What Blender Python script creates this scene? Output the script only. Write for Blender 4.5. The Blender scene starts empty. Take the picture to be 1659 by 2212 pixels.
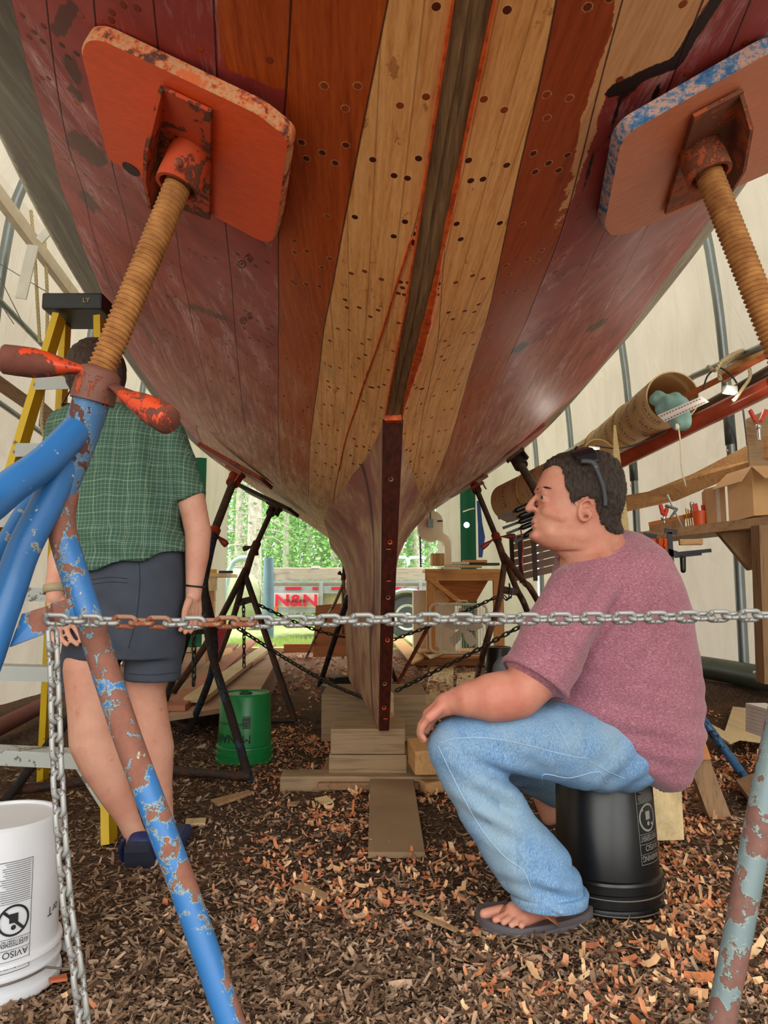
import bpy, bmesh, math, random
import numpy as np
from mathutils import Vector as V, Matrix, noise
random.seed(7); RNG = np.random.default_rng(7)
SC = bpy.context.scene
COL = SC.collection
# ---------------------------------------------------------------- camera model
FP = 1534.0; PIT = math.radians(6.3); CP, SP = math.cos(PIT), math.sin(PIT); CH = 0.9
def W(px, py, Y):
    """world point seen at photo pixel (px,py), standing at forward distance Y"""
    x = (px - 829.5) / FP; u = (1106 - py) / FP
    yd = CP - u * SP; zd = SP + u * CP
    k = Y / yd
    return V((x * k, Y, CH + zd * k))
def G(px, py, z=0.0):
    x = (px - 829.5) / FP; u = (1106 - py) / FP
    yd = CP - u * SP; zd = SP + u * CP
    k = (z - CH) / zd
    return V((x * k, yd * k, z))
def proj(P):
    P = np.asarray(P, float)
    X = P[..., 0]; Y = P[..., 1]; Z = P[..., 2] - CH
    zc = Y * CP + Z * SP; up = Z * CP - Y * SP
    return 829.5 + FP * X / zc, 1106 - FP * up / zc
cam = bpy.data.objects.new('camera', bpy.data.cameras.new('camera')); COL.objects.link(cam)
cam.location = (0, 0, CH); cam.rotation_euler = (math.pi / 2 + PIT, 0, 0)
cam.data.sensor_fit = 'VERTICAL'; cam.data.sensor_height = 24; cam.data.lens = 24 * FP / 2212
cam.data.clip_start = 0.02; cam.data.clip_end = 200
SC.camera = cam
SC.view_settings.view_transform = 'Standard'; SC.view_settings.look = 'None'
SC.view_settings.gamma = 1.0; SC.view_settings.use_curve_mapping = False
# room frame: the tent and the boat lie parallel, turned a little from the camera axis
RS = 0.06; RA = 0.198; RN = math.hypot(1, RS)
def R(bx, by, z):
    return V((RA + (bx - RS * by) / RN, (by + RS * bx) / RN, z))
ROT = math.atan(RS)
# ---------------------------------------------------------------- objects
def tag(o, label=None, cat=None, group=None, kind=None):
    if label: o['label'] = label
    if cat: o['category'] = cat
    if group: o['group'] = group
    if kind: o['kind'] = kind
    return o
def empty(name, loc, label, cat, group=None):
    o = bpy.data.objects.new(name, None); COL.objects.link(o); o.location = loc
    o.empty_display_size = 0.1
    return tag(o, label, cat, group)
def link(name, verts, faces, mat, parent=None, smooth=False, midx=None, uv=None):
    me = bpy.data.meshes.new(name)
    me.from_pydata([tuple(v) for v in verts], [], [tuple(int(i) for i in f) for f in faces])
    for m in (mat if isinstance(mat, (list, tuple)) else [mat]): me.materials.append(m)
    if midx is not None: me.polygons.foreach_set('material_index', midx)
    if smooth: me.polygons.foreach_set('use_smooth', [True] * len(me.polygons))
    me.update()
    o = bpy.data.objects.new(name, me); COL.objects.link(o)
    if parent is not None:
        o.parent = parent
        o.matrix_parent_inverse = Matrix.Translation(-parent.location) if not parent.parent else Matrix.Identity(4)
        if parent.parent:
            o.matrix_parent_inverse = Matrix.Identity(4)
    return o
def copytree(root, delta, label=None, group=None):
    c = root.copy(); COL.objects.link(c); c.location = root.location + V(delta)
    if label: c['label'] = label
    if group: c['group'] = group
    for ch in root.children:
        d = ch.copy(); COL.objects.link(d); d.parent = c; d.matrix_parent_inverse = ch.matrix_parent_inverse.copy()
        for g in ch.children:
            e = g.copy(); COL.objects.link(e); e.parent = d; e.matrix_parent_inverse = g.matrix_parent_inverse.copy()
    return c
def frame(d, up=None):
    d = V(d).normalized(); up = V(up) if up is not None else V((0, 0, 1))
    if abs(d.dot(up.normalized())) > .98: up = V((0, 1, 0)) if abs(d.y) < .9 else V((1, 0, 0))
    a = d.cross(up).normalized(); b = a.cross(d).normalized()
    return d, a, b
class M:
    def __init__(s): s.v = []; s.f = []; s.m = []; s.cm = 0
    def add(s, vs, fs):
        n = len(s.v); s.v += [V(x) for x in vs]; s.f += [tuple(i + n for i in f) for f in fs]; s.m += [s.cm] * len(fs); return s
    def box(s, c, size, rot=None, bev=0.0):
        """box centred c; rot = 3 axes or a z angle"""
        if rot is None: ax = (V((1, 0, 0)), V((0, 1, 0)), V((0, 0, 1)))
        elif isinstance(rot, (int, float)): ax = (V((math.cos(rot), math.sin(rot), 0)), V((-math.sin(rot), math.cos(rot), 0)), V((0, 0, 1)))
        else: ax = [V(a) for a in rot]
        c = V(c); h = [x / 2 for x in size]
        if bev <= 0:
            vs = [c + ax[0] * h[0] * i + ax[1] * h[1] * j + ax[2] * h[2] * k for i in (-1, 1) for j in (-1, 1) for k in (-1, 1)]
            return s.add(vs, [(0, 1, 3, 2), (4, 6, 7, 5), (0, 4, 5, 1), (2, 3, 7, 6), (0, 2, 6, 4), (1, 5, 7, 3)])
        bm = bmesh.new(); bmesh.ops.create_cube(bm, size=1)
        for v in bm.verts: v.co = V((v.co.x * size[0], v.co.y * size[1], v.co.z * size[2]))
        bmesh.ops.bevel(bm, geom=bm.edges[:], offset=bev, segments=2, affect='EDGES', profile=.6)
        vs = [c + ax[0] * v.co.x + ax[1] * v.co.y + ax[2] * v.co.z for v in bm.verts]
        fs = [tuple(v.index for v in f.verts) for f in bm.faces]; bm.free()
        return s.add(vs, fs)
    def beam(s, p0, p1, w, h, up=None, bev=0.0):
        p0, p1 = V(p0), V(p1); d, a, b = frame(p1 - p0, up)
        return s.box((p0 + p1) / 2, (w, (p1 - p0).length, h), (a, d, b), bev)
    def tube(s, pts, r, n=12, caps=True, sy=1.0, up=None):
        pts = [V(p) for p in pts]; k = len(pts)
        rr = r if hasattr(r, '__len__') else [r] * k
        base = len(s.v); a = None; vs = []; fs = []
        for i, p in enumerate(pts):
            d = (pts[min(i + 1, k - 1)] - pts[max(i - 1, 0)]).normalized()
            if a is None: _, a, b = frame(d, up)
            else:
                a = (a - d * a.dot(d)).normalized()
            b = a.cross(d).normalized()
            for j in range(n):
                t = 2 * math.pi * j / n
                vs.append(p + a * math.cos(t) * rr[i] + b * math.sin(t) * rr[i] * sy)
        for i in range(k - 1):
            for j in range(n):
                fs.append((i * n + j, i * n + (j + 1) % n, (i + 1) * n + (j + 1) % n, (i + 1) * n + j))
        if caps: fs.append(tuple(range(n - 1, -1, -1))); fs.append(tuple((k - 1) * n + j for j in range(n)))
        return s.add(vs, fs)
    def lathe(s, p0, axis, prof, n=32, caps=True):
        """prof = (height,radius) list along axis from p0"""
        d, a, b = frame(axis); vs = []; fs = []; p0 = V(p0); k = len(prof)
        for h, r in prof:
            for j in range(n):
                t = 2 * math.pi * j / n; vs.append(p0 + d * h + a * math.cos(t) * r + b * math.sin(t) * r)
        for i in range(k - 1):
            for j in range(n): fs.append((i * n + j, i * n + (j + 1) % n, (i + 1) * n + (j + 1) % n, (i + 1) * n + j))
        if caps: fs.append(tuple(range(n - 1, -1, -1))); fs.append(tuple((k - 1) * n + j for j in range(n)))
        return s.add(vs, fs)
    def slab(s, poly, th, nrm=None):
        """polygon of 3-D points thickened by th along its normal"""
        poly = [V(p) for p in poly]; n = len(poly)
        if nrm is None:
            nrm = V((0, 0, 0))
            for i in range(n): nrm += (poly[i] - poly[0]).cross(poly[(i + 1) % n] - poly[0])
        nrm = V(nrm).normalized()
        vs = poly + [p + nrm * th for p in poly]
        fs = [tuple(range(n - 1, -1, -1)), tuple(range(n, 2 * n))] + [(i, (i + 1) % n, n + (i + 1) % n, n + i) for i in range(n)]
        return s.add(vs, fs)
    def ell(s, c, r, rot=None, seg=16):
        c = V(c); ax = rot or (V((1, 0, 0)), V((0, 1, 0)), V((0, 0, 1)))
        r = r if hasattr(r, '__len__') else (r, r, r); vs = []; fs = []; m = seg // 2
        for i in range(m + 1):
            ph = math.pi * i / m
            for j in range(seg):
                t = 2 * math.pi * j / seg
                q = (math.sin(ph) * math.cos(t) * r[0], math.sin(ph) * math.sin(t) * r[1], math.cos(ph) * r[2])
                vs.append(c + V(ax[0]) * q[0] + V(ax[1]) * q[1] + V(ax[2]) * q[2])
        for i in range(m):
            for j in range(seg): fs.append((i * seg + j, (i + 1) * seg + j, (i + 1) * seg + (j + 1) % seg, i * seg + (j + 1) % seg))
        return s.add(vs, fs)
    def rings(s, rings, caps=True):
        n = len(rings[0]); vs = [p for r in rings for p in r]; fs = []
        for i in range(len(rings) - 1):
            for j in range(n): fs.append((i * n + j, i * n + (j + 1) % n, (i + 1) * n + (j + 1) % n, (i + 1) * n + j))
        if caps: fs.append(tuple(range(n - 1, -1, -1))); fs.append(tuple((len(rings) - 1) * n + j for j in range(n)))
        return s.add(vs, fs)
    def build(s, name, mat, parent=None, smooth=False, auto=None):
        o = link(name, s.v, s.f, mat, parent, smooth, s.m if isinstance(mat, (list, tuple)) else None)
        bm = bmesh.new(); bm.from_mesh(o.data); bmesh.ops.recalc_face_normals(bm, faces=bm.faces[:])
        if auto:
            for e in bm.edges:
                if len(e.link_faces) == 2 and e.calc_face_angle(0) > auto: e.smooth = False
        bm.to_mesh(o.data); bm.free()
        return o
def lerp(a, b, t): return a + (b - a) * t
def bez(pts, n=24):
    """smooth Catmull-Rom through points"""
    pts = [V(p) for p in pts]; out = []
    P = [pts[0] * 2 - pts[1]] + pts + [pts[-1] * 2 - pts[-2]]
    seg = len(pts) - 1; per = max(2, n // seg)
    for i in range(seg):
        a, b, c, d = P[i:i + 4]
        for k in range(per):
            t = k / per
            out.append(.5 * ((2 * b) + (c - a) * t + (2 * a - 5 * b + 4 * c - d) * t * t + (3 * b - a - 3 * c + d) * t ** 3))
    out.append(pts[-1]); return out
# ---------------------------------------------------------------- materials
def sr(c):
    """sRGB (0-1) to linear"""
    return tuple(x / 12.92 if x <= .04045 else ((x + .055) / 1.055) ** 2.4 for x in c[:3]) + (1.0,)
def hx(h): return sr(tuple(int(h[i:i + 2], 16) / 255 for i in (0, 2, 4)))
class NT:
    def __init__(s, name):
        s.m = bpy.data.materials.new(name); s.m.use_nodes = True; s.t = s.m.node_tree; s.t.nodes.clear()
        s.out = s.n('ShaderNodeOutputMaterial'); s.b = s.n('ShaderNodeBsdfPrincipled'); s.l(s.b.outputs[0], s.out.inputs[0])
    def n(s, k, **kw):
        x = s.t.nodes.new(k)
        for a, v in kw.items(): setattr(x, a, v)
        return x
    def l(s, a, b): s.t.links.new(a, b)
    def val(s, inp, v):
        if hasattr(v, 'node'): s.l(v, inp)
        else: inp.default_value = v
    def math(s, op, a, b=0.0, c=None, clamp=False):
        x = s.n('ShaderNodeMath', operation=op, use_clamp=clamp); s.val(x.inputs[0], a); s.val(x.inputs[1], b)
        if c is not None: s.val(x.inputs[2], c)
        return x.outputs[0]
    def mix(s, f, a, b, mode='MIX'):
        x = s.n('ShaderNodeMix', data_type='RGBA', blend_type=mode); s.val(x.inputs[0], f); s.val(x.inputs[6], a); s.val(x.inputs[7], b)
        return x.outputs[2]
    def coord(s, kind='Object', scale=(1, 1, 1), rot=(0, 0, 0)):
        c = s.n('ShaderNodeTexCoord'); mp = s.n('ShaderNodeMapping'); s.l(c.outputs[kind], mp.inputs[0])
        mp.inputs['Scale'].default_value = scale; mp.inputs['Rotation'].default_value = rot
        return mp.outputs[0]
    def noise(s, vec, scale=5, det=4, rough=.55, dist=0.0):
        x = s.n('ShaderNodeTexNoise'); 
        if vec is not None: s.l(vec, x.inputs['Vector'])
        x.inputs['Scale'].default_value = scale; x.inputs['Detail'].default_value = det; x.inputs['Roughness'].default_value = rough; x.inputs['Distortion'].default_value = dist
        return x.outputs[0]
    def ramp(s, f, stops, interp='LINEAR'):
        x = s.n('ShaderNodeValToRGB'); x.color_ramp.interpolation = interp; s.l(f, x.inputs[0]); e = x.color_ramp.elements
        while len(e) > 1: e.remove(e[-1])
        e[0].position = stops[0][0]; e[0].color = stops[0][1]
        for p, c in stops[1:]:
            q = e.new(p); q.color = c
        return x.outputs[0]
    def step(s, f, lo, hi):
        x = s.n('ShaderNodeMapRange'); s.val(x.inputs[0], f); x.inputs[1].default_value = lo; x.inputs[2].default_value = hi; x.clamp = True
        return x.outputs[0]
    def attr(s, name):
        x = s.n('ShaderNodeAttribute'); x.attribute_name = name; return x
    def bump(s, h, dist=.002, strength=1.0):
        x = s.n('ShaderNodeBump'); x.inputs['Distance'].default_value = dist; x.inputs['Strength'].default_value = strength
        s.l(h, x.inputs['Height']); s.l(x.outputs[0], s.b.inputs['Normal'])
    def set(s, col=None, rough=None, metal=None, spec=None, **kw):
        if col is not None: s.val(s.b.inputs['Base Color'], col)
        if rough is not None: s.val(s.b.inputs['Roughness'], rough)
        if metal is not None: s.val(s.b.inputs['Metallic'], metal)
        if spec is not None: s.b.inputs['Specular IOR Level'].default_value = spec
        for k, v in kw.items(): s.val(s.b.inputs[k], v)
        return s.m
_mc = {}
def flat(name, h, rough=.6, metal=0.0, var=.12, sc=8, bump=0.0, spec=.5):
    if name in _mc: return _mc[name]
    t = NT(name); c = hx(h); v = t.noise(t.coord(), sc, 4)
    d = tuple(x * (1 - var) for x in c[:3]) + (1,); l = tuple(min(1, x * (1 + var)) for x in c[:3]) + (1,)
    t.set(t.ramp(v, [(.3, d), (.7, l)]), rough, metal, spec)
    if bump: t.bump(v, bump)
    _mc[name] = t.m; return t.m
def woodm(name, h, h2, axis=1, rough=.65, sc=1.0, knots=0.0):
    if name in _mc: return _mc[name]
    t = NT(name); s = [9 * sc] * 3; s[axis] = .7 * sc
    co = t.coord('Object', tuple(s)); n1 = t.noise(co, 3, 6, .6, 1.2); s2 = [60 * sc] * 3; s2[axis] = 2.0 * sc
    n2 = t.noise(t.coord('Object', tuple(s2)), 2, 4, .6)
    f = t.math('ADD', t.math('MULTIPLY', n1, .65), t.math('MULTIPLY', n2, .35))
    col = t.ramp(f, [(.32, hx(h2)), (.5, hx(h)), (.68, tuple(min(1, x * 1.15) for x in hx(h)[:3]) + (1,))])
    st = t.noise(t.coord(), 4, 3); col = t.mix(t.step(st, .55, .75), col, t.mix(.3, col, hx('4a3a2a')))
    t.set(col, rough); t.bump(f, .0015)
    _mc[name] = t.m; return t.m
def rustpaint(name, paint, rust, amount=.5, under=None, rough=.4, sc=9, metal=0.0, fleck=None):
    """chipped paint over rust"""
    t = NT(name); co = t.coord(); n = t.noise(co, sc, 8, .62, .4); n2 = t.noise(co, sc * 4, 6, .7); big = t.noise(co, sc * .35, 2)
    f = t.math('ADD', t.math('MULTIPLY', n, .5), t.math('ADD', t.math('MULTIPLY', n2, .30), t.math('MULTIPLY', big, .20)))
    th = .5 + (.5 - amount) * .26
    chips = t.step(f, th, th + .012)
    edge = t.step(f, th - .014, th - .004)
    pc = t.mix(t.noise(co, 3, 3), hx(paint), tuple(x * .72 for x in hx(paint)[:3]) + (1,))
    rc = t.mix(t.noise(co, 55, 5), hx(rust), tuple(x * .45 for x in hx(rust)[:3]) + (1,))
    c = t.mix(edge, pc, hx(under) if under else pc); c = t.mix(chips, c, rc)
    if fleck:
        fl = t.step(t.noise(co, 30, 5, .7), .66, .675); c = t.mix(fl, c, hx(fleck))
    t.set(c, t.mix(chips, (rough,) * 3 + (1,), (.85,) * 3 + (1,)), metal)
    t.bump(t.math('SUBTRACT', t.math('MULTIPLY', t.noise(co, 60, 3), .3), chips), .0012)
    return t.m
WORLD_STR = 2.1
EXPO = 1.22
# ================================================================ BOAT
kB = np.array([.3, 1.2, 2.2, 3.2, 4.2, 5.2, 6.5, 8.5, 9.5, 10.2])
qB = np.array([1.066, 1.342, 1.504, 1.663, 1.756, 1.84, 1.72, 1.3, .75, .1])
qZ = np.array([2.583, 2.643, 2.757, 2.738, 2.691, 2.661, 2.407, 2.31, 2.4, 2.5])
qa = np.array([-.217, .073, .376, .529, .421, .459, .625, .771, .9, .9])
qb = np.array([.6, .431, .221, .061, .043, .014, .0, .125, .2, .3])
kz = np.array([.3, 1.03, 1.4, 1.77, 2.6, 3.6, 4.6, 5.8, 8.5, 10.2]); qz = np.array([1.93, 1.80, 1.73, 1.66, 1.585, 1.344, 1.291, 1.315, 1.371, 1.8])
def spl(k, v, x):
    nn = len(k); h = np.diff(k); A = np.zeros((nn, nn)); r = np.zeros(nn); A[0, 0] = A[-1, -1] = 1
    for i in range(1, nn - 1):
        A[i, i-1] = h[i-1]; A[i, i] = 2 * (h[i-1] + h[i]); A[i, i+1] = h[i]; r[i] = 6 * ((v[i+1]-v[i])/h[i] - (v[i]-v[i-1])/h[i-1])
    m = np.linalg.solve(A, r); x = np.asarray(x, float); i = np.clip(np.searchsorted(k, x) - 1, 0, nn - 2); a = k[i+1] - x; b = x - k[i]; H = h[i]
    return m[i]*a**3/6/H + m[i+1]*b**3/6/H + (v[i]/H - m[i]*H/6)*a + (v[i+1]/H - m[i+1]*H/6)*b
def hsec(by, t):
    B = spl(kB, qB, by); zB = spl(kB, qZ, by); al = spl(kB, qa, by); be = spl(kB, qb, by); z0 = spl(kz, qz, by)
    x0 = .028 + .07 * np.clip((by - 2.7) / 1.8, 0, 1); x0 = np.minimum(x0, B * .8); w = B - x0; h = zB - z0
    c = [(1-t)**3, 3*t*(1-t)**2, 3*t*t*(1-t), t**3]
    X = c[0]*x0 + c[1]*(x0+.45*w) + (c[2]+c[3])*B
    Z = c[0]*z0 + c[1]*(z0+.45*w*al) + c[2]*(zB-be*h) + c[3]*zB
    # above the bilge tangent: topsides going up to the sheer
    up = np.clip(t - 1, 0, 1); X = np.where(t > 1, B * (1 - .04 * up ** 2), X); Z = np.where(t > 1, zB + up * .75, Z)
    return X, Z
def Rn(bx, by, z): return np.stack([RA + (bx - RS*by)/RN, (by + RS*bx)/RN, z], -1)
def HP(by, t, sd, off=0.0):
    """hull surface point (numpy arrays) and outward offset"""
    by = np.asarray(by, float); t = np.asarray(t, float)
    tc = np.where(t > 1, t, np.clip(t, 0, 1))
    x, z = hsec(by, tc); P = Rn(sd * x, by, z)
    if off:
        e = 1e-3; x1, z1 = hsec(by, tc + e); x2, z2 = hsec(by + e, tc)
        a = Rn(sd*x1, by, z1) - P; b = Rn(sd*x2, by + e, z2) - P
        n = np.cross(a, b) * (-sd); n /= np.linalg.norm(n, axis=-1)[..., None] + 1e-12
        # make sure it points out (down / sideways away from the centre)
        P = P + n * off
    return P
_b = np.linspace(.35, 8.3, 240); _t = np.linspace(0, 1, 120); _BB, _TT = np.meshgrid(_b, _t, indexing='ij')
_GR = {sd: np.stack(proj(HP(_BB, _TT, sd)), -1) for sd in (-1, 1)}
def inv(px, py, sd):
    g = _GR[sd]; d = ((g - np.array([px, py]))**2).sum(-1); i, j = np.unravel_index(d.argmin(), d.shape)
    b, t = _b[i], _t[j]
    for _ in range(6):
        u0 = np.array(proj(HP(b, t, sd))); e = 1e-4
        J = np.stack([(np.array(proj(HP(b+e, t, sd))) - u0)/e, (np.array(proj(HP(b, t+e, sd))) - u0)/e], 1)
        if abs(np.linalg.det(J)) < 1: break
        st = np.linalg.solve(J, np.array([px, py]) - u0); st = np.clip(st, [-.1, -.02], [.1, .02]); b += st[0]; t = min(1, max(0, t + st[1]))
    return float(b), float(t)
SEAM = {
 -1: [
  [(903,450),(880,545),(855,610),(810,760),(775,860),(745,950),(724,1051),(716,1100)],
  [(838,0),(780,290),(735,520),(700,700),(683,850),(668,970),(667,1050),(673,1105)],
  [(628,0),(618,200),(608,330),(600,520),(600,750),(602,950),(606,1017),(616,1061),(634,1095)],
  [(460,0),(470,200),(487,490),(505,700),(520,850),(545,990),(570,1050)],
  [(330,0),(350,180),(372,450),(390,590),(422,735),(449,836),(480,938),(520,1020)],
  [(215,150),(245,375),(280,515),(311,630),(341,711),(382,830),(422,915),(465,975)],
  [(110,100),(150,330),(195,490),(245,635),(300,745),(360,850)],
  [(25,0),(55,125),(95,260),(125,390),(170,510),(220,630),(250,700)]],
 1: [
  [(985,330),(966,465),(955,600),(947,740),(924,850),(900,979),(883,1053),(864,1110)],
  [(1202,0),(1175,150),(1125,350),(1085,540),(1050,700),(1010,830),(975,950),(940,1040)],
  [(1345,0),(1290,200),(1260,330),(1215,500),(1170,610),(1135,700),(1100,780),(1050,880),(1005,985)],
  [(1520,0),(1440,200),(1370,380),(1300,510),(1270,580),(1230,665),(1195,740),(1130,860),(1060,970)],
  [(1560,150),(1480,330),(1405,475),(1350,590),(1290,700),(1210,810),(1140,900)],
  [(1640,180),(1560,370),(1470,510),(1390,620),(1310,720),(1240,805)],
  [(1659,290),(1590,400),(1530,480),(1440,600)]]}
def seam_t(sd):
    bs = np.linspace(.3, 10.2, 200); rows = [np.zeros(200)]
    for k, pl in enumerate(SEAM[sd]):
        q = sorted(inv(x, y, sd) for x, y in pl); b = np.array([a[0] for a in q]); t = np.array([a[1] for a in q])
        tt = np.interp(bs, b, t)
        # gentle extrapolation
        s0 = (t[1]-t[0])/max(.05, b[1]-b[0]); s1 = (t[-1]-t[-2])/max(.05, b[-1]-b[-2])
        s0 = np.clip(s0, -.25, .25); s1 = np.clip(s1, -.06, .06)
        tt = np.where(bs < b[0], t[0] + s0*np.maximum(bs-b[0], -.8), tt); tt = np.where(bs > b[-1], t[-1] + s1*np.minimum(bs-b[-1], 1.5), tt)
        if k == 0: tt = np.where(bs < b[0], 0.0, tt)
        ker = np.ones(5)/5; tt = np.convolve(np.pad(tt, 2, 'edge'), ker, 'valid')
        rows.append(np.clip(np.maximum(tt, rows[-1] + (.002 if k else .0)), 0, 1.0))
    rows.append(np.maximum(rows[-1] + .02, 1.0 + 0*bs)); rows.append(rows[-1] + .5); rows.append(rows[-1] + .5)
    return bs, np.array(rows)
def inpoly_sd(u, v, poly):
    """signed distance in px, + inside"""
    d = np.full(u.shape, 1e9); ins = np.zeros(u.shape, bool); n = len(poly)
    for i in range(n):
        x1, y1 = poly[i]; x2, y2 = poly[(i+1) % n]; ex, ey = x2-x1, y2-y1; L = ex*ex+ey*ey
        t = np.clip(((u-x1)*ex + (v-y1)*ey)/L, 0, 1); d = np.minimum(d, np.hypot(u-x1-t*ex, v-y1-t*ey))
        c = ((y1 > v) != (y2 > v)) & (u < (x2-x1)*(v-y1)/((y2-y1) or 1e-9) + x1); ins ^= c
    return np.where(ins, d, -d)
def line_sd(u, v, pl, w):
    d = np.full(u.shape, 1e9)
    for (x1, y1), (x2, y2) in zip(pl[:-1], pl[1:]):
        ex, ey = x2-x1, y2-y1; t = np.clip(((u-x1)*ex + (v-y1)*ey)/(ex*ex+ey*ey), 0, 1); d = np.minimum(d, np.hypot(u-x1-t*ex, v-y1-t*ey))
    return w - d
PALE = [[(1330,-90),(1580,-90),(1540,-10),(1510,40),(1465,130),(1310,200),(1285,290),(1240,420),(1200,530),(1193,500),(1230,380),(1258,250),(1290,150),(1325,50)]]
BROWNP = [[(462,-90),(632,-90),(624,192),(600,196),(550,172),(487,150),(475,110)]]
TOWN = [[(150,-120),(250,-90),(240,60),(180,60)]]
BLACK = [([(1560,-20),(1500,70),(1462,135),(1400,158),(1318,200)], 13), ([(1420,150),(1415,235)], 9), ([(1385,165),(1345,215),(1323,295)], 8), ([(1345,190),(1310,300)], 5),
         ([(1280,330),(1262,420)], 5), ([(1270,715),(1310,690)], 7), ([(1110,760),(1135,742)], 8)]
DARKP = [([(130,60),(150,20)], 22), ([(150,130),(165,170)], 16), ([(160,300),(215,345)], 20), ([(180,420),(205,450)], 12), ([(175,215),(150,190)], 10), ([(410,660),(497,692)], 8), ([(300,690),(330,740)], 6)]
def hull_mesh(sd):
    bs, T = seam_t(sd); nb = 520; by = np.concatenate([np.linspace(.3, 3.2, 300), np.linspace(3.2, 7, 160)[1:], np.linspace(7, 10.2, 40)[1:]])
    P = []; pc = []; sub = 6
    for k in range(len(T) - 1):
        for j in range(sub):
            f = j/sub; P.append(np.interp(by, bs, T[k]*(1-f) + T[k+1]*f)); pc.append(k + f)
    P.append(np.interp(by, bs, T[-1])); pc.append(len(T) - 1)
    P = np.array(P); pc = np.array(pc); BY = np.broadcast_to(by, P.shape)
    pts = HP(BY, P, sd); u, v = proj(pts); gap = np.linalg.norm(np.diff(pts, axis=0), axis=-1); gm = np.concatenate([np.zeros((1, len(by))), np.cumsum(gap, 0)])
    pw = np.zeros(P.shape)
    for k in range(len(T) - 1):
        wdt = gm[(k+1)*sub] - gm[k*sub]
        for j in range(sub + 1): pw[k*sub + j] = wdt
    nr, nc = P.shape; idx = np.arange(nr*nc).reshape(nr, nc)
    f = np.stack([idx[:-1, :-1], idx[:-1, 1:], idx[1:, 1:], idx[1:, :-1]], -1).reshape(-1, 4)
    if sd > 0: f = f[:, ::-1]
    at = dict(pc=np.broadcast_to(pc[:, None]*1.0 * 1, P.shape), by=BY, gm=gm, pw=pw)
    at['pale'] = np.max([inpoly_sd(u, v, q) for q in PALE], 0) if sd > 0 else np.full(P.shape, -99.)
    at['brn'] = np.max([inpoly_sd(u, v, q) for q in BROWNP], 0) if sd < 0 else np.full(P.shape, -99.)
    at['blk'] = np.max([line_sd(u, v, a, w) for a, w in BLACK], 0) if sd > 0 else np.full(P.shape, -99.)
    at['drk'] = np.max([line_sd(u, v, a, w) for a, w in DARKP], 0) if sd < 0 else np.full(P.shape, -99.)
    return pts.reshape(-1, 3), f, {k: np.clip(np.ascontiguousarray(a, dtype=float).ravel(), -99, 99) for k, a in at.items()}
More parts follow.
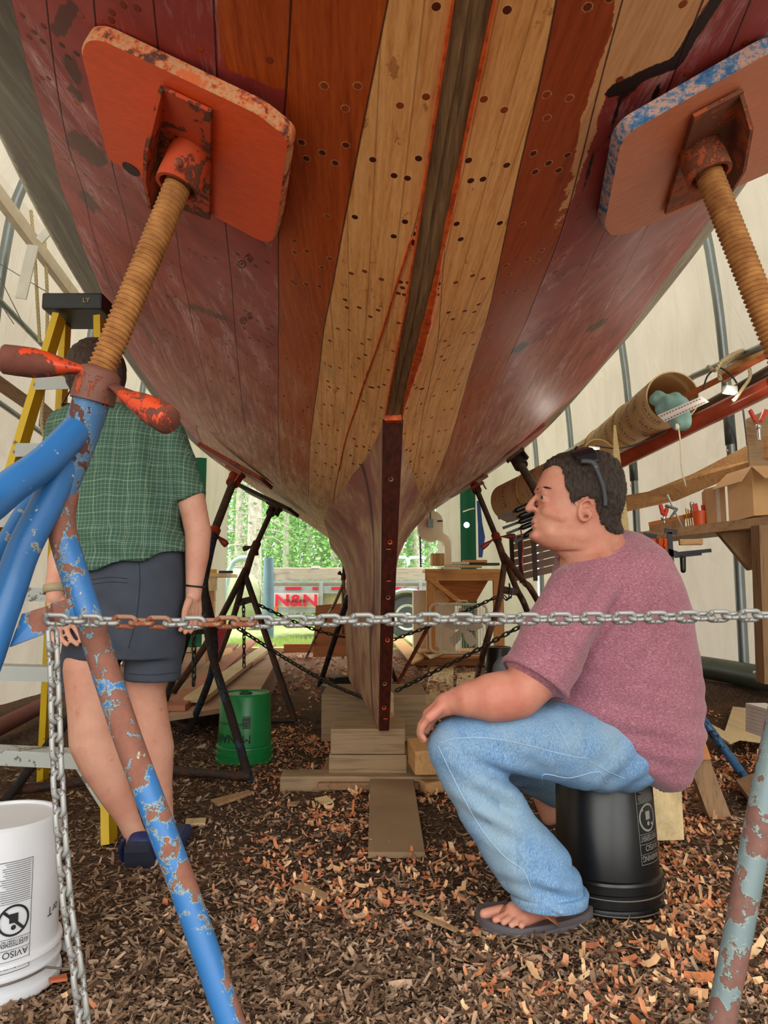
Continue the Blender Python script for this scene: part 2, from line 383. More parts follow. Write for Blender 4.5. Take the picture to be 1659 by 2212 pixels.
def hull_mat(sd):
    t = NT('hull_planks'); A = {k: t.attr(k).outputs['Fac'] for k in ('pc', 'by', 'gm', 'pw', 'pale', 'brn', 'blk', 'drk')}
    cv = t.n('ShaderNodeCombineXYZ'); t.l(A['gm'], cv.inputs[0]); t.l(A['by'], cv.inputs[1]); cv.inputs[2].default_value = sd * 3.0
    cc = cv.outputs[0]
    def mp(sx, sy):
        m = t.n('ShaderNodeMapping'); t.l(cc, m.inputs[0]); m.inputs['Scale'].default_value = (sx, sy, 1); return m.outputs[0]
    k = t.math('FLOOR', A['pc']); fr = t.math('FRACT', A['pc'])
    grain = t.noise(mp(70, 3.2), 1, 5, .65, .6); fine = t.noise(mp(160, 25), 1, 3, .6); blot = t.noise(mp(6, 4), 1, 5, .6); rag = t.noise(mp(40, 25), 1, 5, .7)
    rn = t.math('MULTIPLY', t.math('SUBTRACT', rag, .5), 26.0)
    gb = t.math('ADD', t.math('MULTIPLY', grain, .7), t.math('MULTIPLY', fine, .3))
    tan = t.ramp(gb, [(.3, hx('b87a3e')), (.45, hx('dca062')), (.62, hx('edbb7c'))]); 
    tan = t.mix(t.math('MULTIPLY', t.step(t.noise(mp(16, 9), 1, 6, .75), .615, .635), .6), tan, hx('96562a')); tan = t.mix(t.step(t.noise(mp(20, 11), 2.3, 5, .75), .71, .74), tan, hx('e0601c')); wvt = t.n('ShaderNodeTexWave'); wvt.inputs['Scale'].default_value = 1.1; wvt.inputs['Distortion'].default_value = 5; wvt.inputs['Detail'].default_value = 2; wvt.inputs['Detail Scale'].default_value = .5; t.l(mp(5, .5), wvt.inputs[0]); tan = t.mix(t.math('MULTIPLY', t.math('SUBTRACT', 1.0, t.step(wvt.outputs['Fac'], 0, .012)), .5), tan, hx('7a4420'))
    brn = t.ramp(gb, [(.3, hx('80320f')), (.5, hx('a84c1c')), (.68, hx('bb5c24'))])
    if sd > 0: brn = t.ramp(gb, [(.3, hx('7c3214')), (.5, hx('9c4620')), (.68, hx('a8502a'))])
    # weathered antifouling red
    red = t.ramp(blot, [(.3, hx('7c302e')), (.5, hx('943c3a')), (.7, hx('a44a48'))])
    scf = t.noise(mp(9, 2.2), 1, 6, .72, .5); scm = t.math('MULTIPLY', t.step(scf, .53, .68), t.step(t.noise(mp(140, 18), 1, 4, .8), .38, .62)); red = t.mix(t.math('MULTIPLY', scm, .75), red, hx('d8b8bc'))
    dk = t.step(t.noise(mp(14, 5), 1, 6, .75, 1.0), .66, .70); red = t.mix(t.math('MULTIPLY', dk, .8), red, hx('46302a'))
    pale = t.ramp(gb, [(.3, hx('c08a5c')), (.55, hx('dba878'))])
    ntan = 2; nbr = 3
    col = t.mix(t.step(A['pc'], ntan - .001, ntan), tan, brn)
    col = t.mix(t.step(t.math('ADD', A['pc'], t.math('MULTIPLY', rn, .0)), nbr - .001, nbr), col, red)
    if sd > 0:
        # ragged stain edge of the brown plank
        col = t.mix(t.math('MULTIPLY', t.step(t.math('ADD', A['pale'], rn), 0, 1.5), 1.0), col, pale)
    else:
        col = t.mix(t.step(t.math('ADD', A['brn'], t.math('MULTIPLY', rn, .25)), 0, 1.5), col, brn)
        # stripped topside strip: grey-green old paint
        gz = t.ramp(t.noise(mp(14, 2), 1, 6, .75), [(.35, hx('3c281e')), (.5, hx('4a4238')), (.66, hx('6a6858'))])
        gw = t.mix(t.step(t.math('ADD', fr, t.math('MULTIPLY', t.math('SUBTRACT', rag, .5), .8)), .55, .75), gz, hx('aaa898'))
        col = t.mix(t.step(A['pc'], 8 - .001, 8), col, gw); col = t.mix(t.step(A['pc'], 9 - .001, 9), col, hx('b4b2a2'))
    if sd > 0:
        gw = t.ramp(t.noise(mp(22, 3), 1, 6, .75), [(.35, hx('5a4236')), (.6, hx('a09a88'))]); col = t.mix(t.step(A['pc'], 7 - .001, 7), col, gw)
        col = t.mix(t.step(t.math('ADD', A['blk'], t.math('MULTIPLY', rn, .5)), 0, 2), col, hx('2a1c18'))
    col = t.mix(t.math('MULTIPLY', t.step(t.math('ADD', A['drk'], t.math('MULTIPLY', rn, 1.2)), 0, 4), .85), col, hx('4c2e26'))
    # far forward the whole bottom is weathered wood, with reflected ground light painted in pale
    wth_sheen = t.math('MULTIPLY', t.step(t.math('ADD', A['by'], t.math('MULTIPLY', t.math('SUBTRACT', blot, .5), 2.4)), 2.4, 4.2), t.step(A['pc'], 7.2, 4.2))
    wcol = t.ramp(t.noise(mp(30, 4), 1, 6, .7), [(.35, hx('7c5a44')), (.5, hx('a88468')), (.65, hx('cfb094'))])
    col = t.mix(t.math('MULTIPLY', wth_sheen, .8), col, wcol)
    # seams
    dist = t.math('MULTIPLY', t.math('SUBTRACT', .5, t.math('ABSOLUTE', t.math('SUBTRACT', fr, .5))), A['pw'])
    dist = t.math('ADD', dist, t.math('MULTIPLY', t.math('SUBTRACT', t.noise(mp(60, 60), 1, 3, .6), .5), .0016))
    seam = t.math('SUBTRACT', 1.0, t.step(dist, .0008, .0026))
    col = t.mix(t.math('MULTIPLY', seam, .88), col, hx('3a1710'))
    # fastening holes: rows at the frames, two or three across a plank
    yy = t.math('MULTIPLY', A['by'], 1 / .185); ky = t.math('FLOOR', yy); wn = t.n('ShaderNodeTexWhiteNoise'); wn.noise_dimensions = '2D'
    cmb = t.n('ShaderNodeCombineXYZ'); t.l(ky, cmb.inputs[0]); t.l(k, cmb.inputs[1]); t.l(cmb.outputs[0], wn.inputs['Vector'])
    sp = t.n('ShaderNodeSeparateColor'); t.l(wn.outputs['Color'], sp.inputs[0]); hole = None; rim = None
    for hi, (fx, fy) in enumerate(((.2, .32), (.52, .5), (.8, .38), (.3, .62), (.72, .66))):
        jx = t.math('MULTIPLY', t.math('SUBTRACT', sp.outputs[hi % 3], .5), .16); jy = t.math('MULTIPLY', t.math('SUBTRACT', sp.outputs[(hi + 1) % 3], .5), .4)
        dx = t.math('MULTIPLY', t.math('SUBTRACT', fr, t.math('ADD', jx, fx)), A['pw'])
        dy = t.math('MULTIPLY', t.math('SUBTRACT', t.math('FRACT', yy), t.math('ADD', jy, fy)), .185)
        d = t.math('SQRT', t.math('ADD', t.math('MULTIPLY', dx, dx), t.math('MULTIPLY', dy, dy)))
        if hi >= 1:  # not every place has a hole
            d = t.math('ADD', d, t.math('MULTIPLY', t.math('GREATER_THAN', sp.outputs[(hi * 2) % 3], .75 - .1 * hi), 1.0))
        hole = d if hole is None else t.math('MINIMUM', hole, d)
    hn = t.math('ADD', hole, t.math('MULTIPLY', t.math('SUBTRACT', t.noise(mp(300, 300), 1, 2, .7), .5), .006))
    hc = t.math('SUBTRACT', 1.0, t.step(hole, .0066, .0078)); hr = t.math('MULTIPLY', t.math('SUBTRACT', 1.0, t.step(hn, .0078, .0096)), .45)
    isred = t.step(A['pc'], nbr - .001, nbr)
    rimc = t.mix(isred, hx('f4cc92'), t.mix(.5, col, hx('3a2420')))
    col = t.mix(hr, col, rimc)
    core = t.mix(sp.outputs[1], hx('3a1408'), hx('a8481a'))
    col = t.mix(hc, col, core)
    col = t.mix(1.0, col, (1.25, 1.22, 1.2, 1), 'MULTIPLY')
    t.set(col, t.mix(isred, (.55,)*3+(1,), (.5,)*3+(1,)), spec=.22)
    hgt = t.math('SUBTRACT', t.math('SUBTRACT', t.math('MULTIPLY', gb, .12), t.math('MULTIPLY', seam, .8)), hc)
    t.bump(hgt, .003, .8)
    return t.m
boat = empty('boat', R(0, 3, 1.5), 'old wooden boat hull, half stripped of red paint, propped on stands', 'boat')
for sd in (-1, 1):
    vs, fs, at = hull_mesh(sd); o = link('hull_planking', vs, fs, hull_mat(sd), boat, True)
    for k_, a_ in at.items():
        at_ = o.data.attributes.new(k_, 'FLOAT', 'POINT'); at_.data.foreach_set('value', a_.astype(np.float32))
    o['label'] = ('left' if sd < 0 else 'right') + ' side planking with bare tan, brown and red planks'
# transom and deck so the hull is closed
tt = np.linspace(0, 1.9, 30); L = [V(p) for p in HP(np.full(30, .3), tt, -1)]; Rr = [V(p) for p in HP(np.full(30, .3), tt, 1)]
m = M(); m.add(L + Rr, [(i, i+1, 30+i+1, 30+i) for i in range(29)]); m.build('transom', flat('old_white_paint', 'b9b6a8'), boat)
bb = np.linspace(.3, 10.2, 40); L = [V(p) for p in HP(bb, np.full(40, 1.9), -1)]; Rr = [V(p) for p in HP(bb, np.full(40, 1.9), 1)]
m = M(); m.add(L + Rr, [(i, i+1, 40+i+1, 40+i) for i in range(39)]); m.build('deck', flat('old_deck', '8a7a66'), boat)
# centre timber between the two rabbets, orange bedding compound along its edges
def orange_mat():
    t = NT('orange_bedding'); n = t.noise(t.coord(), 40, 5, .7); t.set(t.ramp(n, [(.35, hx('a8380c')), (.5, hx('e0560f')), (.65, hx('f07020'))]), .5); t.bump(n, .003); return t.m
ORG = orange_mat()
gt = NT('weathered_timber'); cvx = gt.coord('Object', (60, 4, 4)); g1 = gt.noise(cvx, 1.4, 6, .7, .8)
gcol = gt.ramp(g1, [(.3, hx('54402a')), (.48, hx('846644')), (.68, hx('a4865c'))]); gt.set(gcol, .75); gt.bump(g1, .003)
m = M(); nb = 60; byv = np.linspace(.3, 2.72, nb); zc_ = spl(kz, qz, byv)
rg = []
for b_, z_ in zip(byv, zc_):
    w_ = .030
    rg.append([R(-w_, b_, z_ + .03), R(-w_, b_, z_ - .002), R(-.008, b_, z_ - .006), R(-.006, b_, z_ - .002), R(.008, b_, z_ - .006), R(w_, b_, z_ - .002), R(w_, b_, z_ + .03)])
m.rings(rg); m.build('centre_timber', gt.m, boat)
def strip(name, fn, mat, par, n=80, w=.006, h=.004):
    m = M(); rg = []
    for i in range(n):
        s_ = i/(n-1); p, nx, ww = fn(s_); a = nx; rg.append([p - a*ww, p - a*ww*.6 + V((0, 0, -h)), p + a*ww*.6 + V((0, 0, -h)), p + a*ww, p + V((0, 0, .006))])
    m.rings(rg); return m.build(name, mat, par, True)
for sd, b0, b1, wf in ((-1, .3, 2.7, .005), (1, .3, 2.7, .006)):
    def fn(s_, sd=sd, b0=b0, b1=b1, wf=wf):
        b_ = lerp(b0, b1, s_); z_ = float(spl(kz, qz, b_)); ww = wf * (.45 + .9*abs(noise.noise((b_*3.1, sd*5, 0)))) * (1 + .8*abs(noise.noise((b_*40, sd, 2))))
        if sd > 0 and 1.6 < b_ < 2.6: ww += .012 * math.sin((b_-1.6)/1.0*math.pi) * (1 + .5*noise.noise((b_*20, 3, 3)))
        return R(sd*(.031 + ww*.4), b_, z_ - .0035), V((1, .06, 0)).normalized(), ww
    strip('orange_bedding', fn, ORG, boat)
# bedding along the inner left seam and the notch above the post
def fn(s_):
    b_ = lerp(1.55, 3.4, s_); t_ = float(np.interp(b_, *(lambda a: (a[0], a[1][1]))(SL))); p = V(HP(b_, max(t_, 0.002), -1)); return p + V((0, 0, -.001)), V((1, .06, .1)).normalized(), .0035*(.5 + abs(noise.noise((b_*9, 1, 1)))) + .0008
SL = seam_t(-1); strip('orange_bedding', fn, ORG, boat)
zt = float(spl(kz, qz, 2.7)); m = M(); m.box(R(0, 2.70, zt - .004), (.064, .055, .03), ROT*-1); m.build('orange_bedding', ORG, boat)
# sternpost (dark, bolted) and the fin of deadwood in front of it
dp = NT('dark_post'); n_ = dp.noise(dp.coord('Object', (50, 50, 2.5)), 1.5, 6, .6); dp.set(dp.ramp(n_, [(.35, hx('2c0f0a')), (.6, hx('4c1c12'))]), .35); dp.bump(n_, .0008)
bt, bb_ = (2.715, zt - .005, .040), (3.30, .27, .0225)
def post_side(x_, s_):  # s_ 0 top 1 bottom ; returns the aft centreline
    return R(x_, lerp(bt[0], bb_[0], s_), lerp(bt[1], bb_[1], s_))
m = M(); rg = []
for i in range(13):
    s_ = i/12; hw = lerp(bt[2], bb_[2], s_); a = post_side(-hw, s_); b = post_side(hw, s_); d_ = R(0, 1, 0) - R(0, 0, 0)
    rg.append([a, b, b + d_*.06, a + d_*.06])
m.rings(rg); post = m.build('sternpost', dp.m, boat); post['label'] = 'dark bolted post at the after end of the fin'
for py, kind in ((1030, 0), (1165, 1), (1180, 2), (1282, 0), (1371, 1), (1462, 0), (1512, 1), (1535, 2), (1247, 2)):
    s_ = (py - 898) / (1560 - 898); s_ = s_ * .82 + s_*s_*.18; p = post_side(0.004*math.sin(py), s_); nrm = V((0, -1, .0)) + V((0, 0, -.3)); nrm.normalize()
    m = M()
    if kind == 2: m.ell(p, (.011, .0015, .0022)); m.build('bolt_hole', ORG, boat, True)
    else: m.lathe(p + nrm*.0005, nrm, [(-.006, .010), (0, .010), (.0012, .0085), (-.001, .006), (-.001, .001)], 20); m.build('bolt_hole', ORG if kind else flat('putty', '8a6a44'), boat)
# deadwood fin
dw = NT('deadwood'); co = dw.coord('Object', (1, 1, 1)); g1 = dw.noise(dw.coord('Object', (5, 5, .9), (.35, 0, 0)), 5, 8, .7, 1.6); g2 = dw.noise(dw.coord('Object', (60, 60, 4), (.3, 0, 0)), 1, 5, .7, .5)
mm = dw.math('ADD', dw.math('MULTIPLY', g1, .6), dw.math('MULTIPLY', g2, .4))
c_ = dw.ramp(mm, [(.33, hx('64442f')), (.45, hx('a27a5a')), (.56, hx('c69e7a')), (.7, hx('dabb96'))]); zz = dw.n('ShaderNodeSeparateXYZ'); dw.l(co, zz.inputs[0])
c_ = dw.mix(dw.math('MULTIPLY', dw.step(zz.outputs[2], -.6, .0), dw.step(dw.noise(co, 4, 5), .4, .6)), c_, hx('8c5246'))
wv = dw.n('ShaderNodeTexWave'); wv.inputs['Scale'].default_value = .35; wv.inputs['Distortion'].default_value = 9; wv.inputs['Detail'].default_value = 3; wv.inputs['Detail Scale'].default_value = .6; dw.l(dw.coord('Object', (2, 2, 1.2), (.6, 0, .3)), wv.inputs[0])
crk = dw.math('SUBTRACT', 1.0, dw.step(wv.outputs['Fac'], .0, .012)); c_ = dw.mix(dw.math('MULTIPLY', crk, .9), c_, hx('2a1810'))
dw.set(c_, .7); dw.bump(dw.math('SUBTRACT', mm, crk), .006)
def fin_half(by, z):
    f = min(1, max(0, (by - 2.75 - (1.58 - z)/1.31*.58) / 1.7)); th = .030 + .115 * (f*f*(3-2*f)); zb = float(spl(kz, qz, by)); g = max(0, (z - (zb - .32)) / .32)
    return th + .12 * g**2.2 * min(1, f*1.5 + .05) - .02*(1 if z < .45 else 0)*0
m = M(); rg = []
nb2 = 40; nz = 26
for i in range(nb2):
    e = i/(nb2-1); ring = []
    for sd in (-1, 1):
        col_ = []
        for j in range(nz):
            s_ = j/(nz-1); b0 = lerp(bt[0], bb_[0], 1-s_) + .055; b_ = lerp(b0, 7.6, e**1.5); zb = float(spl(kz, qz, b_)); z_ = lerp(.27, zb + .05, s_)
            hw = fin_half(b_, z_) if i else lerp(bb_[2], bt[2], s_)*.98
            if j == 0: hw *= .8
            col_.append(R(sd*hw, b_, z_))
        ring += col_ if sd < 0 else col_[::-1]
    rg.append(ring)
m.rings(rg); m.build('fin_keel', dw.m, boat, True, auto=.6)
# ================================================================ LIGHT
w = bpy.data.worlds.new('world'); SC.world = w; w.use_nodes = True; nt = w.node_tree; nt.nodes.clear()
bg = nt.nodes.new('ShaderNodeBackground'); wo = nt.nodes.new('ShaderNodeOutputWorld'); nt.links.new(bg.outputs[0], wo.inputs[0])
sky = nt.nodes.new('ShaderNodeTexSky'); sky.sky_type = 'HOSEK_WILKIE'; sky.turbidity = 8; sky.ground_albedo = .4; sky.sun_direction = (.3, -.4, .8)
mx = nt.nodes.new('ShaderNodeMix'); mx.data_type = 'RGBA'; mx.inputs[0].default_value = .8; nt.links.new(sky.outputs[0], mx.inputs[6]); mx.inputs[7].default_value = (1, .985, .95, 1)
nt.links.new(mx.outputs[2], bg.inputs[0]); bg.inputs[1].default_value = WORLD_STR
SC.view_settings.exposure = EXPO
# ================================================================ TENT
def tarp_mat(name, h, tr=.62):
    t = NT(name); t.t.nodes.remove(t.b); d = t.n('ShaderNodeBsdfDiffuse'); x = t.n('ShaderNodeBsdfTranslucent'); mxs = t.n('ShaderNodeMixShader')
    n = t.noise(t.coord('Object', (2, 2, .5)), 1.5, 4, .5, .8); c = t.ramp(n, [(.3, tuple(a*.9 for a in hx(h)[:3])+(1,)), (.7, hx(h))])
    t.l(c, d.inputs[0]); t.l(c, x.inputs[0]); mxs.inputs[0].default_value = tr; t.l(d.outputs[0], mxs.inputs[1]); t.l(x.outputs[0], mxs.inputs[2]); t.l(mxs.outputs[0], t.out.inputs[0])
    bp = t.n('ShaderNodeBump'); bp.inputs['Distance'].default_value = .12; bp.inputs['Strength'].default_value = .6
    wv = t.noise(t.coord('Object', (3, 3, .8), (.5, 0, 0)), 1.0, 3, .5, 1.5); t.l(wv, bp.inputs['Height']); t.l(bp.outputs[0], d.inputs['Normal']); t.l(bp.outputs[0], x.inputs['Normal'])
    return t.m
TARP = tarp_mat('tarp', 'b6ad9c', .46); TARPG = tarp_mat('green_tarp', '2f6650', .4)
ARC = [(2.86, 0), (2.86, 1.5), (2.84, 2.5), (2.79, 3.3), (2.68, 3.9), (2.3, 4.6), (1.4, 5.2), (0, 5.6)]
Y0, Y1 = -1.3, 10.9
def side_wall(sd, a, b, name, nm):
    m = M(); n = 70; k = b - a; rg = []
    pts = ARC[a:b+1]
    for i in range(n):
        by = lerp(Y0, Y1, i/(n-1)); ring = []
        for j in range(len(pts)-1):
            for q in range(5):
                f = q/5; bx = lerp(pts[j][0], pts[j+1][0], f); z = lerp(pts[j][1], pts[j+1][1], f)
                d = .035*math.sin(by*3.6+z*.8) * (1 if z < 3 else .3) + .02*noise.noise((by*2, z*1.3, sd))
                ring.append(R(sd*(bx + d), by, z))
        ring.append(R(sd*pts[-1][0], by, pts[-1][1])); rg.append(ring)
    vs = [p for r in rg for p in r]; L = len(rg[0]); fs = [(i*L+j, i*L+j+1, (i+1)*L+j+1, (i+1)*L+j) for i in range(n-1) for j in range(L-1)]
    o = link(name, vs, fs, TARP, None, True); o['kind'] = 'structure'; return o
side_wall(-1, 0, 4, 'wall_left', 0); side_wall(1, 0, 4, 'wall_right', 0)
# one roof sheet
m = M(); rg = []; prof = [( -x, z) for x, z in ARC[4:]] + [(x, z) for x, z in ARC[4:-1][::-1]]
for i in range(30):
    by = lerp(Y0, Y1, i/29); rg.append([R(x, by, z) for x, z in prof])
vs = [p for r in rg for p in r]; L = len(prof); o = link('ceiling', vs, [(i*L+j, i*L+j+1, (i+1)*L+j+1, (i+1)*L+j) for i in range(29) for j in range(L-1)], TARP, None, True); o['kind'] = 'structure'
# far end wall around the wide opening
def endp(name, x0, x1, z0, z1, mat):
    m = M(); n = 24; vs = []
    for i in range(n):
        for j in range(2):
            bx = lerp(x0, x1, i/(n-1)); vs.append(R(bx, Y1 + .03*math.sin(bx*14) + .02*math.sin(bx*31), (z0, z1)[j]))
    o = link(name, vs, [(i*2, i*2+1, i*2+3, i*2+2) for i in range(n-1)], mat, None, True); return o
for nm, a in (('wall_back', (-2.85, -1.93, .12, 3.4)), ('wall_back', (1.28, 2.85, .0, 3.4))):
    endp(nm, *a, TARP)['kind'] = 'structure'
m = M(); m.add([R(-x, Y1, z) for x, z in ARC[3:]] + [R(x, Y1, z) for x, z in ARC[3:-1][::-1]], [tuple(range(9))]); o = m.build('wall_back', TARP); o['kind'] = 'structure'
for nm, x0, x1, z0, lab in (('tarp_strip', 1.62, 1.86, .02, 'dark green tarp strip beside the opening, right of the band saw'), ('tarp_strip', -2.62, -2.25, .02, 'dark green tarp strip in the far left corner behind the pads')):
    m = M(); n = 10; vs = []
    for i in range(n):
        bx = lerp(x0, x1, i/(n-1))
        for z in (z0, 2.9): vs.append(R(bx, Y1 - .12 + .02*math.sin(bx*30), z))
    m.add(vs, [(i*2, i*2+1, i*2+3, i*2+2) for i in range(n-1)]); o = m.build(nm, TARPG, None, True); tag(o, lab, 'tarp')
# steel frame posts, each with a joint sleeve
STEEL = flat('galvanised_pipe', '8a9496', .38, .75, .08, 6); STEELD = flat('steel_dark', '5a6468', .4, .7)
frame_y = [5.15, 6.95, 8.8, 10.4]
names = ['nearest', 'second', 'third', 'farthest']
for sd in (-1, 1):
    for i, by in enumerate([3.3] + frame_y):
        e = empty('frame_post', R(sd*2.72, by, 0), 'grey steel tent frame post on the %s wall, %s' % ('left' if sd < 0 else 'right', ('just outside the near edge' if i == 0 else names[i-1] + ' of the four in view')), 'post', 'tent frame posts on the %s wall' % ('left' if sd < 0 else 'right'))
        pr = [(x-.10, z) for x, z in ARC]; pr = [R(sd*x, by, z) for x, z in pr]
        m = M(); m.tube(bez(pr, 40), .036, 14); m.build('pipe', STEEL, e, True)
        m = M(); m.tube([R(sd*2.752, by, 2.0), R(sd*2.745, by, 2.25)], .041, 14); m.build('sleeve', STEELD, e, True)
        for z in (1.95, 2.3): m = M(); m.ell(R(sd*2.71, by-.018, z), .010, seg=8); m.build('bolt', flat('bright_metal', 'd0d2d0', .3, .9), e, True)
# white / grey side rails
def rail(name, label, pts, r, mat, cat='rail', n=12, group=None):
    m = M(); m.tube(pts, r, n); o = m.build(name, mat, None, True, auto=.8); tag(o, label, cat, group); return o
# ================================================================ GROUND
def floor_mat():
    t = NT('mulch_ground'); co = t.coord(); v = t.n('ShaderNodeTexVoronoi'); v.inputs['Scale'].default_value = 70; mpv = t.coord('Object', (1, 2.6, 1)); t.l(mpv, v.inputs['Vector'])
    n1 = t.noise(co, 90, 5, .7); c = t.ramp(v.outputs['Color'], [(.2, hx('5a4434')), (.5, hx('7c6450')), (.8, hx('9c8068'))]); c = t.mix(t.step(n1, .35, .6), hx('3c2c22'), c)
    big = t.noise(co, 1.1, 4, .6); c = t.mix(t.math('MULTIPLY', t.step(big, .5, .62), .5), c, hx('9a6a48'))
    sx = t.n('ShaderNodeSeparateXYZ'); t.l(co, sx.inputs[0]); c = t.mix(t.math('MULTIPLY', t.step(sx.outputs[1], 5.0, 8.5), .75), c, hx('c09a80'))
    t.set(c, .95, spec=.2); t.bump(t.math('ADD', n1, v.outputs['Distance']), .02); return t.m
xs = np.concatenate([np.linspace(-9, -3, 12), np.linspace(-2.95, 3.2, 120), np.linspace(3.4, 9, 12)]); ys = np.concatenate([np.linspace(-4, .4, 10), np.linspace(.5, 11, 200)])
def gz(x, y):
    z = .012*noise.noise((x*3, y*3, 0)) + .010*noise.noise((x*9, y*9, 4))
    bx = x - RA + RS*y; k = max(0, min(1, (bx-1.7)/.9)); z += .26*k*k*max(0, min(1, (y-2.2)/1.5)) * (.8 + .3*noise.noise((x*2, y*1.4, 7))) * max(0, min(1, (7.5-y)/1.5))
    return z
vs = [(x, y, gz(x, y)) for y in ys for x in xs]; nx = len(xs)
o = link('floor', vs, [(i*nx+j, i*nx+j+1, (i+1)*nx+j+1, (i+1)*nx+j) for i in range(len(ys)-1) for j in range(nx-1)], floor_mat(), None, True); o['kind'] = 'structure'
gm = NT('grass_ground'); n_ = gm.noise(gm.coord(), 6, 6, .7); gm.set(gm.ramp(n_, [(.3, hx('5e7a34')), (.5, hx('9cb068')), (.7, hx('cfd0a8'))]), .95)
vs = [(x, y, -.02 + .03*noise.noise((x, y, 3))) for y in np.linspace(10.9, 60, 50) for x in np.linspace(-40, 40, 60)]
o = link('trim_1', vs, [(i*60+j, i*60+j+1, (i+1)*60+j+1, (i+1)*60+j) for i in range(49) for j in range(59)], gm.m, None, True); o.name = 'grass_field'; o['kind'] = 'structure'
vs = [(x, y, -.05) for y in np.linspace(-40, 12, 3) for x in np.linspace(-40, 40, 3)]
o = link('outer_ground', vs, [(i*3+j, i*3+j+1, (i+1)*3+j+1, (i+1)*3+j) for i in range(2) for j in range(2)], flat('gravel', '9a9080', .95)); o['kind'] = 'structure'
# chips and shavings: nobody could count them
def chip_cloud(name, label, n, regs, cols, smin, smax, curl, elong, cat='wood chips', lift=0.004, feather=False):
    mats = [flat(name + '_c%d' % i, c, .9, var=.25, sc=30, spec=.15) for i, c in enumerate(cols)]
    vs = []; fs = []; mi = []; cs = 0
    tot = sum(r[-1] for r in regs)
    for r in regs:
        cnt = int(n * r[-1] / tot)
        for _ in range(cnt):
            if r[0] == 'p':   # pixel region of the floor: mostly even in the picture
                (_, x0, y0, x1, y1, _w) = r
                if feather: p = G(random.gauss((x0+x1)/2, (x1-x0)*.3), min(2400, (y0+y1)/2 + random.gauss(0, (y1-y0)*.3)))
                else: p = G(random.uniform(x0, x1), y0 + (y1-y0)*random.random())
                x, y = p.x, p.y
                if x > 2.6 - RS*y or x < -2.5 - RS*y or y > 10.6: continue
                if feather and noise.noise((x*3.1, y*3.1, 1.7)) < random.uniform(-.5, .25): continue
            else:
                (_, cx, cy, sx_, sy_, _w) = r; x = random.gauss(cx, sx_); y = random.gauss(cy, sy_)
            s = random.uniform(smin, smax) * (1 if random.random() < .85 else 1.7); L = s * random.uniform(1, elong); a = random.uniform(0, 6.28); tl = random.gauss(0, .35); tr = random.gauss(0, .35)
            k = curl * random.uniform(.3, 1.2); z = gz(x, y) + lift + random.random()*.006 + (smax*.2)
            ca, sa = math.cos(a), math.sin(a); b = len(vs); ns = 3 if curl > .5 else 2
            for i in range(ns+1):
                u = i/ns - .5; zz = -math.cos(u*2*k*1.4)*L*.28*k + tl*u*L; wv = .5*s*(1 - .3*abs(2*u)*random.random())
                uu = (math.sin(u*2*k*1.4)/(1.4*k) * .5 if k > .1 else u) * L
                for sd in (-1, 1):
                    px_, py_ = uu, sd*wv*.55; vs.append((x + ca*px_ - sa*py_, y + sa*px_ + ca*py_, max(.001, z + zz + sd*tr*wv + L*.28*k)))
            q = random.randrange(len(mats))
            for i in range(ns): fs.append((b+2*i, b+2*i+1, b+2*i+3, b+2*i+2)); mi.append(q)
    o = link(name, vs, fs, mats, None, False, mi); tag(o, label, cat, None, 'stuff'); return o
chip_cloud('bark_mulch', 'dark brown bark mulch covering the ground', 44000,
    [('p', 0, 1660, 1659, 1850, 1.2), ('p', 0, 1850, 1659, 2260, 2.2), ('p', 300, 1560, 1000, 1700, .8), ('p', -50, 1900, 1700, 2400, .6)],
    ['6a5240', '826a54', '4a382c', '967a62', 'ac9078'], .005, .0115, .12, 3.2, lift=.002)
chip_cloud('wood_shavings', 'curly orange wood shavings scattered over the mulch', 16000,
    [('p', 1280, 1540, 1900, 1820, 5.0), ('p', 1260, 1750, 1720, 2000, 1.6), ('p', 560, 1700, 1010, 1960, 1.6), ('p', 540, 1540, 760, 1700, 1.4), ('p', 1000, 1950, 1750, 2260, .55), ('p', 300, 1800, 1250, 2300, .5), ('p', 850, 1600, 1100, 1800, .7), ('p', 560, 1420, 1010, 1560, 1.2)],
    ['d8a478', 'cc8660', 'e6bc90', 'b87050', 'd09674'], .007, .018, .9, 2.2, feather=True)
chip_cloud('pale_debris', 'pale sawdust flakes and scraps on the ground near the tent opening', 5000,
    [('p', 480, 1400, 1010, 1500, 2), ('p', 850, 1440, 1010, 1540, .6)], ['e0c4ae', 'c89c80', 'd6b096', 'a87456'], .012, .03, .5, 2.4, feather=True)
chip_cloud('wood_curls', 'large bright curls of planed wood lying on top of the mulch', 650,
    [('p', 650, 1700, 1010, 1980, 2.4), ('p', 1250, 1850, 1700, 2230, 2.4), ('p', 1300, 1600, 1750, 1850, 2.0), ('p', 800, 1980, 1300, 2240, .8)], ['dcae80', 'cc8c62', 'e2bd90', 'c87c50'], .012, .023, 1.3, 2.4, lift=.008, feather=True)
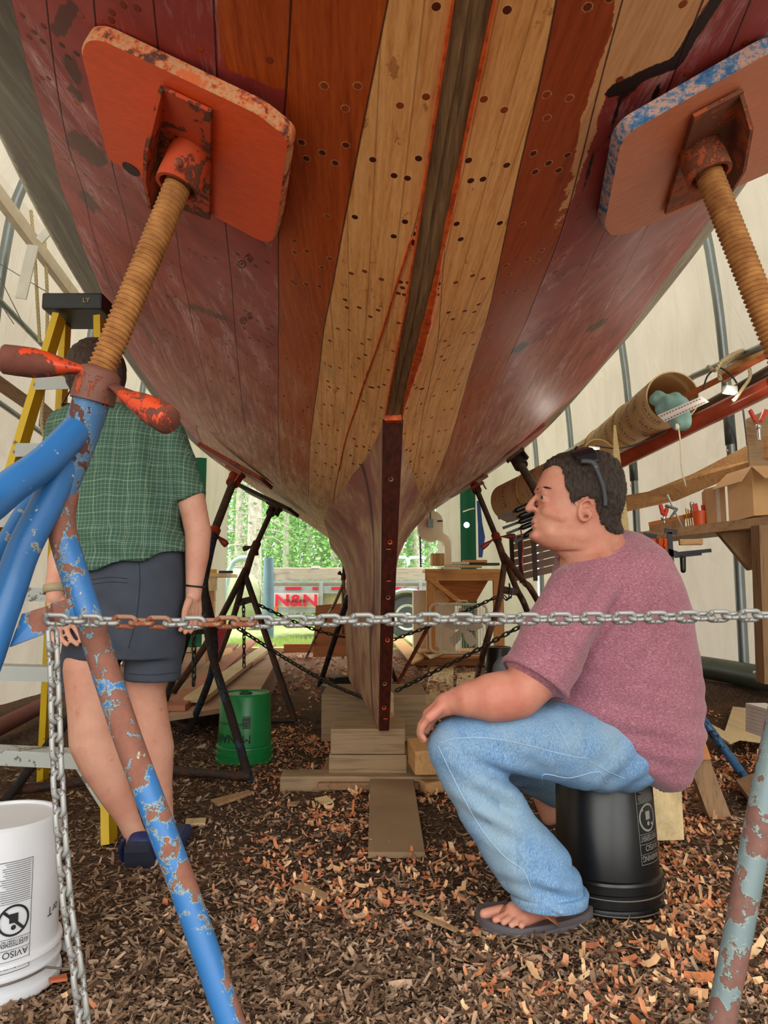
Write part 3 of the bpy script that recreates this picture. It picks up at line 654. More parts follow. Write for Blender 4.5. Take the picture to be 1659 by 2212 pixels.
# ================================================================ BOAT STANDS
BLUE = rustpaint('blue_chipped_paint', '2c6fae', '8a5a48', .30, 'a3a89c', .38, 7, fleck='b9b9a8')
BLUE2 = rustpaint('blue_rusted_paint', '3274b4', '9a6350', .45, '8a9a98', .45, 8, fleck='a8ac9c')
GREYP = rustpaint('grey_worn_paint', '76898b', '8a6055', .5, '8b9790', .45, 10)
ORP = rustpaint('orange_chipped_paint', 'dd4a20', '7d4433', .58, None, .45, 9)
RUST = rustpaint('rusty_steel', '844c32', 'c8643a', .55, None, .75, 18)
CAPM = rustpaint('rusty_orange_cap', 'd04e22', '7a4530', .5, None, .65, 16)
DKST = rustpaint('dark_blue_steel', '1f3448', '2c1d18', .62, None, .5, 10)
BLKST = rustpaint('dark_rusty_steel', '33261f', '5a3624', .5, None, .6, 12)
def screw_mat(name, a, b):
    t = NT(name); n = t.noise(t.coord(), 25, 5, .6); t.set(t.ramp(n, [(.3, hx(b)), (.7, hx(a))]), .75, .15); return t.m
SCR = screw_mat('rusted_screw', 'c08a4c', '8a5528'); SCRD = screw_mat('dark_screw', '57402c', '33241a')
def ply(name, face, edge):
    t = NT(name); co = t.coord('Object', (8, 60, 60), (.3, .2, .6)); n = t.noise(co, 1.2, 5, .6); t.set(t.ramp(n, [(.3, tuple(x*.86 for x in hx(face)[:3])+(1,)), (.7, hx(face))]), .55); t.bump(n, .0012)
    e = NT(name + '_edge'); g = e.n('ShaderNodeNewGeometry'); n = e.noise(e.coord('Object'), 26, 6, .7); c = e.ramp(n, [(.40, hx(edge[0])), (.47, hx(edge[1])), (.54, hx(edge[0])), (.6, hx(edge[2]))]); e.set(c, .7); e.bump(n, .003); return t.m, e.m
PLY1 = ply('orange_plywood', 'ff5f24', ('e2713a', 'cfa77a', '5b3a33')); PLY2 = ply('faded_orange_plywood', 'e2865e', ('4f7ea6', 'd8a483', '2f5f90'))
PLY3 = ply('brown_red_plywood', '8c4632', ('a04428', '8c3a22', '5f3020')); PLY4 = ply('dark_plywood', '2e2620', ('241d19', '3a2c22', '1b1613'))
def rayplane(px, py, P0, n):
    a = W(px, py, 1.0) - V((0, 0, CH)); o = V((0, 0, CH)); n = V(n); return o + a * ((V(P0) - o).dot(n) / a.dot(n))
def screw(p0, p1, r, pitch, mat, par, n=28):
    L = (V(p1)-V(p0)).length; d, a, b = frame(V(p1)-V(p0)); k = max(20, min(900, int(L/pitch*7))); m = M(); rg = []
    for i in range(k+1):
        h = L*i/k; ring = []
        for j in range(n):
            t = 2*math.pi*j/n; ph = (h/pitch - j/n) % 1.0; rr = r*(.93 + .085*math.cos(2*math.pi*ph))
            ring.append(V(p0) + d*h + (a*math.cos(t) + b*math.sin(t))*rr)
        rg.append(ring)
    m.rings(rg); return m.build('screw', mat, par, True)
def handle(p0, p1, r, mat, par, up=(0, 0, 1), flat_=.3):
    p0, p1 = V(p0), V(p1); m = M(); ts = [0, .12, .3, .5, .68, .85, .97, 1.0]; rs = [.55, .6, .8, .95, 1, 1, .97, .8]; fl = [flat_, flat_, .5, .8, 1, 1, 1, 1]
    d, a, b = frame(p1-p0, up); rg = []; n = 18
    for t, q, f in zip(ts, rs, fl):
        rg.append([lerp(p0, p1, t) + (a*math.cos(2*math.pi*j/n) + b*f*math.sin(2*math.pi*j/n))*r*q for j in range(n)])
    m.rings(rg); return m.build('handle', mat, par, True)
def pad_mesh(poly, n, th, plym, par, lab=None):
    """rounded board lying against the hull; poly corners on its outer face"""
    m = M(); n = V(n).normalized(); poly = [V(p) for p in poly]; c = sum(poly, V())/len(poly); k = len(poly)
    inn = [p - n*th for p in poly]; e = .004; o2 = [p - (p-c).normalized()*e for p in poly]; o1 = [p - n*e for p in poly]
    vs = o2 + o1 + inn; fs = [tuple(range(k))]; md = [0]
    for l in range(2):
        for i in range(k): fs.append((l*k+i, l*k+(i+1) % k, (l+1)*k+(i+1) % k, (l+1)*k+i)); md.append(1)
    fs.append(tuple(range(3*k-1, 2*k-1, -1))); md.append(1); m.v = vs; m.f = fs; m.m = md
    o = m.build('pad', list(plym), par); 
    if lab: o['label'] = lab
    return o
def roundpoly(pts, r, seg=4):
    out = []; k = len(pts)
    for i in range(k):
        a, b, c = V(pts[i-1]), V(pts[i]), V(pts[(i+1) % k]); u = (a-b).normalized(); w_ = (c-b).normalized(); rr = min(r, (a-b).length*.45, (c-b).length*.45)
        for j in range(seg+1):
            t = j/seg; out.append((b+u*rr)*(1-t)**2 + b*2*t*(1-t) + (b+w_*rr)*t*t)
    return out
# ---- near left stand
def hullframe(px, py, sd):
    b, t = inv(px, py, sd); P = V(HP(b, t, sd)); N = (V(HP(b, t, sd, .1)) - P).normalized(); return P, N
P, N = hullframe(405, 310, -1); P0 = P + N*.035
s1 = empty('boat_stand', W(150, 1100, 1.3)*1.0, 'chipped blue boat stand with orange pad in the left foreground', 'boat stand', 'boat stands propping the hull'); s1.location.z = 0
corn = [rayplane(x, y, P0, N) for x, y in ((172, 112), (183, 84), (215, 82), (560, 246), (626, 300), (603, 470), (590, 524), (566, 524), (232, 345))]
pad_mesh(roundpoly(corn, .02), N, .03, PLY1, s1, 'bright orange plywood pad')
m = M(); m.lathe(rayplane(283, 366, P0 + N*.001, N), N, [(-.001, .022), (.0008, .022), (.0008, .020), (.0006, .001)], 20); m.build('bolt_hole', BLKST, s1)
Pb = P0 + N*.004
m = M(); bp = [rayplane(x, y, Pb, N) for x, y in ((348, 183), (459, 236), (455, 470), (338, 425))]; m.slab(bp, .008, N)
fl = [bp[0], bp[3], bp[3] + N*.04, bp[0] + (bp[3]-bp[0])*.55 + N*.075, bp[0] + (bp[3]-bp[0])*.28 + N*.07, bp[0] + N*.012]; m.slab(fl, .008, (bp[1]-bp[0])); m.build('bracket', CAPM, s1)
cA = rayplane(398, 342, Pb, N); top1 = W(388, 392, 1.40); low1 = W(222, 792, 1.37); axd = (low1 - top1).normalized()
m = M(); m.lathe(top1 - axd*.085, axd, [(0, .030), (.012, .044), (.075, .046), (.10, .046), (.10, .038), (.06, .036)], 36); m.build('swivel_cap', CAPM, s1, True, auto=.7)
m = M(); m.ell(W(386, 352, 1.33), .010, seg=12); m.build('rivet', RUST, s1, True)
screw(top1, low1 + axd*.05, .0275, .0105, SCR, s1, 36)
tb = W(160, 960, 1.385); d2 = (tb - low1).normalized()
m = M(); c0 = W(216, 800, 1.37); c1 = W(199, 868, 1.375); ax2 = (c1-c0).normalized(); m.lathe(c0, ax2, [(-.004, .030), (0, .036), (.006, .041), (.05, .042), ((c1-c0).length, .042), ((c1-c0).length, .036)], 36); m.build('collar', rustpaint('rusty_collar', '7a4c3c', 'c2502c', .35, None, .6, 22), s1, True, auto=.7)
handle(W(222, 803, 1.365), W(2, 775, 1.30), .029, ORP, s1, (0, -.3, 1), .3); handle(W(243, 832, 1.36), W(368, 912, 1.28), .027, ORP, s1, (0, -.3, 1), .35)
m = M(); m.tube(bez([c1 - ax2*.02, W(170, 950, 1.385), W(130, 1060, 1.37), W(100, 1120, 1.36)], 24), [.0355]*100, 28); 
def tubeb(name, pts, r, mat, par, n=20, k=30):
    m = M(); q = bez(pts, k); rr = [lerp(r[0], r[1], i/(len(q)-1)) for i in range(len(q))] if hasattr(r, '__len__') else r; m.tube(q, rr, n); return m.build(name, mat, par, True, auto=1.0)
tubeb('main_tube', [c1 - ax2*.02, W(170, 950, 1.385), W(125, 1065, 1.37), W(112, 1110, 1.365)], (.0355, .032), rustpaint('blue_speckled', '4a7aa8', '6a4038', .5, '8fa4a8', .4, 24), s1, 28)
tubeb('leg', [W(165, 930, 1.37), W(95, 1000, 1.30), W(0, 1072, 1.22), W(-150, 1230, 1.12), V((-1.0, .95, .35)), V((-1.08, .93, 0.0))], (.030, .031), BLUE, s1)
tubeb('leg', [W(140, 1000, 1.37), W(98, 1095, 1.33), W(50, 1190, 1.29), W(5, 1320, 1.25), W(-100, 1600, 1.2), V((-.93, 1.15, 0.0))], (.030, .027), BLUE, s1)
tubeb('leg', [W(150, 1000, 1.40), W(80, 1075, 1.46), W(10, 1185, 1.55), W(-150, 1450, 1.7), V((-1.55, 1.85, 0.0))], .024, BLUE, s1)
tubeb('leg', [W(140, 1060, 1.38), W(135, 1150, 1.36), W(195, 1345, 1.34), W(278, 1600, 1.31), W(390, 1900, 1.28), W(495, 2200, 1.25), W(596, 2487, 1.235)], (.027, .0212), BLUE2, s1, 24, 60)
m = M(); m.slab([W(47, 1326, 1.27), W(98, 1310, 1.27), W(108, 1364, 1.27), W(20, 1398, 1.255)], .007, (0, 1, 0)); m.slab([W(110, 1304, 1.29), W(152, 1292, 1.32), W(162, 1330, 1.32), W(118, 1345, 1.29)], .007, (0, 1, 0)); 
m.slab([W(98, 1312, 1.27), W(112, 1304, 1.29), W(118, 1343, 1.29), W(108, 1362, 1.27)], .007, (0, 1, 0)); m.build('tie_plate', BLUE2, s1)
# ---- near right stand
P, N = hullframe(1480, 330, 1); P0 = P + N*.035
s2 = empty('boat_stand', V((1.0, 1.35, 0)), 'worn grey boat stand cut by the right edge, with faded orange pad', 'boat stand', 'boat stands propping the hull')
corn = [rayplane(x, y, P0, N) for x, y in ((1338, 312), (1362, 282), (1665, 110), (1760, 95), (1740, 330), (1660, 375), (1360, 505), (1318, 512), (1302, 490))]
pad_mesh(roundpoly(corn, .02), N, .03, PLY2, s2, 'faded orange pad with blue worn edge')
Pb = P0 + N*.004; m = M(); bp = [rayplane(x, y, Pb, N) for x, y in ((1496, 246), (1603, 190), (1560, 405), (1434, 458))]; m.slab(bp, .008, N)
fl = [bp[1], bp[2], bp[2] + N*.035, bp[1] + (bp[2]-bp[1])*.5 + N*.07, bp[1] + (bp[2]-bp[1])*.12 + N*.06]; m.slab(fl, .008, (bp[0]-bp[1])); m.build('bracket', RUST, s2)
top2 = W(1528, 368, 1.42); low2 = W(1700, 800, 1.38); ax = (low2-top2).normalized()
m = M(); m.lathe(top2 - ax*.085, ax, [(0, .030), (.012, .044), (.075, .046), (.10, .046), (.10, .038), (.06, .036)], 36); m.build('swivel_cap', RUST, s2, True, auto=.7)
screw(top2, low2 + ax*.05, .0275, .0105, SCR, s2, 36)
m = M(); m.lathe(low2, ax, [(-.004, .03), (0, .036), (.006, .041), (.07, .042)], 30); m.build('collar', RUST, s2, True, auto=.7)
handle(low2 + V((.03, 0, 0)), low2 + V((.17, -.05, -.03)), .028, ORP, s2)
tubeb('main_tube', [low2 + ax*.03, W(1760, 960, 1.38), W(1790, 1060, 1.36)], .0355, BLUE, s2)
tubeb('leg', [W(1775, 1000, 1.37), W(1760, 1200, 1.35), W(1700, 1490, 1.32), W(1640, 1780, 1.30), W(1600, 1990, 1.28), W(1556, 2220, 1.26), W(1518, 2480, 1.24)], (.026, .0215), GREYP, s2, 24, 60)
tubeb('leg', [W(1780, 1020, 1.36), W(1900, 1300, 1.25), V((1.45, 1.1, 0))], .024, BLUE, s2); tubeb('leg', [W(1780, 1020, 1.40), V((1.5, 1.9, 0))], .024, BLUE, s2)
# ---- farther stands
def far_stand(label, loc, padpx, padN_shift, Yp, ends, thick, plym, capm, scrm, tubem, cap_px, scr, handles, collar, main, legs, plates=(), padang=None, depth=.16, sd=-1, rS=.022, rT=.027, rL=.021):
    e = empty('boat_stand', V((loc[0], loc[1], 0)), label, 'boat stand', 'boat stands propping the hull')
    a, b = W(*ends[0], ends[0+2][0]), W(*ends[1], ends[2][1])
    u = (b-a).normalized(); Nn = V((sd*.48, -.02, -.87)); Nn = (Nn - u*Nn.dot(u)).normalized(); vdir = u.cross(Nn).normalized()
    poly = roundpoly([a - vdir*depth, b - vdir*depth, b + vdir*depth, a + vdir*depth], .04); pad_mesh(poly, Nn, thick, plym, e)
    c = W(*cap_px[:2], Yp); m = M(); m.box(c - Nn*.005, (.12, .12, .02), (u, vdir, Nn)); m.box(c + Nn*.02 + u*.05, (.008, .11, .08), (u, vdir, Nn)); m.build('bracket', capm, e)
    p0, p1 = W(scr[0][0], scr[0][1], Yp), W(scr[1][0], scr[1][1], scr[2]); ax = (p1-p0).normalized()
    m = M(); m.lathe(p0 - ax*.06, ax, [(0, .03), (.01, rS*1.7), (.09, rS*1.75), (.09, rS*1.3)], 24); m.build('swivel_cap', capm, e, True, auto=.7)
    screw(p0, p1, rS, .012, scrm, e, 18)
    m = M(); m.lathe(p1 - ax*.03, ax, [(0, rT), (.005, rT*1.25), (.07, rT*1.25), (.07, rT)], 24); m.build('collar', capm, e, True, auto=.7)
    for h in handles: handle(p1 + (W(*h, scr[2]) - p1).normalized()*rT*.8, W(*h, scr[2]), .021, capm, e, (0, -.3, 1), .35)
    tubeb('main_tube', [p1] + [W(*q) for q in main], rT, tubem, e)
    for lg in legs:
        pts = [W(*q) for q in lg[:-1]] + [lg[-1] if isinstance(lg[-1], V) else W(*lg[-1])]; tubeb('leg', pts, rL, tubem, e)
    for pl in plates: m = M(); m.slab([W(*q) for q in pl], .008, (0, 1, 0)); m.build('tie_plate', tubem, e)
    return e
s3 = far_stand('dark blue boat stand with red-brown pad behind the man in green', (-1.0, 3.9), None, 0, 4.75, ((438, 972), (577, 1050), (4.9, 4.85)), .028, PLY3, rustpaint('red_brown_cap', 'a03a22', '5a2e20', .3), SCRD, DKST,
   (508, 1020), ((505, 1038), (462, 1150), 4.4), [(490, 1178), (425, 1128)], None, [(452, 1190, 4.25), (436, 1265, 4.1)],
   [[(440, 1230, 4.15), (452, 1386, 3.85), (500, 1550, 3.6), G(541, 1692)], [(438, 1250, 4.15), (463, 1420, 4.3), G(406, 1586)], [(436, 1260, 4.1), (390, 1420, 4.3), G(340, 1560)], [(430, 1250, 4.1), (250, 1430, 3.6), G(8, 1732)]],
   [[(444, 1300, 4.05), (425, 1290, 4.05), (405, 1370, 4.05), (455, 1370, 4.0)]], rS=.026, rT=.03)
def ground_bar(par, a, b, r, mat): m = M(); m.tube([V(a), V(b)], r, 14); m.build('base_bar', mat, par, True, auto=1)
gb_ = BLKST
ground_bar(s3, G(541, 1692) + V((0, 0, .03)), G(371, 1683) + V((0, 0, .04)), .021, gb_); ground_bar(s3, G(371, 1683) + V((0, 0, .04)), G(30, 1722) + V((0, 0, .03)), .021, gb_)
ground_bar(s3, G(406, 1586) + V((0, 0, .04)), G(340, 1552) + V((0, 0, .04)), .021, gb_)
s4 = far_stand('black boat stand with dark pad in front of the dump trailer', (-1.1, 5.6), None, 0, 6.0, ((524, 1058), (635, 1112), (6.2, 6.1)), .03, PLY4, BLKST, BLKST, BLKST,
   (592, 1095), ((586, 1105), (553, 1178), 5.7), [(525, 1186), (553, 1200)], None, [(543, 1200, 5.6), (528, 1250, 5.5)],
   [[(527, 1235, 5.5), (560, 1330, 5.3), (600, 1450, 5.0), G(640, 1566)], [(530, 1230, 5.5), (490, 1310, 5.2), (440, 1400, 4.9), G(350, 1530)], [(528, 1240, 5.5), (505, 1330, 5.6), G(462, 1452)]],
   [[(508, 1296, 5.4), (545, 1287, 5.4), (548, 1300, 5.4), (506, 1313, 5.4)]], rS=.022, rT=.028, rL=.023)
ground_bar(s4, G(640, 1566) + V((0, 0, .03)), G(580, 1566) + V((0, 0, .03)), .02, gb_)
s5 = far_stand('dark stand with blue leg hidden behind the seated man', (1.5, 4.0), None, 0, 4.45, ((1045, 1022), (1176, 928), (4.6, 4.55)), .03, PLY3, BLKST, SCRD, rustpaint('blue_leg', '27608f', '2b2522', .35, None, .4, 12),
   (1114, 985), ((1122, 1000), (1172, 1085), 4.2), [(1150, 1105), (1200, 1080)], None, [(1195, 1130, 4.1), (1225, 1185, 4.05)],
   [[(1215, 1160, 4.05), (1330, 1300, 3.9), (1500, 1530, 3.65), (1570, 1625, 3.56), G(1616, 1690)], [(1215, 1170, 4.1), (1200, 1330, 4.2), G(1190, 1560)], [(1215, 1170, 4.1), (1300, 1330, 4.7), G(1390, 1510)]], sd=1, rS=.026, rT=.03)
s6 = far_stand('rusty brown boat stand with red handles left of the seated man', (1.3, 5.6), None, 0, 6.1, ((970, 1076), (1053, 1028), (6.3, 6.2)), .03, PLY3, rustpaint('red_cap', 'a4382a', '5a2e20', .3), SCRD, rustpaint('brown_rust_tube', '4c2f22', '6d4229', .5),
   (1032, 1050), ((1029, 1056), (1072, 1160), 5.7), [(1040, 1184), (1113, 1158)], None, [(1084, 1195, 5.6), (1094, 1225, 5.5)],
   [[(1090, 1215, 5.5), (1077, 1300, 5.3), (1050, 1390, 5.1), G(1027, 1475)], [(1090, 1205, 5.5), (1115, 1270, 5.5), (1142, 1330, 5.5), G(1175, 1450)], [(1085, 1195, 5.5), (1130, 1255, 5.3), (1160, 1295, 5.2), G(1270, 1500)]],
   [[(1088, 1266, 5.4), (1118, 1272, 5.4), (1125, 1288, 5.4), (1083, 1282, 5.4)]], sd=1, rS=.023, rT=.028, rL=.023)
s7 = far_stand('slender far boat stand beside the plywood sheet, left of the fin', (-.5, 7.6), None, 0, 7.6, ((724, 1166), (757, 1176), (7.7, 7.7)), .06, PLY4, BLKST, BLKST, rustpaint('tan_rust_tube', '8a6a4e', '6b4632', .4),
   (744, 1185), ((744, 1186), (742, 1245), 7.5), [(731, 1236), (755, 1238)], None, [(742, 1270, 7.5), (741, 1285, 7.5)],
   [[(741, 1262, 7.5), (720, 1310, 7.4), (690, 1360, 7.2), G(660, 1424)], [(741, 1270, 7.5), (741, 1340, 7.5), G(741, 1421)], [(741, 1270, 7.5), (756, 1310, 7.4), G(778, 1440)]], depth=.1, rS=.015, rT=.02, rL=.016)
def rod(name, label, p0, p1, r, mat, cat='rod'):
    m = M(); m.tube([V(p0), V(p1)], r, 14); return tag(m.build(name, mat, None, True, auto=1), label, cat)
rod('steel_prop', 'dark blue steel prop leaning behind the fin, its foot beside the black bucket block', W(752, 1290, 5.6), G(690, 1484) + V((0, 0, .01)), .024, DKST, 'prop')
rod('steel_prop', 'rusty brown steel prop slanting down to the right side of the sternpost', W(930, 1345, 5.6), G(848, 1500) + V((0, 0, .01)), .016, RUST, 'prop')
rod('steel_prop', 'short blue steel prop low behind the sternpost', W(828, 1405, 5.7), G(855, 1474) + V((0, 0, .02)), .022, DKST, 'prop')
# ================================================================ CHAINS
def link_mesh(r, L, wd, mat_i=0, ns=18, nr=8):
    pts = []
    for i in range(ns):
        t = 2*math.pi*i/ns; c, s_ = math.cos(t), math.sin(t); pts.append(V(((L/2 - wd/2)*(1 if c > 0 else -1) * (1 if abs(c) > 1e-6 else 0) + c*wd/2, s_*wd/2, 0)))
    vs = []; fs = []
    for i, p in enumerate(pts):
        d = (pts[(i+1) % ns] - pts[i-1]).normalized(); a = d.cross(V((0, 0, 1)))
        for j in range(nr):
            u = 2*math.pi*j/nr; vs.append(p + a*math.cos(u)*r + V((0, 0, 1))*math.sin(u)*r)
    for i in range(ns):
        for j in range(nr): fs.append((i*nr+j, i*nr+(j+1) % nr, ((i+1) % ns)*nr+(j+1) % nr, ((i+1) % ns)*nr+j))
    return vs, fs
def chain(label, pts, r, pitch, mats, group=None, up=(0, 0, 1), parts=True):
    """links threaded on a smooth path"""
    q = bez(pts, 60); cum = [0]; label = label
    for a, b in zip(q[:-1], q[1:]): cum.append(cum[-1] + (b-a).length)
    def at(s_):
        s_ = max(0, min(cum[-1], s_)); i = min(len(q)-2, max(0, int(np.searchsorted(cum, s_))-1)); return lerp(q[i], q[i+1], (s_-cum[i])/max(1e-9, cum[i+1]-cum[i]))
    n = int(cum[-1]/pitch); mats = mats if isinstance(mats, list) else [mats]; meshes = {}
    e = empty('chain', q[0], label, 'chain', group) if parts else None
    lv, lf = link_mesh(r, pitch + r*2.05, r*4.1); big = M()
    for i in range(n):
        a, b = at(i*pitch), at((i+1)*pitch); d, x, y = frame(b-a, up); c = (a+b)/2
        tw = math.radians(68 + random.uniform(-7, 7)) + (math.pi/2 if i % 2 else 0); e1 = x*math.cos(tw) + y*math.sin(tw); e2 = -x*math.sin(tw) + y*math.cos(tw)
        cpx = proj(c)[0]; mi = mats[-1] if len(mats) > 1 and (262 < cpx < 365 or 452 < cpx < 530) else mats[0]
        mat4 = Matrix((( d.x, e1.x, e2.x, c.x), (d.y, e1.y, e2.y, c.y), (d.z, e1.z, e2.z, c.z), (0, 0, 0, 1)))
        if parts:
            key = mi.name
            if key not in meshes:
                o = link('chain_link', lv, lf, mi, e, True); meshes[key] = o.data
            else:
                o = bpy.data.objects.new('chain_link', meshes[key]); COL.objects.link(o); o.parent = e; o.matrix_parent_inverse = Matrix.Translation(-e.location)
            o.matrix_basis = mat4
        else:
            big.add([mat4 @ v for v in lv], lf)
    if not parts: o = big.build('chain', mats[0], None, True); tag(o, label, 'chain', group); return o
    return e
GAL = rustpaint('galvanised_chain', 'a4a4a0', '8c7a6e', .3, 'b4b4b0', .45, 60, .35); GALR = rustpaint('rusty_chain', '9c7258', 'a35a38', .5, 'b8a898', .7, 60, .2)
CHD = rustpaint('dark_chain', '4a463e', '30241c', .4, None, .55, 30, .4)
chain('galvanised chain stretched across the foreground from stand to stand, partly rusty', [W(104, 1338, 1.26), W(400, 1345, 1.265), W(840, 1338, 1.28), W(1250, 1336, 1.30), W(1700, 1328, 1.33)], .0044, .0298, [GAL, GAL, GAL, GALR], up=(0, 0, 1))
chain('galvanised chain hanging down from the blue stand to the ground at left', [W(113, 1362, 1.25), W(118, 1480, 1.24), W(126, 1700, 1.22), W(145, 1950, 1.2), W(165, 2080, 1.19), W(186, 2260, 1.18)], .0045, .0300, [GAL], up=(0, -1, 0))
dc = 'dark back chains between the stands'
chain('dark chain running from the left black stand down to the keel block', [W(496, 1345, 4.6), W(600, 1412, 4.5), W(700, 1470, 4.3), W(780, 1505, 4.1), W(812, 1514, 4.0)], .0048, .034, [CHD], dc)
chain('dark chain behind the dump trailer side, from stand tie plate to the fin', [W(545, 1300, 5.4), W(640, 1345, 5.4), W(700, 1366, 5.4), W(752, 1378, 5.4)], .0048, .034, [CHD], dc)
chain('short dark chain hanging free from the black stand tie plate', [W(526, 1302, 5.38), W(527, 1370, 5.38), W(527, 1442, 5.38)], .0048, .034, [CHD], dc)
chain('dark chain hanging behind the walking man beside his right leg', [W(417, 1352, 4.0), W(419, 1420, 4.0), W(418, 1488, 4.0)], .0052, .036, [CHD], dc)
chain('dark chain in front of the box fan, rising to the rusty stand', [W(846, 1383, 5.4), W(930, 1352, 5.4), W(1010, 1318, 5.4), W(1078, 1287, 5.4)], .0048, .034, [CHD], dc)
chain('dark chain low at right of the sternpost rising toward the seated man', [W(856, 1492, 4.4), W(930, 1455, 4.4), W(1020, 1410, 4.3), W(1100, 1366, 4.2), W(1150, 1340, 4.2)], .0048, .034, [CHD], dc)
chain('loose end of dark chain looped on the rusty stand plate', [W(1100, 1262, 5.36), W(1103, 1285, 5.34), W(1096, 1296, 5.34), W(1086, 1285, 5.34)], .0048, .034, [CHD], dc)
# ================================================================ PEOPLE
def bake(o):
    bpy.context.view_layer.update(); dg = bpy.context.evaluated_depsgraph_get(); me = bpy.data.meshes.new_from_object(o.evaluated_get(dg)); old = o.data; o.modifiers.clear(); o.data = me
    me.name = old.name; bpy.data.meshes.remove(old); return o
def blob(name, m, voxel, it, mat, parent, fold=None, sf=.6):
    o = m.build(name, mat, parent, True); r = o.modifiers.new('r', 'REMESH'); r.mode = 'VOXEL'; r.voxel_size = voxel; r.use_smooth_shade = True
    s_ = o.modifiers.new('s', 'SMOOTH'); s_.factor = sf; s_.iterations = it; bake(o)
    if not o.data.materials: o.data.materials.append(mat)
    if fold:
        me = o.data; nv = len(me.vertices); co = np.empty(nv*3); me.vertices.foreach_get('co', co); no = np.empty(nv*3); me.vertex_normals.foreach_get('vector', no)
        co = co.reshape(-1, 3); no = no.reshape(-1, 3); d = np.array([fold(c) for c in co]); co = co + no*d[:, None]; me.vertices.foreach_set('co', co.ravel()); me.update()
    me = o.data; me.polygons.foreach_set('use_smooth', [True]*len(me.polygons)); return o
def cap(m, a, b, r0, r1=None, n=16, flat_=1.0, up=None):
    a, b = V(a), V(b); r1 = r0 if r1 is None else r1; d = (b-a); L = d.length or 1e-6; d.normalize(); pts = []; rr = []
    for k in range(5): t = math.pi/2*(k/5); pts.append(a - d*r0*math.cos(t)*(flat_ if flat_ < 1 else 1)); rr.append(max(1e-4, r0*math.sin(t)))
    for k in range(5): t = k/4; pts.append(lerp(a, b, t)); rr.append(lerp(r0, r1, t))
    for k in range(1, 6): t = math.pi/2*(k/5); pts.append(b + d*r1*math.sin(t)*(flat_ if flat_ < 1 else 1)); rr.append(max(1e-4, r1*math.cos(t)))
    m.tube(pts, rr, n, sy=flat_, up=up)
def limb(m, L, n=18):
    """L = [(point, radius)] joined tapered capsules"""
    for (a, r0), (b, r1) in zip(L[:-1], L[1:]): cap(m, a, b, r0, r1, n)
def side_rings(m, rows, Yc, sc, n=32, pw=1.0, frontf=1.0):
    """rows (py, xfront, xback, halfwidth m): stacked rings in side view"""
    rg = []
    for py, x0, x1, hw in rows:
        xc, a = (x0+x1)/2, (x1-x0)/2; ring = []
        for j in range(n):
            t = 2*math.pi*j/n; c, s_ = math.cos(t), math.sin(t); cc = math.copysign(abs(c)**pw, c); ss = math.copysign(abs(s_)**pw, s_); f = 1 - (1-frontf)*max(0, -c)
            ring.append(W(xc + a*cc, py, Yc) + V((0, hw*ss*f, 0)))
        rg.append(ring)
    m.rings(rg)
def back_rings(m, rows, Yc, n=32, pw=.85):
    rg = []
    for row in rows:
        py, x0, x1, hd = row[:4]; sl = row[4] if len(row) > 4 else 0; dy = row[5] if len(row) > 5 else 0
        xc, a = (x0+x1)/2, (x1-x0)/2; ring = []
        for j in range(n):
            t = 2*math.pi*j/n; c, s_ = math.cos(t), math.sin(t); cc = math.copysign(abs(c)**pw, c); ss = math.copysign(abs(s_)**pw, s_)
            ring.append(W(xc + a*cc, py + sl*cc, Yc + dy) + V((0, hd*ss, 0)))
        rg.append(ring)
    m.rings(rg)
def skin_mat(name, h, red, sc=1.0):
    t = NT(name); co = t.coord(); n = t.noise(co, 7, 4, .6); n2 = t.noise(co, 160, 3, .6); n3 = t.noise(co, 28, 4, .7)
    c = t.ramp(n, [(.35, hx(h)), (.65, hx(red))]); c = t.mix(t.math('MULTIPLY', t.step(n3, .62, .72), .3), c, hx('9a5038'))
    t.set(c, .5, spec=.35); t.b.inputs['Subsurface Weight'].default_value = .12; t.b.inputs['Subsurface Radius'].default_value = (.02, .008, .004); t.b.inputs['Subsurface Scale'].default_value = .4
    t.bump(t.math('ADD', n2, t.math('MULTIPLY', n3, .5)), .0006); return t.m
SKIN = skin_mat('skin_tanned', 'd29a80', 'c67c68'); SKIN2 = skin_mat('skin_pale', 'dba890', 'd0937c')
def hair_mat(name, a, b, dirs):
    t = NT(name); n = t.noise(t.coord('Object', dirs), 1, 4, .7, .4); t.set(t.ramp(n, [(.35, hx(a)), (.62, hx(b))]), .5, spec=.5); t.bump(n, .006, 1.0); return t.m
HAIR = hair_mat('dark_hair', '17110e', '4a3a30', (260, 120, 60)); HAIR2 = hair_mat('brown_hair', '2a1c14', '543c2c', (240, 240, 40))
def heather(name, a, b, c3):
    t = NT(name); co = t.coord(); n = t.noise(t.coord('Object', (150, 150, 420)), 1, 4, .8); n2 = t.noise(co, 6, 3); c = t.ramp(n, [(.35, hx(a)), (.52, hx(b)), (.66, hx(c3))]); c = t.mix(t.math('MULTIPLY', t.step(n2, .4, .7), .18), c, hx('5c3440'))
    t.set(c, .9, spec=.15); t.b.inputs['Sheen Weight'].default_value = .25; t.bump(t.noise(co, 700, 2), .0004); return t.m
TEE = heather('maroon_heather', '8c5362', 'a56a78', 'c49aa4')
dn = NT('denim'); co = dn.coord(); tw = dn.noise(dn.coord('Object', (700, 700, 90), (.0, .5, 0)), 1, 3, .7); fd = dn.noise(co, 4.5, 4, .6, .5); fo = dn.noise(dn.coord('Object', (30, 30, 9), (0, .7, 0)), 1, 4, .6, 1.0)
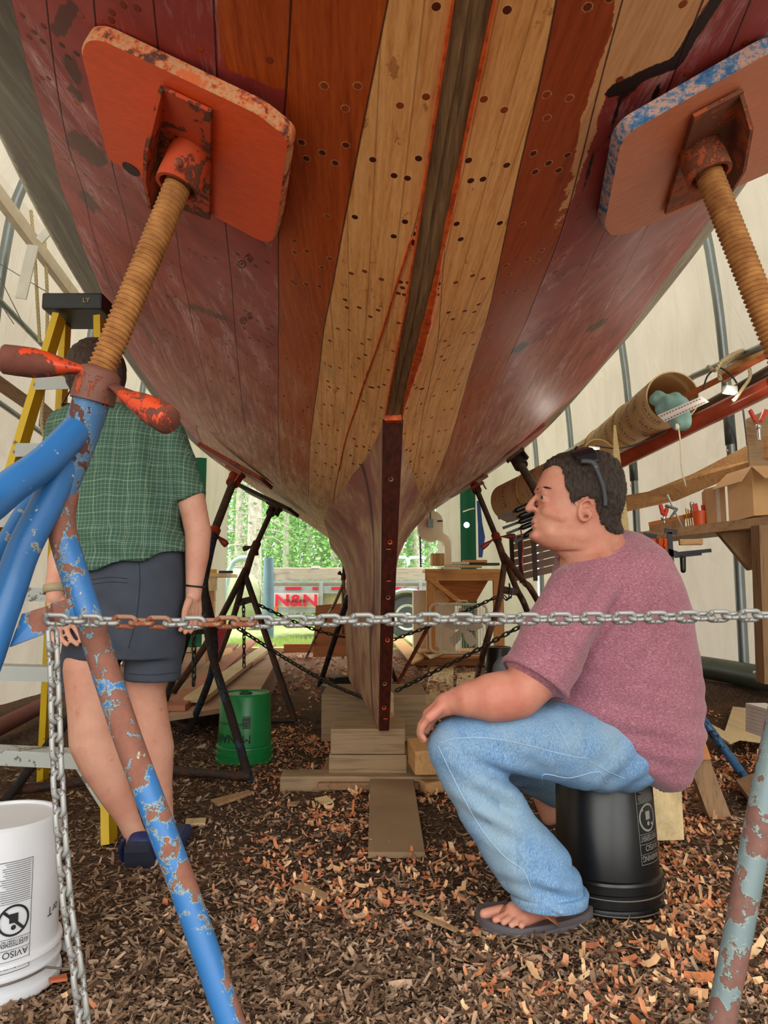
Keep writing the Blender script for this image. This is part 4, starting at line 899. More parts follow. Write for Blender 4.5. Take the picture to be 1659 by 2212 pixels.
c_ = dn.ramp(tw, [(.35, hx('4f79a4')), (.55, hx('7ba0c4')), (.7, hx('a9c3dc'))]); c_ = dn.mix(dn.math('MULTIPLY', dn.step(fd, .45, .68), .5), c_, hx('a4b8bc')); c_ = dn.mix(dn.math('MULTIPLY', dn.step(fo, .58, .7), .35), c_, hx('3d668f'))
dn.set(c_, .85, spec=.15); dn.bump(tw, .0006); DENIM = dn.m
thread = flat('jean_stitching', 'a9c4dc', .8)
# ---------------------------------------------------------------- seated man
YH = 2.04; YB = 2.20
man = empty('person', W(1300, 1700, 2.25), 'man in maroon T-shirt and blue jeans sitting on the upturned black bucket, looking left', 'person'); man.location.z = 0
m = M()
HR = [(983,1232,1296,.02),(991,1202,1315,.045),(1002,1184,1327,.062),(1018,1174,1336,.072),(1035,1165,1341,.078),(1050,1159,1343,.081),(1060,1156,1344,.082),(1073,1161,1343,.082),(1085,1163,1341,.081),(1098,1161,1338,.079),(1110,1156,1334,.077),(1120,1150,1331,.075),(1131,1153,1328,.073),(1139,1152,1326,.072),(1147,1153,1324,.070),(1160,1149,1322,.068),(1171,1157,1322,.064),(1181,1172,1322,.060),(1190,1195,1322,.056)]
side_rings(m, HR, YH, 1, 40, .82, .80)
P_ = lambda x, y, dy=0: W(x, y, YH) + V((0, dy, 0))
def cp(a, b, r0, r1=None, f=1.0): cap(m, P_(*a), P_(*b), r0, r1, 14, f)
cp((1157,1074,0), (1148,1086,0), .007, .009); cp((1148,1086,0), (1143,1098,0), .009, .0125); cp((1152,1100,-.010), (1152,1100,.010), .0085)            # nose
cp((1160,1061,-.010), (1166,1061,-.042), .0075, .0065); cp((1160,1061,.010), (1166,1061,.042), .0075, .0065)       # brow ridge
cp((1153,1126,-.016), (1153,1126,.016), .006, .006); cp((1154,1137,-.013), (1154,1137,.013), .0068, .0068)                # lips
cp((1155,1158,-.014), (1155,1158,.014), .0145); cp((1186,1152,-.024), (1186,1152,.024), .032, .032)
for sd in (-1, 1):
    cp((1180,1110,sd*.034), (1205,1120,sd*.046), .024, .026); cp((1215,1150,sd*.026), (1245,1158,sd*.034), .036, .038)   # cheek, jaw
    cp((1171,1070,sd*.034), (1174,1070,sd*.036), .011); cp((1171,1085,sd*.034), (1174,1085,sd*.036), .0105); cp((1176,1077,sd*.030), (1180,1077,sd*.034), .013)    # eyeball/lid mass
    # ear
    for k in range(14):
        a0 = math.pi*(.15 + 1.75*k/14); a1 = math.pi*(.15 + 1.75*(k+1)/14)
        e_ = lambda a_: (1247 + 13.5*math.cos(a_) + 3*math.sin(a_), 1110 - 22*math.sin(a_)*1.0, sd*(.088 + .006*math.cos(a_)))
        cp(e_(a0), e_(a1), .0042)
    cp((1245,1112,sd*.078), (1250,1112,sd*.084), .013, .012); cp((1240,1128,sd*.084), (1243,1130,sd*.085), .007)
limb(m, [(P_(1275,1105,0), .062), (P_(1272,1150,.004), .068), (P_(1272,1185,.015), .076), (P_(1282,1220,.04), .086), (P_(1300,1260,.10), .10)], 28)
limb(m, [(P_(1300,1130,0), .046), (P_(1305,1160,.02), .058), (P_(1325,1200,.08), .07)], 24); cp((1200,1160,0), (1245,1185,.01), .032, .050)
# left arm (near)
limb(m, [(W(1262,1290,2.02), .07), (W(1165,1455,1.95), .066), (W(1118,1500,1.93), .064), (W(1085,1504,1.92), .066), (W(1062,1507,1.92), .064), (W(1015,1511,1.93), .048), (W(976,1517,1.95), .033), (W(962,1522,1.955), .031)], 24)
wr = W(962,1523,1.955)
def hand(m, wr, kn, tips, spread, r=.0095, curl=None, thumb=None, lat=V((0, 1, 0)), thick=.014):
    kn = V(kn)
    for k in range(4):
        o_ = (k-1.5)*spread; a = wr + lat*o_*.55; b = kn + lat*o_; cap(m, a, b, thick*1.15, thick, 12)
        t_ = tips[k] if isinstance(tips, list) else tips; prev = b; rr = [r*1.02, r*.95, r*.86]
        for q, p in enumerate(t_):
            p = V(p) + lat*o_; cap(m, prev, p, rr[q], rr[min(2, q+1)]*.98, 10); prev = p
    if thumb: 
        prev = V(thumb[0])
        for q, p in enumerate(thumb[1:]): cap(m, prev, V(p), [.014, .0115, .0105][q], [.0115, .0105, .009][q], 10); prev = V(p)
ft = lambda dx, dy_, dd=0: [W(910+dx, 1566+dy_*.3, 1.965), W(907+dx, 1580+dy_*.7, 1.97), W(915+dx, 1592+dy_, 1.975)]
hand(m, wr + V((-.01, 0, 0)), W(926,1545,1.96), [ft(0, 0), ft(-2, 6), ft(-1, 4), ft(4, -6)], .0215, .0098, thumb=[W(955,1532,2.0), W(938,1552,2.02), W(928,1566,2.02), W(922,1580,2.01)])
cap(m, wr, W(928,1545,1.96), .028, .02, 14)
# right arm, hidden behind the body, resting on the far thigh
limb(m, [(W(1250,1290,2.42), .07), (W(1150,1440,2.52), .055), (W(1120,1480,2.52), .05), (W(1010,1500,2.5), .032)]); hand(m, W(1000,1503,2.5), W(965,1520,2.5), [[W(940,1535,2.5), W(930,1555,2.5), W(932,1570,2.5)]]*4, .02, thumb=[W(995,1508,2.46), W(970,1530,2.44), W(960,1540,2.44)])
limb(m, [(W(1300,1240,2.2), .10), (W(1340,1400,2.2), .12), (W(1350,1600,2.22), .10), (W(1200,1600,2.03), .06), (W(1000,1620,1.985), .05), (W(1110,1820,1.985), .045), (G(1195,1905,.12), .042)]); limb(m, [(W(1350,1600,2.3), .08), (W(1190,1600,2.44), .06), (W(1040,1605,2.5), .05), (W(1130,1660,2.68), .04), (W(1228,1700,2.75), .035)])
# near foot: heel to toes
z_ = lambda x, y, z: G(x, y, z)
limb(m, [(G(1195,1905,.12)+V((0,.02,0)), .045), (z_(1205,1935,.085), .042), (z_(1215,1948,.055), .032)]); limb(m, [(z_(1200,1935,.075), .04), (z_(1150,1955,.06), .034), (z_(1110,1968,.05), .024)])
cap(m, z_(1228,1952,.050), z_(1120,1975,.045), .027, .026); cap(m, z_(1180,1962,.045), z_(1130,1985,.042), .024, .02)
toes = [((1085,1966),(1046,1974),.0135), ((1098,1975),(1070,1987),.0098), ((1110,1980),(1088,1992),.0095), ((1122,1984),(1105,1998),.009), ((1136,1986),(1126,2000),.0088)]
for (a, b, r_) in toes: cap(m, z_(a[0], a[1], .042), z_(b[0], b[1], .038), r_*1.15, r_, 10)
# far foot: sole and toes behind the bucket
FY = 2.75; ff = lambda x, y: W(x, y, FY)
limb(m, [(ff(1230,1690), .045), (ff(1205,1740), .035), (ff(1190,1762), .032)]); cap(m, ff(1186,1765), ff(1168,1722), .030, .030)
for k in range(5): cap(m, ff(1170-5+k*7, 1722+abs(k-1)*2), ff(1158+k*8, 1706+k*2), .013 if k == 0 else .009, .0125 if k == 0 else .0085, 10)
body = blob('body', m, .0034, 8, SKIN, man, None, .5)
me = body.data
# hair grows from the scalp faces
HP_ = [(1172,1016),(1170,990),(1200,960),(1300,955),(1370,1000),(1372,1100),(1352,1150),(1322,1158),(1300,1150),(1282,1135),(1272,1112),(1266,1092),(1250,1082),(1234,1088),(1224,1101),(1217,1090),(1211,1066),(1205,1042),(1206,1024),(1196,1012)]
nv = len(me.vertices); co = np.empty(nv*3); me.vertices.foreach_get('co', co); co = co.reshape(-1, 3)
# px of a vertex as seen in the head's own side plane
rel = co.copy(); rel[:, 1] = YH; hu, hv = proj(rel); sdh = inpoly_sd(hu, hv, HP_); rag_ = np.array([noise.noise((c[0]*90, c[1]*90, c[2]*60)) for c in co])*3.5
sel = (sdh + rag_ > 0) & (co[:, 2] > 1.0) & (np.abs(co[:, 1]-YH) < .0905)
ear_ = (np.abs(hu-1250) < 17) & (np.abs(hv-1110) < 24) & (np.abs(co[:, 1]-YH) > .078); sel &= ~ear_
no = np.empty(nv*3); me.vertex_normals.foreach_get('vector', no); no = no.reshape(-1, 3)
fs = [tuple(p.vertices) for p in me.polygons if all(sel[v] for v in p.vertices)]; used = sorted({v for f in fs for v in f}); mp_ = {v: i for i, v in enumerate(used)}
hvs = []
for v in used:
    c = co[v]; e_ = min(1, max(0, sdh[v]/9)); s_ = noise.noise((c[0]*150, c[1]*90, c[2]*45)) + .6*noise.noise((c[0]*320, c[1]*200, c[2]*110)); top = max(0, (c[2]-W(0,1010,YH).z)*18)
    hvs.append(V(c) + V(no[v])*(.0015 + e_*(.004 + .0042*s_) + .006*e_*min(1, top)))
hr = link('hair', hvs, [tuple(mp_[v] for v in f) for f in fs], HAIR, man, True); sm = hr.modifiers.new('t', 'SOLIDIFY'); sm.thickness = -.004; sm.offset = 0
# strands breaking up the outline
m = M(); rs = random.Random(3)
for _ in range(1500):
    v = rs.choice(used); c = V(co[v]) + V(no[v])*.004; fr_ = min(1, max(0, (1200-hu[v])/30)); back = V((.5, 0, -.75)) if hv[v] > 1000 else V((.75, 0, -.25)); d_ = (V(no[v])*.55 + back + V((rs.gauss(0, .3), rs.gauss(0, .3), rs.gauss(0, .3)))).normalized(); L_ = rs.uniform(.010, .020)
    s_ = d_.cross(V(no[v])).normalized()*.0009; m.add([c - s_, c + s_, c + d_*L_], [(0, 1, 2)])
m.build('hair', HAIR, hr)
# face details
m = M(); 
for sd in (-1, 1):
    m = M(); m.ell(P_(1168.5,1078,sd*.0335), (.0085, .0095, .0062), seg=14); ey = m.build('eye', flat('eye_white', 'b5a49a', .2), man, True); m = M(); m.ell(P_(1164.5,1078,sd*.0378), (.0040, .0052, .0048), seg=10); m.build('iris', flat('iris', '2a1c14', .2), ey, True)
    m = M(); 
    for k in range(26): t_ = k/26; a = P_(1156.5 + 17*t_, 1060 - 3.5*math.sin(t_*2.6) + 1*t_, sd*(.020 + .036*t_)); m.tube([a, a + V((.011, sd*.003, .001 - .004*t_))], [.0024, .0008], 5)
    m.build('eyebrow', HAIR, man, True)
m = M(); cap(m, P_(1150,1132,-.019), P_(1150,1132,.019), .0013); m.build('mouth_line', flat('lip_dark', '6a2f2a', .6), man)
# shirt
def fold_tee(c):
    p = V(c); a = math.exp(-((p.z-.47)/.15)**2); f = .007*a*math.sin((p.z*1.0 + p.x*.25 + .02*noise.noise((p.x*5, p.y*5, p.z*3)))*90)*(.5+.5*noise.noise((p.x*6, p.y*6, p.z*6)))
    b = math.exp(-((V((p.x, p.z))-V((.60, .83))).length/.13)**2); f += .009*b*math.sin((p.x*.9-p.z*.7)*75)
    return f + .008*noise.noise((p.x*7, p.y*7, p.z*12)) + .002*noise.noise((p.x*22, p.y*22, p.z*40))
m = M(); side_rings(m, [(1146,1322,1345,.045),(1156,1280,1378,.085),(1172,1240,1400,.135),(1192,1213,1420,.18),(1215,1200,1434,.21),(1260,1190,1455,.235),(1320,1185,1473,.24),(1400,1180,1490,.238),(1460,1165,1497,.235),(1510,1150,1500,.235),(1540,1172,1501,.235),(1570,1205,1499,.232),(1600,1242,1494,.225),(1630,1285,1484,.215),(1658,1330,1470,.195),(1680,1378,1453,.16),(1692,1405,1440,.10)], YB, 1, 44, .86)
limb(m, [(W(1300,1245,2.06), .085), (W(1248,1292,2.02), .097), (W(1205,1372,1.975), .096), (W(1172,1432,1.955), .094)], 26)
limb(m, [(W(1300,1245,2.34), .085), (W(1248,1292,2.40), .095), (W(1190,1400,2.46), .09)], 20)
# sleeve skirt ends square at the hem
a_, b_ = W(1190,1405,1.965), W(1154,1468,1.945); ax_ = (b_-a_).normalized(); m.tube([a_, lerp(a_, b_, .5), b_], [.094, .095, .096], 26)
tee = blob('shirt', m, .006, 4, TEE, man, fold_tee, .5)
m = M(); m.lathe(b_ - ax_*.012, ax_, [(0, .0975), (.003, .0985), (.0155, .099), (.0155, .090), (0, .090)], 40, False); m.build('sleeve_hem', TEE, tee, True)
# collar band
m = M(); cc = P_(1268,1176,.12); q = []
for k in range(37):
    t_ = 2*math.pi*k/36; q.append(W(1270 + 66*math.cos(t_), 1178 - 31*math.cos(t_) + 3*math.sin(t_), 2.13) + V((0, .088*math.sin(t_), .01)))
m.tube(q, .0085, 10, False, sy=.6); m.build('collar', TEE, tee, True)
# jeans
def fold_jean(c):
    p = V(c); x, z = p.x, p.z; f = .006*noise.noise((x*9+z*6, p.y*7, z*9)) + .0032*noise.noise((x*26, p.y*18, z*30))
    k = math.exp(-((V((x, z))-V((.30, .36))).length/.10)**2); f += .010*k*math.sin((x*.5+z)*85)
    k = math.exp(-((V((x, z))-V((.45, .12))).length/.09)**2); f += .010*k*math.sin((z*1.1+x*.3)*85 + 2*noise.noise((x*8, p.y*8, z*8)))
    k = math.exp(-((V((x, z))-V((.66, .40))).length/.13)**2); f += .003*k*math.sin((x*.8-z*.9)*80)
    return f
m = M(); lg = [((1340,1620),.118,2.10), ((1270,1618),.112,2.05), ((1190,1598),.106,2.02), ((1110,1596),.094,1.99), ((1040,1602),.084,1.985), ((993,1612),.081,1.985)]
limb(m, [(W(*p, y), r) for p, r, y in lg], 26)
sh = [((990,1618),.082,1.985), ((1016,1668),.083,1.985), ((1062,1745),.086,1.985), ((1112,1820),.091,1.985), ((1150,1872),.094,1.985), ((1168,1890),.094,1.985)]
limb(m, [(W(*p, y), r) for p, r, y in sh], 26); side_rings(m, [(1740,1004,1143,.082),(1786,1024,1172,.084),(1820,1042,1198,.086),(1858,1060,1227,.088),(1885,1085,1245,.089),(1905,1101,1257,.090),(1922,1109,1264,.091),(1942,1108,1262,.091)], 1.985, 1, 36, .9)
limb(m, [(W(1370,1630,2.25), .14), (W(1310,1640,2.25), .13)], 24)
limb(m, [(W(1340,1620,2.38), .115), (W(1190,1600,2.44), .10), (W(1050,1595,2.5), .082), (W(1030,1610,2.52), .08)], 20); limb(m, [(W(1030,1610,2.52), .08), (W(1130,1660,2.68), .075), (W(1225,1715,2.76), .066)], 20)
j = blob('jeans', m, .006, 5, DENIM, man, fold_jean, .5)
# flatten the seat onto the bucket
for v in j.data.vertices:
    if math.hypot(v.co.x - .68, v.co.y - 2.29) < .19 and .24 < v.co.z < .372: v.co.z = .369 - (.372 - v.co.z)*.02
m = M(); side_rings(m, [(1921,1116,1258,.082),(1921,1106,1268,.0935),(1923,1105,1269,.0945),(1943,1104,1267,.0945),(1945,1106,1265,.093),(1945,1114,1256,.082)], 1.985, 1, 40, .9)
m.build('hem', DENIM, j, True)
from mathutils.bvhtree import BVHTree
def decal_line(pts, par, r, mat, name='stitching', tgt=None, off=.0008, k=40):
    """thread laid on a surface, found from where the seam is seen"""
    tr = BVHTree.FromObject(tgt, bpy.context.evaluated_depsgraph_get()); q = []; o_ = V((0, 0, CH)); P2 = bez([V((x, y, 0)) for x, y in pts], k)
    for p in P2:
        d_ = (W(p.x, p.y, 2.0) - o_).normalized(); h = tr.ray_cast(o_, d_)
        if h[0] is not None: q.append(h[0] + h[1]*off)
    if len(q) > 2: m = M(); m.tube(q, r, 6); return m.build(name, mat, par, True)
bpy.context.view_layer.update()
for ln in ([(945,1607),(985,1595),(1060,1595),(1140,1610),(1210,1628),(1270,1640)], [(947,1612),(965,1650),(1000,1720),(1040,1790),(1090,1850),(1130,1880),(1150,1925)], [(1172,1695),(1176,1672),(1230,1680),(1292,1667),(1310,1692)], [(1200,1562),(1215,1590),(1232,1625)], [(1275,1645),(1310,1665),(1350,1682)]):
    decal_line(ln, j, .0011, thread, tgt=j)
# sunglasses pushed up on the hair
sg = empty('sunglasses', P_(1250,1000), 'black sunglasses pushed up on the head of the seated man', 'sunglasses'); BLK = flat('black_plastic', '1c1c1e', .3); BLKM = flat('matt_black', '34363a', .5)
for sd in (-1, 1):
    m = M(); rg = []
    for px_, py_, px2, py2, w0 in ((1236,1015,1268,1013,.088),(1227,1004,1266,997,.080),(1224,993,1262,984,.058),(1232,982,1257,976,.016)):
        a = P_(px_, py_, sd*w0); b = P_(px2, py2, sd*(w0+.004)); a = a + V((0, 0, .008)); b = b + V((.004, sd*.004, .010)); rg.append([a, b, b + V((.003, 0, -.003)), a + V((.003, 0, -.003))])
    m.rings(rg); m.build('lens', BLK, sg)
    m = M(); pa = [P_(1236,1008,sd*.092), P_(1258,1012,sd*.100), P_(1268,1030,sd*.101), P_(1280,1060,sd*.099), P_(1285,1085,sd*.096), P_(1286,1102,sd*.094)]; m.tube(bez(pa, 30), [.0075]*12 + [.006]*60, 10, sy=.45, up=(0, 1, 0)); m.build('temple', BLKM, sg, True)
    m = M(); m.ell(P_(1265,1022,sd*.104), .0022, seg=8); m.build('hinge_screw', flat('bright_metal', 'd0d2d0', .3, .9), sg, True)
m = M(); m.tube([P_(1245,976,-.013) + V((0, 0, .01)), P_(1246,974,0) + V((0, 0, .012)), P_(1245,976,.013) + V((0, 0, .01))], .003, 8); m.build('bridge', BLK, sg, True)
# flip-flops
def sandal(name, outline, z0, th, label, strap, par_mat):
    e = empty(name, outline[0], label, 'sandal'); m = M(); q = bez(outline + [outline[0]], 60)[:-1]; q = [V((p.x, p.y, z0)) for p in q]; n = len(q); c = sum(q, V())/n
    rg = [[lerp(c, p, .97) for p in q], q, [p + V((0, 0, th*.45)) for p in q], [lerp(c, p, .985) + V((0, 0, th*.5)) for p in q], [lerp(c, p, 1.0) + V((0, 0, th*.55)) for p in q], [p + V((0, 0, th)) for p in q], [lerp(c, p, .97) + V((0, 0, th+.002)) for p in q], [lerp(c, p, .9) + V((0, 0, th-.001)) for p in q]]
    m.rings(rg); m.build('sole', par_mat, e, True, auto=.9)
    for st in strap: m = M(); m.tube(bez(st, 24), .012, 8, sy=.16, up=(0, 0, 1)); m.build('strap', flat('brown_leather', 'a2674a', .6), e, True)
    return e
ol = [G(x, y, .02) for x, y in ((1027,1975),(1045,1997),(1085,2012),(1135,2017),(1190,2008),(1250,1992),(1281,1972),(1268,1952),(1235,1945),(1195,1948),(1150,1952),(1100,1955),(1055,1958),(1034,1963))]
sandal('flip_flop', ol, .004, .026, 'grey flip-flop with brown strap under the near foot of the seated man', [[z_(1138,1948,.102), z_(1158,1958,.098), z_(1180,1975,.080), z_(1198,1988,.055), z_(1203,1994,.032)], [z_(1118,1950,.07), z_(1095,1958,.06), z_(1080,1968,.045)]], flat('grey_rubber', '5c5558', .8))
oz = V((ff(1175,1745).x, FY, .0)); m = M(); m.box(oz + V((.0, .04, .012)), (.10, .27, .02), .3, .008); tag(m.build('flip_flop', flat('dark_rubber', '2a2426', .8)), 'dark flip-flop in shade behind the black bucket', 'sandal')
# ---------------------------------------------------------------- standing man
YM = 2.45
man2 = empty('person', W(250, 1800, 2.45), 'man in green checked shirt and dark grey shorts walking away behind the blue stand', 'person'); man2.location.z = 0
m = M(); Q = lambda x, y, d=0: W(x, y, YM + d)
limb(m, [(Q(212,812,-.02), .088), (Q(210,790,-.03), .09)]); limb(m, [(Q(205,830,-.05), .075), (Q(232,900,0), .062), (Q(255,1000,0), .09), (Q(265,1200,0), .09), (Q(200,1360,-.02), .07), (Q(190,1445,-.05), .07)]); limb(m, [(Q(265,1200,0), .09), (Q(318,1360,0), .07), (Q(315,1425,.02), .07)]); limb(m, [(Q(245,950,0), .07), (Q(352,935,0), .05)]); limb(m, [(Q(245,950,0), .07), (Q(135,940,0), .05)])
cap(m, Q(156,828,-.04), Q(154,838,-.04), .011, .009)
limb(m, [(Q(352,930), .055), (Q(405,1050), .052), (Q(420,1110), .046), (Q(428,1150), .045), (Q(426,1200,-.02), .040), (Q(420,1260,-.03), .029), (Q(418,1288,-.03), .026)], 20)
hand(m, Q(418,1290,-.03), Q(416,1322,-.04), [[Q(414,1340,-.04), Q(408,1352,-.05), Q(402,1360,-.06)], [Q(416,1343,-.04), Q(410,1357,-.05), Q(404,1366,-.06)], [Q(418,1342,-.04), Q(413,1356,-.05), Q(407,1365,-.06)], [Q(420,1338,-.04), Q(416,1350,-.05), Q(411,1358,-.06)]], .018, thumb=[Q(408,1298,-.07), Q(400,1318,-.09), Q(398,1332,-.09)], lat=V((.45, .89, 0)))
limb(m, [(Q(135,935), .055), (Q(148,1040), .050), (Q(160,1120,-.02), .044), (Q(146,1160,-.05), .041), (Q(130,1210,-.1), .037), (Q(119,1265,-.14), .029), (Q(119,1290,-.15), .028)], 20)
hand(m, Q(122,1296,-.15), Q(134,1345,-.15), [[Q(128+6*k, 1366+(-4 if k in (0, 3) else 2), -.15), Q(134+8*k, 1382+(-4 if k in (0,) else 2), -.16), Q(142+9*k, 1392+(-8 if k == 3 else 0), -.17)] for k in range(4)], .018, thumb=[Q(140,1305,-.17), Q(160,1330,-.18), Q(170,1345,-.18)], lat=V((.93, .3, 0)))
limb(m, [(Q(190,1440,-.05), .078), (Q(196,1530,-.05), .073), (Q(202,1600,-.04), .076), (Q(222,1650,-.03), .070), (Q(248,1710,-.02), .053), (Q(275,1765,0), .037), (Q(290,1800,.02), .034), (Q(300,1820,.02), .034)], 22)
limb(m, [(Q(315,1420,.02), .075), (Q(315,1500,.05), .064), (Q(325,1570,.08), .066), (Q(334,1620,.1), .066), (Q(343,1700,.12), .046), (Q(352,1765,.14), .036), (Q(360,1800,.14), .035)], 22)
b2 = blob('body', m, .0036, 4, SKIN2, man2, None, .5)
m = M(); m.ell(Q(207,803,-.03), (.100, .112, .118), seg=28); m.ell(Q(208,845,-.03), (.085, .085, .06), seg=20); hh = blob('hair', m, .005, 3, HAIR2, man2, lambda c: .006*noise.noise((c[0]*120, c[1]*120, c[2]*30)), .5)
# checked shirt
ck = NT('green_check'); sp_ = ck.n('ShaderNodeSeparateXYZ'); wob = ck.noise(ck.coord(), 5, 2); ck.l(ck.coord(), sp_.inputs[0])
def stripes(ax, per, w_): 
    s_ = ck.math('ADD', ck.math('MULTIPLY', sp_.outputs[ax], 1/per), ck.math('MULTIPLY', wob, 1.2)); return ck.math('LESS_THAN', ck.math('FRACT', s_), w_)
g_ = ck.math('ADD', ck.math('ADD', stripes(0, .0135, .14), stripes(2, .0135, .14)), ck.math('MULTIPLY', ck.math('ADD', stripes(0, .054, .06), stripes(2, .054, .06)), .8)); n_ = ck.noise(ck.coord(), 5, 3)
ck.set(ck.mix(ck.math('MULTIPLY', g_, .34, clamp=True), ck.mix(n_, hx('38564a'), hx('50705e')), hx('a0b69e')), .85, spec=.15); CHECK = ck.m
def fold_ck(c):
    p = V(c); f = .007*noise.noise((p.x*9, p.y*5, p.z*4)) + .003*noise.noise((p.x*24, p.y*12, p.z*12)); f += .009*math.sin((p.x*.35 + p.z)*62 + 3*noise.noise((p.x*4, p.y*4, p.z*4)))*math.exp(-((p.z-1.02)/.10)**2); f += .010*math.sin((p.x*1.0+p.z*.25)*48 + 2*noise.noise((p.x*5, 1, p.z*3)))*math.exp(-((p.z-1.32)/.16)**2); return f
m = M(); back_rings(m, [(868,196,262,.06,4),(880,168,292,.085,6),(896,138,330,.105,8),(918,118,358,.12,8),(950,120,375,.13,4),(1000,132,384,.135,0),(1060,148,388,.14),(1130,163,392,.150,-4),(1180,166,400,.162,-12),(1208,168,406,.170,-22),(1222,168,409,.172,-27)], YM, 40)
limb(m, [(Q(345,925), .072), (Q(388,1000), .066), (Q(402,1045), .062)], 22); a_, b_ = Q(395,1025), Q(411,1078); m.tube([a_, b_], [.063, .064], 24)
limb(m, [(Q(140,925), .070), (Q(130,985), .066)], 22); m.tube([Q(132,970), Q(140,1055)], [.066, .066], 24)
blob('shirt', m, .0065, 4, CHECK, man2, fold_ck, .5)
def fold_sh(c): p = V(c); return .005*noise.noise((p.x*8, p.y*8, p.z*8)) + .005*math.sin((p.z*.9 + abs(p.x+.9)*.8)*55)*math.exp(-((p.z-.78)/.10)**2)*(.5+noise.noise((p.x*5, 2, p.z*5)))
SHORTS = flat('slate_cotton', '474d58', .85, var=.12, sc=14, spec=.15)
m = M(); back_rings(m, [(1190,188,392,.12,-24),(1225,176,398,.145,-14),(1270,162,402,.155),(1330,152,402,.155),(1390,146,396,.15),(1420,150,392,.14)], YM, 40)
m.tube([Q(205,1350), Q(196,1430), Q(189,1496)], [.098, .096, .094], 28); m.tube([Q(330,1350), Q(332,1420), Q(330,1468)], [.095, .094, .093], 28)
so = blob('shorts', m, .006, 4, SHORTS, man2, fold_sh, .5)
bpy.context.view_layer.update()
for ln in ([(198,1252),(240,1247),(275,1250)], [(198,1262),(240,1257),(275,1259)], [(300,1200),(302,1260),(295,1330),(278,1400)], [(128,1483),(170,1490),(228,1490)], [(278,1455),(330,1458),(385,1452)]): decal_line(ln, so, .0012, flat('slate_seam', '2c313a', .9), 'seam', tgt=so)
# clog with its heel lifted
NV = flat('navy_foam', '1f2c5c', .5, var=.15, sc=20); m = M(); sh_ = empty('clog', Q(300, 1880), 'navy blue clog on the lifted left foot of the walking man', 'shoe')
lv = []; 
for t_, w_, h_ in ((0, .030, .02), (.08, .040, .034), (.25, .044, .042), (.5, .047, .046), (.75, .052, .042), (.92, .046, .03), (1.0, .03, .016)):
    c = lerp(Q(300,1808,-.03), Q(326,1893,.10), t_); lv.append((c, w_, h_))
d_, ax1, ax2 = frame(lv[-1][0]-lv[0][0], (0, -1, .3)); rg = []
for c, w_, h_ in lv: rg.append([c + ax1*w_*math.copysign(abs(math.cos(a))**.7, math.cos(a)) + ax2*h_*math.copysign(abs(math.sin(a))**.8, math.sin(a))*(1 if math.sin(a) > 0 else 1) for a in [2*math.pi*k/24 for k in range(24)]])
m.rings(rg); m.build('upper', NV, sh_, True)
m = M(); rg = []
for c, w_, h_ in lv: 
    o_ = ax2*(h_*.8); rg.append([c + o_ - ax1*w_*1.06, c + o_ + ax1*w_*1.06, c + o_ + ax1*w_*1.0 + ax2*.016, c + o_ - ax1*w_*1.0 + ax2*.016])
m.rings(rg); m.build('sole', flat('navy_sole', '23283a', .85), sh_, False)
m = M(); m.tube(bez([Q(268,1812,-.01), Q(262,1838,.0), Q(272,1862,.03), Q(290,1870,.05)], 16), .011, 8, sy=.4); m.build('heel_strap', NV, sh_, True)
m = M(); m.box(W(372,1818,2.62), (.10, .26, .05), .1, .02); tag(m.build('clog', NV), 'navy blue clog on the far foot, mostly behind the blue stand leg', 'shoe')
m = M(); m.lathe(Q(119,1264,-.14), Q(119,1280,-.145)-Q(119,1264,-.14), [(0, .031), (0, .036), (.026, .036), (.026, .031)], 24, False); wt = m.build('watch', flat('tan_band', 'a89878', .7), None, True); tag(wt, 'tan wristwatch band on the left wrist of the walking man', 'watch')
m = M(); m.lathe(Q(420,1268,-.03), (0.1, 0, 1), [(0, .029), (0, .032), (.006, .032), (.006, .029)], 24, False); tag(m.build('bracelet', BLK, None, True), 'thin black wristband on the right wrist of the walking man', 'bracelet')
gl = M(); gl.tube([Q(156,838,-.06), Q(133,874,.05), Q(140,882,.08)], .003, 8); gl.tube([Q(133,874,.05), Q(150,872,.10)], .003, 8); tag(gl.build('eyeglasses', BLK, None, True), 'thin black eyeglasses on the walking man, arm seen beside his ear', 'glasses')
# ================================================================ PROPS
def RB(px, py, bx):
    """point where the view through (px,py) meets the upright plane parallel to the side walls"""
    x = (px-829.5)/FP; u = (1106-py)/FP; yd = CP-u*SP; zd = SP+u*CP; k = (bx*RN + RA)/(x + RS*yd); return V((x*k, yd*k, CH+zd*k))
W1 = woodm('pine', 'c99a63', 'a8763f', 1); W1x = woodm('pine_x', 'd0a26c', 'a97b46', 0); W2 = woodm('old_timber', 'a08562', '6e583c', 0); W2y = woodm('old_timber_y', 'ad8b64', '7a5c3e', 1)
W3 = woodm('brown_board', '96704c', '694a30', 1); WZ = woodm('post_wood', '93714c', '624a30', 2); WP = woodm('pale_plywood', 'dcc596', 'c4aa78', 1, sc=.6); WO = woodm('orange_plywood_wood', 'c47b3e', '9a5626', 0)
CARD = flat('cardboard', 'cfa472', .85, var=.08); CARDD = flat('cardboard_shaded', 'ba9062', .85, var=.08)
BLKP = flat('black_plastic_bucket', '0e0f11', .32, var=.3, sc=30); WHT = flat('white_plastic', 'd4d6da', .35, var=.04); GRNP = flat('green_plastic', '14803f', .35, var=.06); INKG = flat('label_grey', '8a8a84', .6); INKB = flat('ink_black', '1a1c20', .6); REDP = flat('red_plastic', 'd2412c', .4); ORP2 = flat('orange_plastic', 'e05a22', .4)
def thing(o, label, cat, group=None): return tag(o, label, cat, group)
